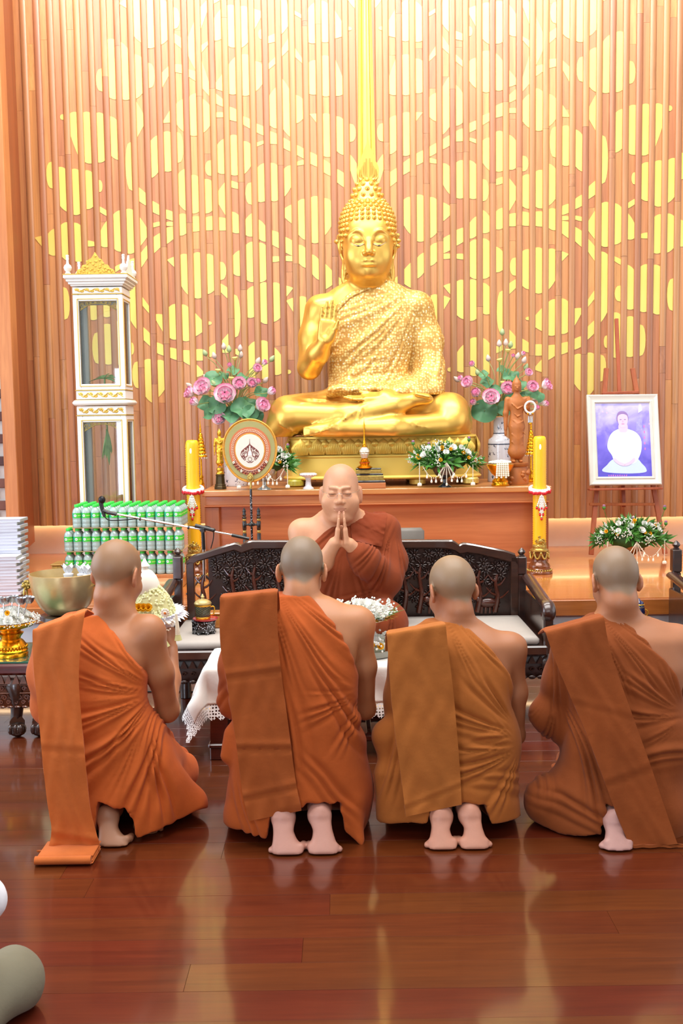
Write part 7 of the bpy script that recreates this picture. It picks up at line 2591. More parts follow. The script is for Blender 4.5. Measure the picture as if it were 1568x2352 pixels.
# emblem: a flame-topped bodhi tree round a seated figure left in white
e = MB()
ye = -0.0175
s = fr * 0.40
def ep(x, z):
 return (x * s, ye, zc - fr * 0.06 + z * s)
e.tube([ep(0, 1.25), ep(0, 0.9), ep(0, 0.72)], [0.0006, 0.0016, 0.004], 6)
for sx in (-1, 1):
 e.tube([ep(sx * x, z) for x, z in ((0.0, 0.75), (0.22, 0.55), (0.5, 0.34), (0.78, 0.08), (0.86, -0.22), (0.74, -0.5), (0.58, -0.62))], 0.0019, 5)
 e.tube([ep(sx * x, z) for x, z in ((0.10, 0.45), (0.14, 0.2), (0.22, -0.05), (0.24, -0.3), (0.32, -0.42), (0.5, -0.47), (0.62, -0.42))], 0.003, 5)
 for cx, cz_, r, t0 in ((0.50, -0.66, 0.14, 0), (0.62, -0.2, 0.15, 1), (0.42, 0.0, 0.13, 2), (0.36, 0.28, 0.12, 0.5), (0.66, 0.12, 0.11, 1.5), (0.18, 0.50, 0.09, 2.0), (0.74, -0.42, 0.09, 1.0), (0.56, -0.38, 0.08, 0.4)):
  e.tube([ep(sx * (cx + r * (1 - t / 20) * math.cos(t0 + t * 0.5)), cz_ + r * (1 - t / 20) * math.sin(t0 + t * 0.5)) for t in range(16)], 0.0019, 5)
 for k in range(12):
  t = k / 11
  e.sphere(ep(sx * (0.06 + 0.72 * t + 0.03 * math.sin(k * 2)), 0.62 - 0.62 * t - 0.05 * (k % 2)), (0.0032, 0.0015, 0.0036), 5, 4)
e.tube([ep(x, z) for x, z in ((-0.34, -0.82), (-0.18, -0.93), (0, -0.88), (0.18, -0.93), (0.34, -0.82))], 0.0016, 5)
e.tube([ep(x, z) for x, z in ((-0.24, -0.92), (-0.1, -0.99), (0, -0.96), (0.1, -0.99), (0.24, -0.92))], 0.0016, 5)
e.tube([ep(0.2 * math.cos(a), -0.66 + 0.2 * math.sin(a)) for a in [2 * PI * i / 20 for i in range(21)]], 0.0008, 5)
e.tube([ep(0.15 * math.cos(a), -0.66 + 0.15 * math.sin(a)) for a in [2 * PI * i / 20 for i in range(21)]], 0.0006, 5)
e.build('bodhi_tree_emblem', M_BORD, fan, 60)
w = MB()
w.sphere(ep(0, 0.28), (0.006, 0.0018, 0.008), 8, 6)
w.sphere(ep(0, 0.38), (0.003, 0.0018, 0.005), 8, 6)
w.prism([(0.012, 0), (0.016, 0.018), (0.006, 0.028), (-0.006, 0.028), (-0.016, 0.018), (-0.012, 0)], 0.002, Matrix.Translation(ep(0, -0.25)))
w.sphere((0, ye, zc - fr * 0.06 - 0.28 * s), (0.020, 0.0015, 0.006), 10, 6)
w.build('seated_figure_emblem', plain('emblem_white', (248, 242, 232), 0.5, var=0.02), fan, 50)
zf = zc - fr * 1.17
b = MB()
b.prism([(0, 0.040), (0.017, 0.022), (0.022, 0.0), (0.016, -0.018), (0, -0.026), (-0.016, -0.018), (-0.022, 0.0), (-0.017, 0.022)], 0.012, Matrix.Translation((0, -0.024, zf + 0.022)))
b.sphere((0, -0.024, zf + 0.022), (0.014, 0.005, 0.017), 12, 8)
for i in range(12):
 a = 2 * PI * i / 12
 b.sphere((0.017 * math.cos(a), -0.026, zf + 0.022 + 0.019 * math.sin(a)), 0.004, 6, 4)
b.build('gilt_boss', M_ANTGOLD, fan, 50)
MB().lathe([(0.006, 0.0), (0.0075, 0.01), (0.006, 0.02), (0.0065, 0.05)], 12, Matrix.Translation((0, -0.006, zf - 0.05))).build('ferrule', M_ANTGOLD, fan, 50)
def inlay_mat():
 t = NT('mother_of_pearl_inlay')
 v = t.coord('Object', (1, 1, 1))
 vo = t.n('ShaderNodeTexVoronoi')
 vo.inputs['Scale'].default_value = 150
 t.l(v, vo.inputs['Vector'])
 sep = t.n('ShaderNodeSeparateColor')
 t.l(vo.outputs['Color'], sep.inputs[0])
 m = t.math('MULTIPLY', t.math('GREATER_THAN', sep.outputs[0], 0.45), t.math('LESS_THAN', vo.outputs['Distance'], 0.38))
 t.l(t.mix(m, srgb(22, 22, 26), srgb(206, 212, 222)), t.b.inputs['Base Color'])
 t.b.inputs['Roughness'].default_value = 0.18
 t.b.inputs['Coat Weight'].default_value = 0.6
 return t.m
M_MOP = inlay_mat()
MB().lathe([(0.007, 0.06), (0.0075, 0.3), (0.008, zf - 0.048)], 12, Matrix.Translation((0, -0.006, 0))).build('pole', M_MOP, fan, 50)
fs_ = thing('fan_stand', 'black lacquered stand with two turned posts holding the fan pole', 'stand', (fc.x, FD, Z_STAGE + 0.001))
ztp = P(573, 1165, FD).z - Z_STAGE
dxp = 16.5 * M_PX(FD)
for sx in (-1, 1):
 b = MB()
 z = ztp
 b.lathe([(0.012, 0.02), (0.013, z - 0.175), (0.009, z - 0.17), (0.009, z - 0.152), (0.013, z - 0.148), (0.014, z - 0.095), (0.009, z - 0.09), (0.009, z - 0.08), (0.014, z - 0.075), (0.015, z - 0.066), (0.009, z - 0.06), (0.014, z - 0.05), (0.009, z - 0.04), (0.012, z - 0.028), (0.010, z - 0.018), (0.0, z)], 14, Matrix.Translation((sx * dxp, -0.006, 0)))
 p = b.build('post', M_BLACKG, fs_, 50)
 b = MB()
 for zz in (z - 0.171, z - 0.091):
  b.lathe([(0.0105, 0), (0.0125, 0.005), (0.0125, 0.012), (0.0105, 0.017)], 14, Matrix.Translation((sx * dxp, -0.006, zz)))
 b.build('brass_collar', M_ANTGOLD, p, 50)
b = MB()
for a in range(24):
 pass
ring = [(0.013, -0.012), (0.019, -0.009), (0.021, 0.0), (0.019, 0.009), (0.013, 0.012), (0.0105, 0.02), (0.0095, 0.02), (0.0095, -0.012), (0.013, -0.012)]
b.lathe(ring, 18, Matrix.Translation((0, -0.006, ztp - 0.115)), caps=False)
for sx in (-1, 1):
 b.tube([(sx * 0.018, -0.006, ztp - 0.115), (sx * (dxp - 0.011), -0.006, ztp - 0.115)], 0.008, 8)
b.build('collar', M_BLACKG, fs_, 50)
b = MB()
for sy in (-1, 1):
 b.box((0, -0.006 + sy * 0.045, 0.0125), (2 * dxp + 0.06, 0.06, 0.025), bev=0.006)
for sx in (-1, 1):
 b.box((sx * dxp, -0.006, 0.0125), (0.05, 0.14, 0.024), bev=0.006)
b.build('base', M_BLACKG, fs_)
# ------------------------------------------------------------------ smaller statues
M_WOODST = plain('carved_teak_statue', (176, 104, 48), 0.5, var=0.22, vscale=10, bump=0.3, bscale=30)
def standing_figure(name, label, loc, h, mat, base_h, base_mat, raise_hand, base_kind):
 """slender robed standing Buddha, height h"""
 t = thing(name, label, 'statue', loc)
 k = h / 0.62
 zb_ = base_h
 f = Field((-0.13 * k, -0.10 * k, zb_ - 0.005), (0.13 * k, 0.10 * k, zb_ + h + 0.02 * k), 0.0042 * k)
 def E(c, r, kk=0.02):
  f.ell((c[0] * k, c[1] * k, zb_ + c[2] * k), [v * k for v in r], kk * k)
 def C(pts, rs, kk=0.015):
  f.chain([(p[0] * k, p[1] * k, zb_ + p[2] * k) for p in pts], [r * k for r in rs], kk * k)
 E((0, 0, 0.545), (0.030, 0.034, 0.040)); E((0, 0.004, 0.575), (0.032, 0.035, 0.024)); E((0, 0.004, 0.600), (0.016, 0.016, 0.018))
 C([(0, 0.004, 0.610), (0, 0.004, 0.645)], [0.008, 0.001], 0.006)
 C([(0, -0.031, 0.552), (0, -0.036, 0.538)], [0.004, 0.006], 0.006)
 for sx in (-1, 1):
  C([(sx * 0.031, 0.002, 0.56), (sx * 0.031, 0.002, 0.515)], [0.005, 0.004], 0.004)
  E((sx * 0.011, -0.031, 0.553), (0.008, 0.005, 0.005), 0.004)
 E((0, -0.031, 0.524), (0.009, 0.005, 0.003), 0.004)
 C([(0, 0, 0.52), (0, 0, 0.485)], [0.018, 0.022])
 E((0, 0, 0.425), (0.062, 0.040, 0.065), 0.03); E((0, 0, 0.34), (0.048, 0.034, 0.06), 0.03); E((0, 0, 0.27), (0.056, 0.040, 0.06), 0.03)
 C([(0, 0, 0.25), (0, 0, 0.07)], [0.052, 0.050], 0.03); E((0, -0.002, 0.08), (0.064, 0.042, 0.04), 0.03)
 C([(-0.066, 0, 0.458), (-0.080, 0.002, 0.36), (-0.082, -0.004, 0.245)], [0.022, 0.018, 0.012]); E((-0.082, -0.006, 0.215), (0.010, 0.010, 0.024), 0.012)
 if raise_hand:
  C([(0.066, 0, 0.458), (0.080, 0.002, 0.37), (0.078, -0.045, 0.40)], [0.022, 0.018, 0.013]); E((0.076, -0.055, 0.435), (0.015, 0.008, 0.030), 0.01)
  for i in range(4):
   C([(0.065 + i * 0.0075, -0.056, 0.45), (0.065 + i * 0.0075, -0.055, 0.478 - 0.004 * abs(i - 1.5))], [0.0042, 0.0036], 0.003)
  for i in range(5):
   C([(0.02 + i * 0.012, -0.036, 0.32 - i * 0.05), (0.05 + i * 0.004, -0.03, 0.30 - i * 0.05)], [0.003, 0.003], 0.006)
 else:
  C([(0.066, 0, 0.458), (0.078, 0.002, 0.36), (0.062, -0.035, 0.33)], [0.022, 0.018, 0.012])
  C([(0.062, -0.035, 0.33), (0.03, -0.046, 0.30)], [0.012, 0.010])
 for i in range(6):
  z = 0.41 - i * 0.055
  C([(-0.045, -0.036, z + 0.02), (0, -0.045 + 0.004 * (i % 2), z - 0.02), (0.04, -0.036, z)], [0.0025, 0.003, 0.0025], 0.008)
 for sx in (-1, 1):
  C([(sx * 0.026, 0.0, 0.07), (sx * 0.026, 0.0, 0.015)], [0.018, 0.016], 0.008); E((sx * 0.026, -0.022, 0.010), (0.016, 0.034, 0.011), 0.008)
 X = f.full()
 f.cut(lambda X, Y, Z: zb_ - Z + 0 * X)
 f.build('figure', mat, t, (0, 0, 0), smooth_it=1)
 b = MB()
 if base_kind == 'stepped':
  b.lathe([(0.052 * k, base_h - 0.004), (0.06 * k, base_h - 0.016), (0.05 * k, base_h - 0.03), (0.066 * k, base_h - 0.04), (0.062 * k, base_h - 0.05)][::-1], 20)
  pt = b.build('lotus_base', mat, t, 50)
  b = MB()
  lv = [(0.10, 0), (0.10, 0.018), (0.092, 0.022), (0.092, 0.034), (0.080, 0.038), (0.070, base_h - 0.062), (0.078, base_h - 0.058), (0.074, base_h - 0.051)]
  b.lathe([(r * k * 1.02, z) for r, z in lv], 8, Matrix.Rotation(PI / 8, 4, 'Z'))
  b.build('pedestal', base_mat, t, 20)
 else:
  b.lathe([(0.085 * k, 0), (0.092 * k, 0.03), (0.080 * k, base_h - 0.05), (0.074 * k, base_h - 0.03), (0.088 * k, base_h - 0.02), (0.088 * k, base_h - 0.001), (0.03 * k, base_h)], 18)
  for i in range(24):
   a, z = RND.random() * 2 * PI, 0.015 + RND.random() * (base_h - 0.07)
   b.sphere((0.083 * k * math.cos(a), 0.083 * k * math.sin(a), z), (0.018, 0.018, 0.016), 7, 5)
  b.build('rocky_base', base_mat, t, 60)
 return t
TT = TZ + 0.001
p0, p1 = P(507, 1122, 7.40), P(507, 986, 7.40)
standing_figure('standing_statue', 'small gilded standing Buddha on a dark stepped base beside the fan', (P(506, 1110, 7.36).x, 7.36, TT), (P(507, 986, 7.36).z - P(507, 1073, 7.36).z), M_GOLD, P(507, 1073, 7.36).z - TT, plain('dark_bronze', (74, 60, 34), 0.35, metal=0.6, var=0.3, vscale=30), False, 'stepped')
ws = standing_figure('standing_statue', 'carved wooden standing Buddha with raised hand on a rocky base', (P(1186, 1110, 7.42).x, 7.42, TT), (P(1190, 866, 7.42).z - P(1190, 1062, 7.42).z), M_WOODST, P(1190, 1062, 7.42).z - TT, M_WOODST, True, 'rock')
# garland on its hand
kk_ = (P(1190, 866, 7.42).z - P(1190, 1062, 7.42).z) / 0.62
gc = Vector(ws.location) + Vector((0.084 * kk_, -0.075 * kk_, P(1190, 1062, 7.42).z - TT + 0.40 * kk_))
g = thing('flower_garland', 'small white and gold garland hung on the raised hand of the wooden Buddha', 'garland', gc, 0, 'jasmine and rose garlands')
b = MB()
for i in range(24):
 a = 2 * PI * i / 24
 b.sphere((0.037 * math.cos(a), -0.004, 0.040 * math.sin(a)), 0.0085, 6, 4)
b.build('jasmine_ring', M_JAS, g, 60)
b = MB()
for dx in (-0.012, 0, 0.012):
 b.lathe([(0.006, -0.045), (0.005, -0.02), (0.003, 0.0)], 7, Matrix.Translation((dx, -0.008, -0.062)))
b.sphere((0, -0.008, -0.05), 0.009, 8, 6)
b.build('tassel', M_SILVER, g, 60)
b = MB()
for dx in (-0.018, 0.018):
 b.sphere((dx, -0.010, -0.046), (0.006, 0.006, 0.009), 6, 4)
b.sphere((0, -0.010, -0.115), (0.012, 0.008, 0.006), 8, 6)
b.build('gold_trim', M_GOLD_O, g, 60)
def chattra(label, px, y0, y1, D, tiers_from):
 t = thing('tiered_umbrella', label, 'ornament', (P(px, 1110, D).x, D, TT), 0, 'gilded tiered umbrellas')
 H = P(px, y0, D).z - TT
 zt_ = P(px, tiers_from, D).z - TT
 b = MB()
 b.lathe([(0.024, 0), (0.025, 0.012), (0.018, 0.018), (0.022, 0.03), (0.015, 0.045), (0.012, 0.07), (0.016, 0.08), (0.008, 0.095), (0.006, zt_)], 14)
 b.build('stem', M_GOLD_O, t, 50)
 n = 7
 z = zt_
 for i in range(n):
  r = 0.042 * (1 - i / (n + 1.5)) + 0.004
  hh = (H - zt_) * 0.62 / n
  m = MB()
  m.lathe([(r * 0.92, -0.012), (r, -0.012), (r * 0.96, 0.002), (r * 0.70, hh * 0.5), (r * 0.3, hh * 0.72), (r * 0.24, hh)], 16, Matrix.Translation((0, 0, z)), caps=False)
  tr = m.build('tier', M_GOLD_O, t, 50)
  if i < 2:
   q = MB()
   for k in range(14):
    a = 2 * PI * k / 14
    q.sphere((r * 0.97 * math.cos(a), r * 0.97 * math.sin(a), z - 0.020), (0.003, 0.003, 0.007), 5, 4)
   q.build('fringe', M_PEARL, tr, 60)
  z += hh
 MB().lathe([(0.010, z - 0.002), (0.007, z + 0.01), (0.009, z + 0.016), (0.005, z + 0.03), (0.006, z + 0.036), (0.003, z + 0.06), (0.0006, H)], 10).build('spire', M_GOLD_O, t, 50)
chattra('gilded tiered umbrella behind the candle near the bottles', 463, 958, 1120, 7.5, 1046)
chattra('gilded tiered umbrella behind the candle near the easel', 1219, 952, 1120, 7.62, 1040)
# ------------------------------------------------------------------ small altar things
t = thing('stepped_stand', 'stepped wooden stand with gilded edges under the crystal reliquary', 'stand', (P(846, 1112, 7.26).x, 7.262, TT))
zz = 0
for i, (w, hh, m) in enumerate(((0.236, 0.040, M_TABLE), (0.232, 0.014, M_BLACKG), (0.208, 0.036, M_ANTGOLD), (0.202, 0.012, M_BLACKG), (0.178, 0.028, M_ANTGOLD), (0.176, 0.010, M_BLACKG))):
 MB().box((0, 0, zz + hh / 2), (w, 0.13 * w / 0.236 + 0.02, hh), bev=0.003).build('step', m, t)
 zz += hh + 0.0
rz_ = TT + zz + 0.001
s0 = thing('crystal_reliquary', 'small gilded crystal stupa with thin spire on the stepped stand', 'stupa', (P(837, 1070, 7.24).x, 7.235, rz_))
H = P(837, 960, 7.27).z - rz_
MB().lathe([(0.052, 0), (0.055, 0.006), (0.045, 0.014), (0.030, 0.022), (0.036, 0.034), (0.038, 0.044), (0.026, 0.05), (0.030, 0.056), (0.022, 0.062), (0.024, 0.07)], 20).build('base', M_GOLD_O, s0, 50)
MB().lathe([(0.031, 0.033), (0.037, 0.036), (0.037, 0.042), (0.031, 0.045)], 20, caps=False).build('red_band', plain('ruby_band', (190, 40, 30), 0.3), s0, 50)
MB().lathe([(0.022, 0.07), (0.027, 0.085), (0.034, 0.10), (0.030, 0.105), (0.036, 0.112), (0.034, 0.125), (0.024, 0.140), (0.012, 0.148)], 20).build('crystal_body', plain('cut_crystal', (226, 222, 206), 0.08, metal=0.35, var=0.15, vscale=50, coat=1.0), s0, 30)
MB().lathe([(0.016, 0.146), (0.018, 0.152), (0.012, 0.158), (0.014, 0.165), (0.008, 0.175), (0.010, 0.184), (0.005, 0.195), (0.006, 0.21), (0.003, 0.23), (0.005, H * 0.80), (0.0065, H * 0.86), (0.003, H * 0.9), (0.0005, H)], 12).build('spire', M_GOLD_O, s0, 50)
t = thing('pedestal_cup', 'small white ornamental pedestal dish on the altar edge', 'dish', (P(708, 1124, 7.26).x, 7.26, TT))
hh = P(708, 1086, 7.26).z - TT
b = MB()
b.lathe([(0.040, 0), (0.036, 0.008), (0.022, 0.02), (0.018, hh * 0.5), (0.022, hh - 0.035), (0.045, hh - 0.025), (0.055, hh - 0.012), (0.052, hh)], 18)
b.build('dish', plain('white_glitter', (226, 226, 230), 0.25, var=0.15, vscale=150, coat=0.5), t, 50)
b = MB()
for i in range(16):
 a = 2 * PI * i / 16
 b.sphere((0.052 * math.cos(a), 0.052 * math.sin(a), hh - 0.012), (0.011, 0.011, 0.009), 6, 4)
b.build('scalloped_rim', plain('white_porcelain', (236, 236, 240), 0.15, var=0.03, coat=0.5), t, 60)
# gold footed tray with a white garland
t = thing('footed_tray', 'small gold footed tray beside the wooden Buddha', 'tray', (P(1149, 1119, 7.27).x, 7.28, TT))
hh = P(1149, 1066, 7.27).z - TT
MB().lathe([(0.062, 0), (0.064, 0.008), (0.055, 0.02), (0.058, 0.035), (0.038, 0.055), (0.034, 0.065), (0.06, 0.085), (0.085, hh - 0.03), (0.098, hh - 0.004), (0.095, hh), (0.08, hh - 0.008), (0.0, hh - 0.02)], 28).build('tray', M_GOLD_O, t, 50)
g = thing('flower_garland', 'thick white jasmine garland draped over the small gold footed tray', 'garland', (t.location.x, 7.28, TT + hh), 0, 'jasmine and rose garlands')
b = MB()
for i in range(70):
 a = RND.random() * 2 * PI
 r = 0.075 * math.sqrt(RND.random())
 b.sphere((r * math.cos(a), r * math.sin(a), 0.008 + 0.016 * (1 - r / 0.09)), (0.011, 0.011, 0.010), 6, 4)
for k in range(6):
 x = -0.035 + k * 0.014
 for i in range(9 - (k % 2)):
  b.sphere((x * (1 + 0.02 * i), -0.102 - 0.004 * (i > 0), 0.012 - i * 0.0125), (0.0085, 0.008, 0.0085), 6, 4)
b.build('jasmine_strands', plain('cream_jasmine', (238, 236, 214), 0.6, var=0.06), g, 60)
# ------------------------------------------------------------------ bottled water in shrink-wrapped layers
M_CAP = plain('green_cap', (60, 220, 76), 0.35, var=0.06)
def pet_mat():
 t = NT('clear_bottle')
 tr = t.n('ShaderNodeBsdfTransparent')
 tr.inputs[0].default_value = (0.93, 0.98, 0.97, 1)
 df = t.n('ShaderNodeBsdfDiffuse')
 df.inputs[0].default_value = srgb(206, 234, 228)
 tl = t.n('ShaderNodeBsdfTranslucent')
 tl.inputs[0].default_value = srgb(222, 240, 238)
 gl = t.n('ShaderNodeBsdfGlossy')
 gl.inputs['Roughness'].default_value = 0.08
 fr = t.n('ShaderNodeFresnel')
 fr.inputs[0].default_value = 1.45
 m0, m1, m2 = (t.n('ShaderNodeMixShader') for _ in range(3))
 m0.inputs[0].default_value = 0.2
 t.l(df.outputs[0], m0.inputs[1])
 t.l(tl.outputs[0], m0.inputs[2])
 m1.inputs[0].default_value = 0.74
 t.l(tr.outputs[0], m1.inputs[1])
 t.l(m0.outputs[0], m1.inputs[2])
 t.l(t.math('ADD', fr.outputs[0], 0.05), m2.inputs[0])
 t.l(m1.outputs[0], m2.inputs[1])
 t.l(gl.outputs[0], m2.inputs[2])
 t.l(m2.outputs[0], t.out.inputs[0])
 return t.m
M_PET = pet_mat()
def label_mat():
 t = NT('bottle_label')
 v = t.coord('Object')
 tc = t.n('ShaderNodeSeparateXYZ')
 t.l(v, tc.inputs[0])
 # green band, white oval mark with a grey stroke, teal part to one side
 ex = t.math('DIVIDE', t.math('ADD', tc.outputs[0], 0.006), 0.0095)
 ez = t.math('DIVIDE', t.math('ADD', tc.outputs[2], 0.0), 0.0085)
 d = t.math('ADD', t.math('POWER', ex, 2.0), t.math('POWER', ez, 2.0))
 oval_ = t.math('LESS_THAN', d, 1.0)
 inner = t.math('MULTIPLY', t.math('LESS_THAN', t.math('ABSOLUTE', ez), 0.28), t.math('LESS_THAN', t.math('ABSOLUTE', ex), 0.65))
 col = t.mix(t.math('GREATER_THAN', tc.outputs[0], -0.016), srgb(40, 176, 140), srgb(72, 206, 66))
 col = t.mix(oval_, col, srgb(232, 244, 240))
 col = t.mix(t.math('MULTIPLY', inner, oval_), col, srgb(150, 180, 180))
 stripe = t.math('MULTIPLY', t.math('GREATER_THAN', tc.outputs[0], 0.010), t.math('LESS_THAN', t.math('ABSOLUTE', tc.outputs[2]), 0.003))
 col = t.mix(stripe, col, srgb(180, 226, 120))
 t.l(col, t.b.inputs['Base Color'])
 t.b.inputs['Roughness'].default_value = 0.3
 return t.m
M_LAB = label_mat()
BR, BHT = 0.0285, 0.150
me_bot = MB().lathe([(0.020, 0.002), (0.026, 0.0), (BR, 0.006), (BR, 0.022), (BR * 0.95, 0.026), (BR, 0.030), (BR, 0.048), (BR * 0.96, 0.052), (BR, 0.058), (BR, 0.098), (BR * 0.97, 0.104), (BR * 0.8, 0.118), (BR * 0.5, 0.128), (0.0125, 0.132), (0.0125, 0.137)], 16, caps=False).mesh('vessel', M_PET, 50)
me_cap = MB().lathe([(0.0150, 0.1335), (0.0155, 0.135), (0.0155, 0.148), (0.0140, 0.1505), (0.0, 0.1505)], 14, caps=False).mesh('cap', M_CAP, 40)
me_lab = MB().lathe([(BR + 0.0005, -0.0165), (BR + 0.0005, 0.0165)], 18, caps=False).mesh('wrap_label', M_LAB, 50)
BY0 = 6.70
pitch_b = 0.0598
lay_z = [P(290, 1320, BY0).z, 0, 0]
z_table = lay_z[0]
proto = None
gname = {0: 'water bottles in the bottom layer', 1: 'water bottles in the middle layer', 2: 'water bottles in the top layer'}
def bottle(x, y, z, layer, label):
 global proto
 if proto is None:
  proto = thing('water_bottle', label, 'bottle', (x, y, z), 0, gname[layer])
  link('vessel', me_bot, proto)
  link('cap', me_cap, proto)
  link('wrap_label', me_lab, proto, (0, 0, 0.080))
  o = proto
 else:
  o = copy_tree(proto)
 o.location = (x, y, z)
 o.rotation_euler = (0, 0, RND.uniform(-0.25, 0.25))
 o['label'] = label
 o['group'] = gname[layer]
 return o
x_r = P(419, 1250, BY0).x
nb_ = [13, 13, 12]
cards = []
for L in range(3):
 z = z_table + 0.002 + L * (BHT + 0.0045)
 n = nb_[L]
 rows_n = 5 if L == 2 else 2
 for r in range(rows_n):
  for i in range(n):
   lab = 'green-capped water bottle in the %s layer, %s row from the front, %s from the right' % (('bottom', 'middle', 'top')[L], ORD[r], ORD[i])
   x = x_r - pitch_b * (i + 0.5) - (0.0 if L < 2 else 0.0) + (r % 2) * 0.0
   bottle(x, BY0 + 0.03 + r * pitch_b, z, L, lab)
 if L > 0:
  c = MB().box((0, 0, 0), (pitch_b * n, 5 * pitch_b, 0.002)).build('cardboard_sheet', plain('cardboard', (196, 160, 112), 0.8), None, 0, (x_r - pitch_b * n / 2, BY0 + 2.5 * pitch_b, z - 0.0022))
  tag(c, 'thin brown cardboard sheet under the %s layer of water bottles' % ('bottom', 'middle', 'top')[L], 'cardboard')
# hidden inner bottles carry the upper layers: plain packs behind the front rows
bx = thing('low_bench', 'low wooden bench under the stacked water bottles', 'bench', (x_r - pitch_b * 6.5, BY0 + 0.14, Z_STAGE + 0.001))
hb_ = z_table - Z_STAGE - 0.002
MB().box((0, 0, hb_ - 0.012), (pitch_b * 13 + 0.01, 0.29, 0.024), bev=0.003).build('seat_board', M_POST, bx)
for sx in (-1, 1):
 MB().box((sx * (pitch_b * 6.2), 0, (hb_ - 0.024) / 2), (0.03, 0.26, hb_ - 0.025), bev=0.003).build('leg', M_POST, bx)
ob = thing('ornate_box', 'small gilded ornate box beside the stacked bottles', 'box', (P(134, 1320, 6.9).x, 6.95, Z_STAGE + 0.001))
hh = P(134, 1293, 6.95).z - Z_STAGE
MB().box((0, 0, (hh - 0.01) / 2), (0.07, 0.16, hh - 0.012), bev=0.004).build('box', plain('gilded_box', (200, 168, 84), 0.45, metal=0.3, var=0.3, vscale=80, bump=0.4), ob)
MB().box((0, 0, hh - 0.004), (0.085, 0.175, 0.010), bev=0.003).build('lid', plain('box_lid', (190, 150, 80), 0.4, metal=0.3), ob)
# ------------------------------------------------------------------ stacks of booklets at the left edge
M_PAPER = plain('white_cover', (212, 214, 226), 0.5, var=0.02)
def page_mat():
 t = NT('page_edges')
 v = t.coord('Object', (8, 8, 900))
 n = t.noise(v, 1.0, 2)
 t.l(t.ramp(n, [(0.35, srgb(176, 178, 190)), (0.65, srgb(222, 222, 232))]), t.b.inputs['Base Color'])
 t.b.inputs['Roughness'].default_value = 0.7
 return t.m
M_PAGES = page_mat()
M_GREYC = plain('grey_spine', (164, 168, 164), 0.55, var=0.05)
pages_me = MB().box((0, 0, 0), (0.205, 0.146, 0.0165)).mesh('pages', M_PAGES, 0)
spine_me = MB().box((0.1055, 0, 0), (0.006, 0.148, 0.0186), bev=0.001).mesh('spine', M_GREYC, 0)
cover_me = MB().box((0, 0, 0.0090), (0.212, 0.15, 0.0015)).box((0, 0, -0.0090), (0.212, 0.15, 0.0015)).mesh('cover', M_PAPER, 0)
for st, (px, D, n, gl_, off) in enumerate(((2, 6.62, 24, 'booklets in the tall stack', 0.0), (-6, 6.45, 13, 'booklets in the short stack', 0.0))):
 x0 = P(55 if st == 0 else 48, 1300, D).x - 0.11
 proto_b = None
 for i in range(n):
  z = Z_STAGE + 0.0105 + i * 0.0199
  lab = 'white booklet with grey spine, %s from the bottom of the %s stack' % (ORD[i], 'tall' if st == 0 else 'short front')
  if proto_b is None:
   proto_b = thing('booklet', lab, 'book', (x0, D, z), 0, gl_)
   link('pages', pages_me, proto_b)
   link('spine', spine_me, proto_b)
   link('cover', cover_me, proto_b)
   o = proto_b
  else:
   o = copy_tree(proto_b)
  o['label'] = lab
  o.location = (x0 + (0.014 if i % 2 else -0.006) + RND.uniform(-0.002, 0.002), D + RND.uniform(-0.004, 0.004), z)
  o.rotation_euler = (0, 0, RND.uniform(-0.015, 0.015) + (0.06 if st else 0))
# ------------------------------------------------------------------ big brass bowl with folded white napkins
wb = P(150, 1409, 5.72)
stl = thing('low_stool', 'low dark stool under the brass bowl', 'stool', (wb.x, 5.72, 0))
MB().lathe([(0.13, wb.z - 0.031), (0.14, wb.z - 0.026), (0.14, wb.z - 0.006), (0.13, wb.z - 0.002)], 24).build('seat', M_DARKWOOD, stl, 50)
for i in range(4):
 a = PI / 4 + i * PI / 2
 MB().tube([(0.10 * math.cos(a), 0.10 * math.sin(a), wb.z - 0.03), (0.125 * math.cos(a), 0.125 * math.sin(a), 0.0)], [0.016, 0.013], 8).build('leg', M_DARKWOOD, stl, 50)
bowl = thing('brass_bowl', 'large engraved brass bowl with lion-mask handles', 'bowl', (wb.x, 5.72, wb.z))
rr_ = 79 * M_PX(5.72)
hh = P(150, 1316, 5.72).z - wb.z
prof = [(0.07, 0.0), (0.10, 0.006), (rr_ * 0.74, hh * 0.22), (rr_ * 0.90, hh * 0.48), (rr_ * 0.98, hh * 0.78), (rr_, hh), (rr_ - 0.006, hh + 0.002), (rr_ * 0.96, hh * 0.78), (rr_ * 0.87, hh * 0.48), (rr_ * 0.70, hh * 0.24), (0.09, 0.014), (0.0, 0.012)]
def engraved():
 t = NT('engraved_brass')
 v = t.coord()
 n = t.noise(v, 6, 4)
 t.l(t.ramp(n, [(0.3, srgb(220, 190, 132)), (0.7, srgb(242, 220, 168))]), t.b.inputs['Base Color'])
 t.b.inputs['Metallic'].default_value = 0.72
 t.b.inputs['Roughness'].default_value = 0.3
 vo = t.n('ShaderNodeTexVoronoi', feature='DISTANCE_TO_EDGE')
 vo.inputs['Scale'].default_value = 34
 t.l(v, vo.inputs['Vector'])
 sp = t.n('ShaderNodeSeparateXYZ')
 t.l(v, sp.inputs[0])
 band = t.math('GREATER_THAN', sp.outputs[2], 0.12)
 t.bump(t.math('MULTIPLY', t.math('LESS_THAN', vo.outputs['Distance'], 0.05), band), 0.25, 0.002)
 return t.m
MB().lathe(prof, 48).build('bowl', engraved(), bowl, 50)
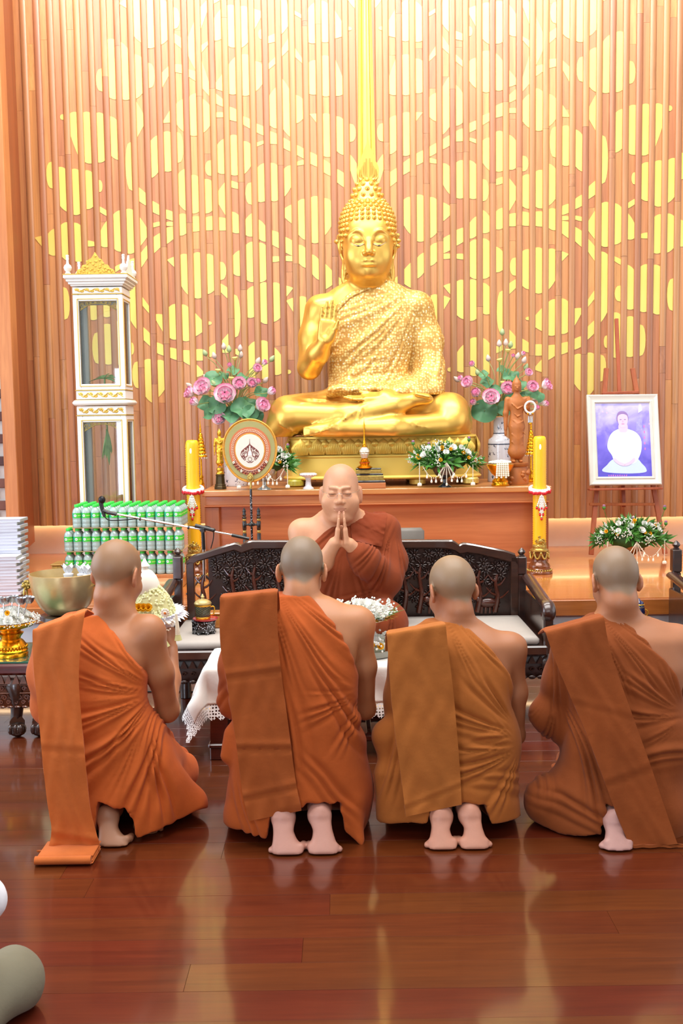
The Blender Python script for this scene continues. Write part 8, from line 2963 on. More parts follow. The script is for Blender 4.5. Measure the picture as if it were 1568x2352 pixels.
for sx in (-1, 1):
 b = MB()
 b.sphere((sx * (rr_ * 0.99 + 0.012), -0.02, hh * 0.74), (0.022, 0.020, 0.026), 12, 8)
 b.sphere((sx * (rr_ * 0.99 + 0.028), -0.035, hh * 0.72), (0.012, 0.012, 0.012), 8, 6)
 for k in range(7):
  a = k * 0.9
  b.sphere((sx * (rr_ + 0.012) + 0.018 * math.cos(a), -0.035, hh * 0.74 + 0.02 * math.sin(a)), 0.008, 6, 4)
 q = [(sx * (rr_ * 0.97 + 0.024), -0.03 + 0.03 * math.sin(a), hh * 0.50 + 0.042 * math.cos(a)) for a in [2 * PI * i / 16 for i in range(16)]]
 b.tube(q, 0.005, 6, closed=True)
 b.build('lion_handle', M_ANTGOLD, bowl, 50)
M_NAP = plain('white_napkin', (246, 247, 250), 0.6, var=0.02)
for i, (px, dy) in enumerate(((152, 0.06), (185, 0.05), (204, 0.0))):
 p = P(px, 1303, 5.78)
 nap = thing('folded_napkin', 'white lotus-folded napkin in the brass bowl, %s' % ('nearest the rim handle', 'in the middle', 'beside the monk\'s ear')[i], 'napkin', (p.x, 5.76 + dy, wb.z + hh - 0.02), 0, 'lotus-folded napkins in the brass bowl')
 for k in range(5):
  a = k * 2 * PI / 5 + 0.3 * i
  b = MB()
  vs, fs = [], []
  for j in range(6):
   u = j / 5
   w = 0.020 * math.sin(PI * (0.15 + 0.85 * u)) + 0.0005
   for sg in (-1, 0, 1):
    vs.append((0.006 + 0.034 * u ** 1.3, sg * w, 0.058 * u - 0.004 * (sg == 0)))
  for j in range(5):
   for q in range(2):
    fs.append((j * 3 + q, j * 3 + q + 3, j * 3 + q + 4, j * 3 + q + 1))
  b.add(vs, fs, Matrix.Rotation(a, 4, 'Z'))
  b.build('fold', M_NAP, nap, 60)
 MB().lathe([(0.0, -0.03), (0.026, -0.02), (0.03, 0.0), (0.012, 0.008)], 10).build('core', M_NAP, nap, 50)
# ------------------------------------------------------------------ gold pedestal tray with cups at the left edge
pb = P(24, 1516, 5.22)
zt_l = LTZ + 0.001
ph = thing('pedestal_tray', 'tall gold pedestal tray on the glass topped table, at the left edge', 'tray', (pb.x, 5.24, zt_l))
H = P(24, 1428, 5.24).z - zt_l
k = 0.0022
MB().lathe([(0.083, 0), (0.085, 0.012), (0.080, 0.02), (0.084, 0.03), (0.074, 0.042), (0.078, 0.055), (0.062, 0.078), (0.048, 0.088), (0.052, 0.10), (0.062, 0.112), (0.066, 0.118), (0.050, 0.126), (0.054, 0.14), (0.06, 0.15), (0.07, H - 0.035), (0.115, H - 0.02), (0.128, H), (0.122, H + 0.003), (0.10, H - 0.008), (0.0, H - 0.012)], 36).build('pedestal', M_GOLD_O, ph, 50)
b = MB()
for i in range(30):
 a = 2 * PI * i / 30
 b.sphere((0.077 * math.cos(a), 0.077 * math.sin(a), 0.048), (0.008, 0.008, 0.008), 6, 4)
 b.sphere((0.125 * math.cos(a), 0.125 * math.sin(a), H - 0.004), (0.008, 0.008, 0.006), 6, 4)
b.build('beading', M_GOLD_O, ph, 60)
wf = thing('white_flower_mound', 'mound of white chrysanthemums on the gold pedestal tray', 'flowers', (pb.x, 5.24, zt_l + H + 0.004))
b = MB()
b.sphere((0, 0, -0.002), (0.10, 0.10, 0.05), 20, 10)
b.v = [(x, y, max(z, -0.0015)) for x, y, z in b.v]
b.build('mound', plain('cream_petals', (236, 236, 222), 0.7, var=0.06, vscale=60, bump=0.8, bscale=90), wf, 60)
for i in range(26):
 a = i * 2.4
 q = math.sqrt((i + 0.5) / 26)
 nn = Vector((0.9 * q * math.cos(a), 0.9 * q * math.sin(a), 0.75)).normalized()
 p = Vector((0.105 * q * math.cos(a), 0.105 * q * math.sin(a), 0.012 + 0.045 * (1 - q * q)))
 o = link('white_flower', ME_CHRYS, wf, p)
 o.rotation_euler = nn.to_track_quat('Z', 'Y').to_euler()
for i in range(26):
 a = 2 * PI * i / 26
 o = link('gypsophila', gyp[i % 3], wf, (0.122 * math.cos(a), 0.122 * math.sin(a), 0.004))
 o.rotation_euler = Vector((math.cos(a), math.sin(a), 0.35)).to_track_quat('Z', 'Y').to_euler()
 o.scale = (0.6,) * 3
dz_ = P(18, 1408, 5.13)
o = link('yellow_flower', ME_YEL, wf, dz_ - Vector(wf.location) + Vector((0, -0.004, 0)))
o.rotation_euler = Vector((0, -1, 0.3)).to_track_quat('Z', 'Y').to_euler()
for i, (px, py, dy, rx) in enumerate(((10, 1378, -0.03, -0.25), (30, 1374, 0.03, -0.1), (47, 1378, -0.04, 0.05), (66, 1375, 0.02, 0.35), (-6, 1378, 0.02, -.35))):
 p = P(px, py, 5.24 + dy)
 c = thing('metal_cup', 'small metal cup stuck in the white flower mound, %s' % ('second from the picture edge', 'third from the picture edge', 'fourth from the picture edge', 'tilted farthest from the edge', 'cut by the picture edge')[i], 'cup', p, 0, 'metal cups on the flower mound')
 M_ = Matrix.Rotation(rx * 0.5, 4, 'Y')
 MB().lathe([(0.0, -0.024), (0.018, -0.022), (0.026, -0.008), (0.030, 0.012), (0.0285, 0.012), (0.024, -0.006), (0.0, -0.018)], 20, M_).build('cup', M_SILVER, c, 50)
 e = Vector((rx * -0.035 + (0.004 if i == 2 else 0), -0.045 - 0.01, -0.075))
 MB().tube([M_ @ Vector((0, -0.018, -0.015)), e], 0.003, 6).build('stem', M_SILVER, c, 50)
# ------------------------------------------------------------------ the white floral offering the first monk holds
oc = P(352, 1418, 4.36)
of = thing('floral_offering', 'white petal-rimmed offering tray with flower cone and hanging garlands, held by the leftmost monk', 'flowers', oc)
M_OFW = plain('white_fabric_petal', (240, 240, 246), 0.6, var=0.03)
tilt = rotm(0.10, -0.06, 0)
b = MB()
rO = 62 * M_PX(4.36)
b.lathe([(0.05, -0.055), (rO * 0.75, -0.045), (rO * 0.95, -0.01), (rO, 0.012), (rO * 0.97, 0.016), (0.0, 0.012)], 30, tilt)
b.build('dish', plain('pearl_white_dish', (222, 222, 236), 0.3, var=0.03, coat=0.3), of, 50)
for k in range(34):
 a = 2 * PI * k / 34
 for (el, L, r0, rows__) in ((-0.35, 0.045, rO * 0.98, 0), (0.45, 0.036, rO * 0.94, 1)):
  b = MB()
  M_ = tilt @ Matrix.Rotation(a + 0.09 * rows__, 4, 'Z') @ Matrix.Translation((r0, 0, 0.012)) @ Matrix.Rotation(-el, 4, 'Y')
  b.add([(0, -0.010, 0), (0, 0.010, 0), (L * 0.6, -0.011, 0.004), (L * 0.6, 0.011, 0.004), (L, 0, -0.002)], [(0, 2, 3, 1), (2, 4, 3)], M_)
  b.build('petal', M_OFW, of, 0)
b = MB()
for i in range(420):
 a = RND.random() * 2 * PI
 u = RND.random()
 z = 0.01 + 0.125 * u
 r = (rO * 0.84) * (1 - 0.60 * u ** 1.8)
 p = tilt @ Vector((r * math.cos(a), r * math.sin(a), z))
 b.sphere(tuple(p), (0.0055, 0.0055, 0.0065), 6, 4)
tag(b.build('jasmine_buds', plain('pale_green_jasmine', (226, 226, 176), 0.6, var=0.15, vscale=60), of, 60), kind='stuff')
b = MB()
b.lathe([(rO * 0.82, 0.008), (rO * 0.77, 0.05), (rO * 0.58, 0.10), (rO * 0.34, 0.13), (0.0, 0.135)], 24, tilt)
b.build('cone_core', plain('cone_core', (200, 196, 140), 0.7, var=0.2), of, 50)
cpx = P(334, 1358, 4.36) - oc
b = MB()
b.lathe([(0.058, -0.02), (0.062, 0.0), (0.060, 0.02), (0.048, 0.05), (0.030, 0.072), (0.012, 0.082), (0.014, 0.090), (0.022, 0.094), (0.012, 0.108), (0.004, 0.124), (0.0, 0.126)], 24, Matrix.Translation((cpx.x, cpx.y, 0.128)))
b.build('cloth_bundle', plain('cream_cloth_bundle', (240, 236, 222), 0.7, var=0.04), of, 50)
for i in range(4):
 p = P(308 + i * 11, 1396, 4.36 - rO * 0.80) - oc
 o = link('yellow_flower', ME_YEL, of, p)
 o.rotation_euler = Vector((0, -1, 0.4)).to_track_quat('Z', 'Y').to_euler()
 o.scale = (1.3,) * 3
p = P(379, 1408, 4.36 - rO * 0.95) - oc
ro = MB()
for k in range(10):
 a = 2 * PI * k / 10
 ro.sphere((p.x + 0.013 * math.cos(a), p.y, p.z + 0.013 * math.sin(a)), (0.007, 0.003, 0.007), 6, 4)
ro.sphere((p.x, p.y - 0.002, p.z), (0.010, 0.004, 0.010), 10, 6)
rs_ = ro.build('rosette', plain('cream_rosette', (232, 224, 206), 0.6), of, 60)
MB().sphere((p.x, p.y - 0.006, p.z), (0.006, 0.003, 0.006), 8, 6).build('orange_bead', plain('amber_bead', (210, 120, 50), 0.25), rs_, 60)
M_TAS = plain('cream_garland', (236, 232, 206), 0.6, var=0.05)
for ti, (pts, seg) in enumerate(((((366, 1425), (369, 1450), (383, 1487)), 0), (((404, 1412), (407, 1440), (409, 1466)), 0))):
 b = MB()
 q = [P(x, y, 4.36 - rO * 1.02 - 0.01) - oc for x, y in pts]
 c = bez(q, 8)
 n = len(c)
 for i in range(n - 3):
  r = 0.006 + 0.007 * i / n
  d = (c[i + 1] - c[i]).normalized()
  b.lathe([(r * 0.8, -0.004), (r, 0.0), (r * 0.9, 0.004)], 8, Matrix.Translation(c[i]) @ d.to_track_quat('Z', 'Y').to_matrix().to_4x4())
 g_ = b.build('garland_tassel', M_TAS, of, 50)
 e = MB()
 d = (c[-1] - c[-4]).normalized()
 e.lathe([(0.010, 0.0), (0.016, 0.026), (0.013, 0.027)], 8, Matrix.Translation(c[-4]) @ d.to_track_quat('Z', 'Y').to_matrix().to_4x4())
 e.build('tassel_end', plain('pale_green_bud_end', (214, 216, 150), 0.6), g_, 50)
for a0, a1, sag in (((345, 1446), (366, 1424), 6), ((372, 1426), (402, 1418), 26), ((378, 1424), (402, 1414), 14)):
 q = [P(a0[0] + (a1[0] - a0[0]) * u, a0[1] + (a1[1] - a0[1]) * u + sag * math.sin(PI * u), 4.36 - rO * 1.03) - oc for u in [k / 8 for k in range(9)]]
 bead_string(of, q, 0.0042)
# ------------------------------------------------------------------ tea set on the bench
CT = SEAT + 0.005
cx_ = P(469, 1450, 5.46)
st = thing('inlaid_box_stand', 'black stand inlaid with mother of pearl on the bench seat', 'stand', (cx_.x, 5.46, CT))
hs_ = P(469, 1425, 5.46).z - CT
b = MB()
b.lathe([(0.066, 0.012), (0.066, hs_ - 0.006), (0.070, hs_ - 0.004), (0.070, hs_)], 8, Matrix.Rotation(PI / 8, 4, 'Z'))
for i in range(8):
 a = i * PI / 4
 b.box((0.055 * math.cos(a + PI / 8), 0.055 * math.sin(a + PI / 8), 0.006), (0.02, 0.02, 0.012), bev=0.002)
b.build('stand', M_MOP, st, 20)
sc = thing('red_saucer', 'small red tray under the lidded cup', 'tray', (cx_.x + 0.008, 5.46, CT + hs_ + 0.0015))
MB().lathe([(0.045, 0), (0.064, 0.004), (0.068, 0.012), (0.066, 0.012), (0.05, 0.006), (0.0, 0.005)], 24).build('tray', plain('red_lacquer', (190, 24, 34), 0.2, var=0.05, coat=0.6), sc, 50)
cup = thing('lidded_cup', 'dark green lidded cup with gold trim and handle', 'cup', (cx_.x - 0.004, 5.46, CT + hs_ + 0.008))
def diaper():
 t = NT('diamond_glaze')
 v = t.coord('Object', (1, 1, 1))
 sp = t.n('ShaderNodeSeparateXYZ')
 t.l(v, sp.inputs[0])
 ang = t.math('ARCTAN2', sp.outputs[1], sp.outputs[0])
 a = t.math('MULTIPLY', ang, 7.0)
 z = t.math('MULTIPLY', sp.outputs[2], 330.0)
 l1 = t.math('ABSOLUTE', t.math('SINE', t.math('ADD', a, z)))
 l2 = t.math('ABSOLUTE', t.math('SINE', t.math('SUBTRACT', a, z)))
 m = t.math('LESS_THAN', t.math('MINIMUM', l1, l2), 0.10)
 t.l(t.mix(m, srgb(44, 54, 46), srgb(178, 160, 104)), t.b.inputs['Base Color'])
 t.b.inputs['Roughness'].default_value = 0.2
 return t.m
MB().lathe([(0.036, 0.006), (0.038, 0.012), (0.042, 0.072), (0.041, 0.075)], 28).build('vessel', diaper(), cup, 50)
b = MB()
b.lathe([(0.034, 0), (0.039, 0.002), (0.040, 0.012), (0.0385, 0.014)], 28)
b.lathe([(0.0415, 0.070), (0.044, 0.073), (0.044, 0.080), (0.040, 0.082)], 28)
b.tube(bez([(0.040, 0, 0.066), (0.058, 0, 0.066), (0.061, 0, 0.045), (0.055, 0, 0.026), (0.040, 0, 0.022)], 5), 0.0038, 8)
b.build('gold_trim', M_GOLD, cup, 50)
MB().lathe([(0.046, 0.082), (0.047, 0.086), (0.040, 0.096), (0.026, 0.104), (0.010, 0.108), (0.008, 0.114), (0.011, 0.120), (0.006, 0.126), (0.003, 0.134), (0.0, 0.136)], 28).build('lid', plain('lid_gold', (196, 172, 112), 0.35, metal=0.4, var=0.15, vscale=60), cup, 50)
p = P(505, 1404, 5.62)
bx = thing('wooden_box', 'small light wooden box on the bench behind the cup', 'box', (p.x + 0.02, 5.62, CT))
MB().box((0, 0, 0.035), (0.15, 0.09, 0.07), bev=0.006).build('box', M_STAGE, bx)
MB().box((0, 0, 0.079), (0.155, 0.095, 0.014), bev=0.005).build('lid', M_STAGE, bx)
# ------------------------------------------------------------------ flowers on the coffee table
KZ = CTZ + 0.006
p = P(848, 1498, 4.90)
tr = thing('grey_flower_tray', 'low grey oval dish of flowers on the white tablecloth', 'flowers', (p.x, 4.90, KZ))
b = MB()
b.lathe([(0.10, 0), (0.115, 0.006), (0.122, 0.035), (0.116, 0.036), (0.10, 0.02), (0.0, 0.02)], 28)
b.build('dish', plain('grey_glaze', (150, 150, 140), 0.4, var=0.05), tr, 50)
rq = random.Random(77)
def mound(t, n, R_, z0, hgt, wy, yy):
 for i in range(n):
  a = rq.random() * 2 * PI
  q = math.sqrt(rq.random())
  p = Vector((R_ * q * math.cos(a), R_ * q * math.sin(a), z0 + hgt * (1 - q * q)))
  nn = Vector((0.8 * q * math.cos(a), 0.8 * q * math.sin(a) - 0.25, 0.7)).normalized()
  o = link('white_flower', ME_CHRYS, t, p)
  o.rotation_euler = nn.to_track_quat('Z', 'Y').to_euler()
  o.scale = (rq.uniform(0.9, 1.2),) * 3
 for i in range(yy):
  a = -PI * rq.random()
  q = 0.6 + 0.35 * rq.random()
  p = Vector((R_ * q * math.cos(a), R_ * q * math.sin(a), z0 + hgt * (1 - q * q) + 0.012))
  nn = Vector((0.8 * q * math.cos(a), -0.8, 0.6)).normalized()
  o = link('yellow_flower', ME_YEL, t, p + nn * 0.014)
  o.rotation_euler = nn.to_track_quat('Z', 'Y').to_euler()
  o.scale = (1.3,) * 3
 for i in range(14):
  a = 2 * PI * i / 14
  p = Vector((R_ * 0.95 * math.cos(a), R_ * 0.95 * math.sin(a), z0 + hgt * 0.35))
  o = link('gypsophila', gyp[i % 3], t, p)
  o.rotation_euler = Vector((math.cos(a), math.sin(a), 0.9)).to_track_quat('Z', 'Y').to_euler()
 c = MB()
 c.sphere((0, 0, z0 + hgt * 0.1), (R_ * 0.8, R_ * 0.8, hgt * 0.7), 18, 10)
 c.build('foliage_core', plain('pale_core', (210, 214, 190), 0.8, var=0.2, vscale=50), t, 60)
mound(tr, 16, 0.105, 0.035, 0.06, 1, 8)
p2 = P(828, 1412, 4.92)
up = thing('flower_tray', 'gold leaf-edged tray heaped with white chrysanthemums above the grey dish', 'flowers', (p2.x, 4.92, p2.z - 0.02))
b = MB()
b.lathe([(0.028, -0.005), (0.02, -0.03), (0.016, KZ + 0.105 - p2.z + 0.02)][::-1], 12)
b.build('stem', M_GOLD, up, 50)
b = MB()
b.lathe([(0.03, -0.008), (0.12, -0.002), (0.15, 0.012), (0.145, 0.014), (0.0, 0.004)], 30)
b.build('dish', M_GOLD_O, up, 50)
for k in range(22):
 a = 2 * PI * k / 22
 for nm, m, L, el in (('gold_leaf', M_GOLD_O, 0.055, 0.12), ('green_leaf', M_LEAF, 0.05, 0.3)):
  b = MB()
  M_ = Matrix.Rotation(a + (0.14 if nm == 'green_leaf' else 0), 4, 'Z') @ Matrix.Translation((0.135, 0, 0.010 if nm == 'gold_leaf' else 0.020)) @ Matrix.Rotation(-el, 4, 'Y')
  b.add([(0, -0.014, 0), (0, 0.014, 0), (L * 0.6, -0.012, 0.003), (L * 0.6, 0.012, 0.003), (L, 0, 0)], [(0, 2, 3, 1), (2, 4, 3)], M_)
  b.build(nm, m, up, 0)
mound(up, 26, 0.13, 0.015, 0.065, 1, 3)
b = MB()
for dz, dx in ((0.045, 0.0), (0.02, 0.02)):
 b.tube([(0.12, -0.03, 0.02), (0.19 + dx, -0.04, 0.03 + dz)], [0.003, 0.0008], 5)
b.build('grass_blade', M_LEAF, up, 60)
# ------------------------------------------------------------------ microphone on its boom stand
MD = 6.30
ms = thing('microphone_stand', 'black and chrome microphone boom stand reaching over the bottles', 'stand', (P(466, 1230, MD).x, MD, Z_STAGE + 0.001))
o_ = Vector(ms.location)
def mp(px, py, D=MD):
 return P(px, py, D) - o_
b = MB()
b.tube([mp(468, 1262), mp(466, 1222)], 0.011, 10)
jn = mp(466, 1214)
b.sphere(tuple(mp(466, 1216)), (0.022, 0.016, 0.022), 12, 8)
b.tube([mp(448, 1207), mp(490, 1218)], 0.013, 10)
b.sphere(tuple(mp(490, 1218)), 0.014, 8, 6)
b.tube([mp(466, 1218) + Vector((0, -0.03, 0)), mp(466, 1218) + Vector((0, 0.03, 0))], 0.012, 8)
b.build('clutch', M_BLACKG, ms, 50)
zl = mp(468, 1262)
MB().tube([(zl.x * 0.3, 0, 0.10), tuple(zl)], 0.010, 10).build('upright', M_CHROME, ms, 50)
for i in range(3):
 a = i * 2 * PI / 3 + 0.5
 MB().tube([(0, 0, 0.14), (0.14 * math.cos(a), 0.14 * math.sin(a), 0.008)], 0.008, 8).build('leg', M_BLACKG, ms, 50)
MB().tube([mp(270, 1181), mp(540, 1230)], 0.0065, 10).build('boom', M_CHROME, ms, 50)
MB().tube([mp(532, 1229), mp(572, 1238)], 0.011, 10).build('counterweight', M_BLACKG, ms, 50)
b = MB()
b.tube([mp(248, 1177), mp(268, 1181)], 0.012, 10)
for px, py in ((322, 1191), (433, 1211)):
 b.tube([mp(px - 2, py), mp(px + 2, py + 1)], 0.012, 8)
b.tube([mp(236, 1172), mp(250, 1178)], 0.012, 8)
b.build('clips', M_BLACKG, ms, 50)
cb_ = MB()
cb_.tube(bez([mp(239, 1186), mp(252, 1195), mp(290, 1194), mp(322, 1192), mp(380, 1203), mp(433, 1209), mp(470, 1208), mp(488, 1216), mp(490, 1235), mp(484, 1260)], 5), 0.0032, 6)
cb_.build('cable', M_BLACK, ms, 60)
mic = thing('microphone', 'black handheld microphone clipped to the boom end', 'microphone', P(234, 1160, MD))
o2 = Vector(mic.location)
MB().tube([P(231, 1152, MD) - o2, P(234, 1166, MD) - o2, P(240, 1187, MD) - o2], [0.014, 0.013, 0.010], 12).build('body', M_BLACKG, mic, 50)
b = MB()
b.sphere(tuple(P(234, 1148, MD) - o2), (0.022, 0.022, 0.024), 16, 10)
b.build('grille', plain('mic_mesh', (34, 34, 38), 0.35, metal=0.6, var=0.3, vscale=400), mic, 60)
# ------------------------------------------------------------------ easel with the framed portrait
ED = 7.86
eo = P(1440, 1281, ED)
ez = thing('easel', 'brown wooden easel holding a framed portrait', 'easel', (eo.x, ED, Z_STAGE + 0.001))
oe = Vector(ez.location)
M_EAS = wood('easel_wood', (176, 98, 58), (146, 74, 42), 'Z', 0.4, 0.1, rand=0.05)
def eq(px, py, D):
 return P(px, py, D) - oe
for name_, a, b_, w in (('leg', (1357, 1282, 7.84), (1392, 846, 8.10), 0.036), ('leg', (1527, 1281, 7.84), (1452, 846, 8.10), 0.036)):
 p, q = eq(*a), eq(*b_)
 p.z = 0.018
 MB().bar(p, q, w, 0.024, up=(0, 1, 0), bev=0.003).build(name_, M_EAS, ez)
p = eq(1430, 1264, 8.24); p.z = 0.02
MB().bar(p, eq(1424, 900, 8.16), 0.036, 0.02, up=(0, 1, 0), bev=0.003).build('rear_leg', M_EAS, ez)
MB().bar(eq(1432, 1165, 7.95), eq(1415, 732, 8.19), 0.028, 0.024, up=(0, 1, 0), bev=0.003).build('mast', M_EAS, ez)
MB().bar(eq(1353, 1158, 7.90), eq(1502, 1158, 7.90), 0.034, 0.02, up=(0, 0, 1), bev=0.003).build('crossbar', M_EAS, ez)
MB().bar(eq(1351, 1124, 7.84), eq(1519, 1121, 7.84), 0.07, 0.016, up=(0, 0, 1), bev=0.003).build('ledge', M_EAS, ez)
MB().bar(eq(1382, 904, 8.05), eq(1466, 901, 8.05), 0.03, 0.022, up=(0, 0, 1), bev=0.003).build('top_clamp', M_EAS, ez)
# framed portrait: built flat, then leaned on the easel
cTL, cTR, cBR, cBL = P(1345, 911, 7.985), P(1507, 904, 7.985), P(1517, 1113, 7.835), P(1353, 1118, 7.835)
ctr = (cTL + cTR + cBR + cBL) / 4
ux = ((cTR - cTL) + (cBR - cBL)).normalized()
uz = ((cTL - cBL) + (cTR - cBR)).normalized()
uy = uz.cross(ux).normalized()
ux = uy.cross(uz)
fw, fh = (cTR - cTL).length, (cTL - cBL).length
fp = thing('framed_portrait', 'framed photo of a seated person in white on violet, standing on the easel', 'picture', ctr)
fp.matrix_world = Matrix.Translation(ctr) @ Matrix((ux, uy, uz)).transposed().to_4x4()
M_FRM = plain('white_frame', (214, 211, 200), 0.4, var=0.04)
bw = 0.066
fr_ = MB()
prof_f = [(0.0, 0.0), (0.0, -0.028), (0.008, -0.034), (0.020, -0.030), (0.034, -0.022), (0.046, -0.020), (0.050, -0.026), (0.058, -0.026), (0.062, -0.018), (bw, -0.016), (bw, 0.0)]
cor_ = [(-fw / 2, -fh / 2), (fw / 2, -fh / 2), (fw / 2, fh / 2), (-fw / 2, fh / 2)]
vs, fs = [], []
for cxx, czz in cor_:
 for d, y in prof_f:
  vs.append((cxx - math.copysign(d, cxx), y, czz - math.copysign(d, czz)))
n = len(prof_f)
for i in range(4):
 j = (i + 1) % 4
 for k in range(n - 1):
  fs.append((i * n + k, j * n + k, j * n + k + 1, i * n + k + 1)[::-1])
fr_.add(vs, fs)
fr_.build('frame', M_FRM, fp, 25)
def pic_mat():
 t = NT('portrait_background')
 v = t.coord('Object')
 sp = t.n('ShaderNodeSeparateXYZ')
 t.l(v, sp.inputs[0])
 n = t.noise(v, 9, 3, 0.5, 0.6)
 z = t.math('ADD', t.math('MULTIPLY', sp.outputs[2], 1.3), t.math('MULTIPLY', n, 0.9))
 c = t.ramp(z, [(0.05, srgb(92, 84, 196)), (0.42, srgb(124, 112, 220)), (0.62, srgb(160, 150, 240)), (0.85, srgb(200, 196, 252))])
 vo = t.n('ShaderNodeTexVoronoi')
 vo.inputs['Scale'].default_value = 34
 t.l(v, vo.inputs['Vector'])
 s2 = t.n('ShaderNodeSeparateColor')
 t.l(vo.outputs['Color'], s2.inputs[0])
 zone = t.math('GREATER_THAN', sp.outputs[2], 0.05)
 dot = t.math('MULTIPLY', t.math('MULTIPLY', t.math('LESS_THAN', vo.outputs['Distance'], 0.22), t.math('GREATER_THAN', s2.outputs[0], 0.7)), zone)
 c = t.mix(t.math('MULTIPLY', dot, 0.55), c, srgb(236, 190, 240))
 t.l(c, t.b.inputs['Base Color'])
 t.b.inputs['Roughness'].default_value = 0.25
 return t.m
iw, ih = fw / 2 - bw, fh / 2 - bw
ph_ = MB().box((0, -0.010, 0), (2 * iw, 0.004, 2 * ih)).build('print', pic_mat(), fp, 0)
# the printed figure: flat shapes laid on the print
ppx = 2 * iw / 123.0
def flat(name, poly, m, y):
 """poly in print pixels, origin at the print centre"""
 MB().prism([(x * ppx, z * ppx) for x, z in poly], 0.0006, Matrix.Translation((0, y, 0))).build(name, m, ph_, 0)
def closed_bez(pts, n=6):
 pts = [Vector((x, z, 0)) for x, z in pts]
 m = len(pts)
 out = []
 for i in range(m):
  a, b, c, d = pts[(i - 1) % m], pts[i], pts[(i + 1) % m], pts[(i + 2) % m]
  for k in range(n):
   t = k / n
   q = 0.5 * ((2 * b) + (c - a) * t + (2 * a - 5 * b + 4 * c - d) * t * t + (3 * b - a - 3 * c + d) * t ** 3)
   out.append((q.x, q.y))
 return out
M_PW = plain('print_white', (222, 238, 255), 0.25, var=0.02)
M_PW2 = plain('print_white_shade', (196, 214, 246), 0.25, var=0.02)
M_PS = plain('print_skin', (226, 196, 222), 0.25, var=0.05)
M_PH = plain('print_hair', (150, 124, 180), 0.25, var=0.1)
flat('printed_legs', closed_bez([(-50, -73), (-40, -58), (-22, -44), (24, -42), (40, -56), (49, -68), (44, -76), (0, -78)]), M_PW2, -0.0128)
flat('printed_tunic', closed_bez([(-14, 24), (-28, 14), (-36, -4), (-37, -20), (-28, -36), (-22, -50), (0, -58), (24, -54), (34, -40), (40, -22), (40, 0), (30, 16), (14, 24), (0, 26)]), M_PW, -0.0136)
flat('printed_neck', closed_bez([(-9, 20), (-9, 36), (9, 36), (9, 20), (0, 17)]), M_PS, -0.0140)
flat('printed_hair', closed_bez([(-13, 44), (-13, 58), (-7, 66), (5, 66), (12, 58), (12, 44), (0, 40)]), M_PH, -0.0143)
flat('printed_face', closed_bez([(-11.5, 44), (-10, 56), (0, 60), (10, 56), (11.5, 44), (7, 31), (0, 28), (-7, 31)]), M_PS, -0.0148)
for sx in (-1, 1):
 flat('printed_eye', closed_bez([(sx * 5 - 2.6, 47), (sx * 5, 48.4), (sx * 5 + 2.6, 47), (sx * 5, 46.2)]), M_PH, -0.0153)
 flat('printed_hand', closed_bez([(sx * 22, -42), (sx * 12, -50), (0, -56), (sx * 2, -61), (sx * 14, -57), (sx * 24, -48)]), M_PS, -0.0150)
flat('printed_mouth', closed_bez([(-4, 37), (0, 38), (4, 37), (0, 35.8)]), plain('print_lip', (196, 130, 180), 0.3), -0.0153)
flat('printed_nose', closed_bez([(-1.6, 41), (0, 46), (1.6, 41), (0, 40.4)]), plain('print_nose', (206, 166, 206), 0.3), -0.0153)
M_PL = plain('print_lantern', (214, 206, 250), 0.3, var=0.1)
flat('printed_lantern', [(36, 62), (46, 68), (44, 84), (38, 84)], M_PL, -0.0140)
flat('printed_shrine', [(30, 20), (44, 22), (44, 46), (38, 54), (31, 40)], plain('print_shrine', (160, 156, 232), 0.3, var=0.2, vscale=60), -0.0126)
M_PT = plain('print_pink_text', (206, 120, 190), 0.3)
for i in range(9):
 flat('printed_lettering', [(-38 + i * 5, -84), (-35.5 + i * 5, -84), (-35.5 + i * 5, -81.2 + (i % 3) * 0.5), (-38 + i * 5, -81.6)], M_PT, -0.0126)
for i in range(5):
 flat('printed_lettering', [(47, 28 - i * 13), (49.5, 28 - i * 13), (49.5, 34 - i * 13), (47, 33 - i * 13)], M_PT, -0.0126)
# ------------------------------------------------------------------ side table with a blue jar beyond the fourth monk
p = P(1466, 1424, 5.55)
sd = thing('side_table', 'small dark side table half hidden by the fourth monk', 'table', (p.x - 0.02, 5.55, 0))
MB().box((0, 0, p.z - 0.015), (0.24, 0.24, 0.026), bev=0.005).build('tabletop', M_DARKWOOD, sd)
for sx in (-1, 1):
 for sy in (-1, 1):
  MB().box((sx * 0.095, sy * 0.095, (p.z - 0.028) / 2), (0.03, 0.03, p.z - 0.028), bev=0.004).build('leg', M_DARKWOOD, sd)
sv = thing('red_saucer', 'red saucer under the blue jar on the side table', 'saucer', (p.x, 5.55, p.z - 0.001))
MB().lathe([(0.03, 0), (0.055, 0.006), (0.058, 0.014), (0.056, 0.014), (0.04, 0.006), (0.0, 0.005)], 24).build('dish', plain('red_glaze', (170, 28, 40), 0.2, coat=0.5), sv, 50)
jr = thing('blue_jar', 'dark blue jar with gold bands and lid on the side table', 'jar', (p.x, 5.55, p.z + 0.006))
MB().lathe([(0.024, 0), (0.03, 0.01), (0.034, 0.04), (0.030, 0.068), (0.024, 0.08)], 24).build('vessel', plain('cobalt_glaze', (26, 28, 70), 0.15, coat=0.6), jr, 50)
b = MB()
for z in (0.066, 0.08):
 b.lathe([(0.026, z - 0.003), (0.031, z), (0.026, z + 0.004)], 24, caps=False)
b.tube(bez([(0.030, -0.01, 0.055), (0.045, -0.012, 0.045), (0.044, -0.012, 0.025), (0.031, -0.01, 0.018)], 5), 0.003, 6)
b.build('gold_band', M_GOLD, jr, 50)
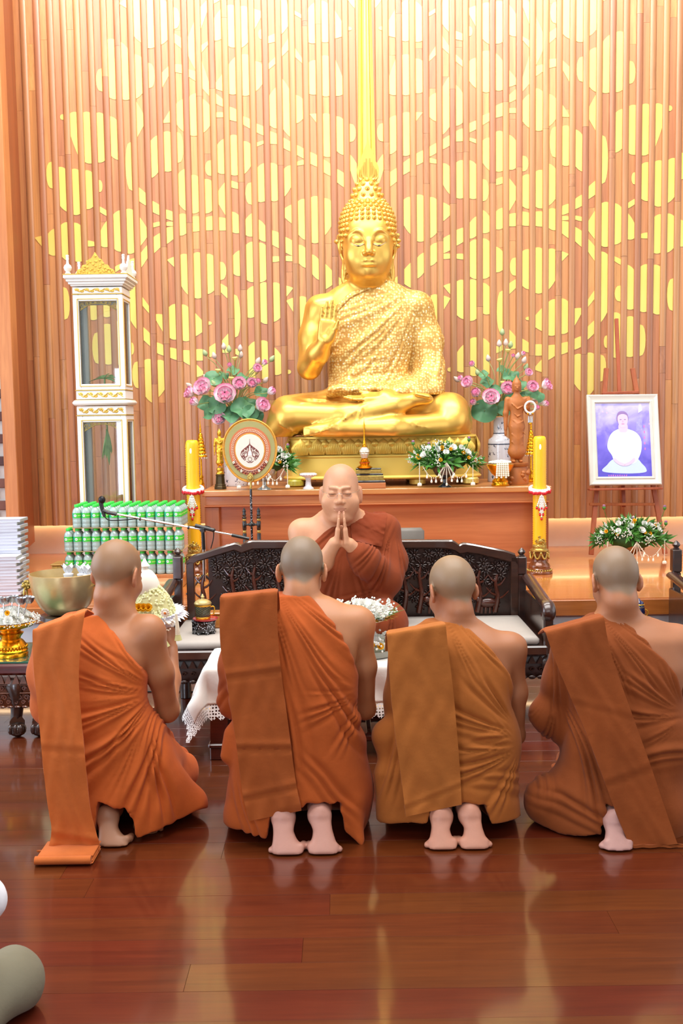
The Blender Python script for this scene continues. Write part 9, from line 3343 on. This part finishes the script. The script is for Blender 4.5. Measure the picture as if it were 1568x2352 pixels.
MB().lathe([(0.027, 0.084), (0.024, 0.094), (0.010, 0.102), (0.006, 0.110), (0.0, 0.114)], 20).build('lid', plain('cobalt_lid', (30, 32, 80), 0.15, coat=0.6), jr, 50)
# ------------------------------------------------------------------ cable on the floor under the bench
cbl = MB().tube(bez([(-2.2, 5.95, 0.004), (-1.7, 5.96, 0.004), (-1.35, 5.94, 0.004), (-1.0, 5.93, 0.004), (-0.6, 5.9, 0.004), (0.2, 5.96, 0.004)], 6), 0.004, 6).build('cable', M_BLACK, None, 60)
tag(cbl, 'thin black cable running across the floor behind the bench', 'cable')
# ------------------------------------------------------------------ the onlooker cut off at the left edge
K = PZ(20, 2330, 0.0)
ons = thing('person', 'onlooker in grey trousers and white shirt, only knee and sleeve showing at the edge', 'person', (K.x - 0.12, K.y - 0.05, 0))
bo_ = Vector(ons.location)
c0 = Vector((K.x - 0.30, K.y - 0.30, 0.16))
H0 = Frame((c0.x - 0.02, c0.y + 0.02, 0.80), (0.15, 0.98, -0.1))
f = Field((c0.x - 0.45, c0.y - 0.35, 0.0), (K.x + 0.25, K.y + 0.35, 0.98), 0.011)
f.ell(c0, (0.17, 0.13, 0.13), 0.05)
f.ell(c0 + Vector((0, 0, 0.22)), (0.155, 0.105, 0.20), 0.06)
f.ell(c0 + Vector((0, 0, 0.38)), (0.18, 0.095, 0.10), 0.06)
add_head(f, H0, c0 + Vector((0, 0.01, 0.46)), 0.055, True)
for sx in (-1, 1):
 f.chain([c0 + Vector((sx * 0.19, 0, 0.40)), c0 + Vector((sx * 0.24, 0.06, 0.20)), c0 + Vector((sx * 0.10, 0.24, 0.14))], [.05, .042, .032], .03)
f.cut(lambda X, Y, Z: 0.004 - Z + 0 * X)
f.build('body', M_SKIN, ons, bo_, skin_tones(H0, (196, 140, 100), (40, 34, 30), (200, 150, 120)))
f = Field((c0.x - 0.45, c0.y - 0.35, 0.0), (K.x + 0.25, K.y + 0.45, 0.5), 0.010)
kn = Vector((P(22, 2290, K.y).x, K.y + 0.03, 0.085))
f.ell(c0, (0.19, 0.15, 0.145), 0.05)
f.cap(c0 + Vector((0.08, 0.02, -0.02)), kn, 0.095, 0.078, 0.05)
f.cap(kn + Vector((0.01, 0.0, -0.01)), c0 + Vector((0.14, -0.18, -0.10)), 0.07, 0.05, 0.04)
f.cap(c0 + Vector((-0.08, 0.02, -0.02)), c0 + Vector((-0.22, 0.30, -0.07)), 0.095, 0.078, 0.05)
f.cap(c0 + Vector((-0.22, 0.30, -0.08)), c0 + Vector((-0.2, -0.16, -0.10)), 0.07, 0.05, 0.04)
f.displace(lambda X, Y, Z: 0.004 * np.sin(38 * X + 22 * Y + 2 * np.sin(9 * Z)))
f.cut(lambda X, Y, Z: 0.003 - Z + 0 * X)
f.build('trousers', cloth('grey_trousers', (126, 120, 100), 0.06), ons, bo_)
f = Field((c0.x - 0.45, c0.y - 0.35, 0.1), (K.x + 0.3, K.y + 0.45, 0.72), 0.010)
f.ell(c0 + Vector((0, 0, 0.20)), (0.185, 0.135, 0.22), 0.06)
f.ell(c0 + Vector((0, 0, 0.38)), (0.205, 0.12, 0.11), 0.06)
el = P(-42, 2065, c0.y + 0.22)
for sx in (-1, 1):
 s0_ = c0 + Vector((sx * 0.19, 0, 0.40))
 f.cap(s0_, s0_ + Vector((sx * 0.07, 0.10, -0.18)), 0.072, 0.066, 0.04)
f.cap(c0 + Vector((0.19, 0, 0.40)), el, 0.07, 0.062, 0.04)
f.displace(lambda X, Y, Z: 0.004 * np.sin(30 * X + 34 * Z + 2 * np.sin(9 * Y)))
f.cut(lambda X, Y, Z: np.sqrt((X - c0.x) ** 2 + (Y - c0.y) ** 2) * 0 + (Z - (c0.z + 0.475)))
f.build('shirt', cloth('white_shirt', (236, 238, 246), 0.03), ons, bo_)
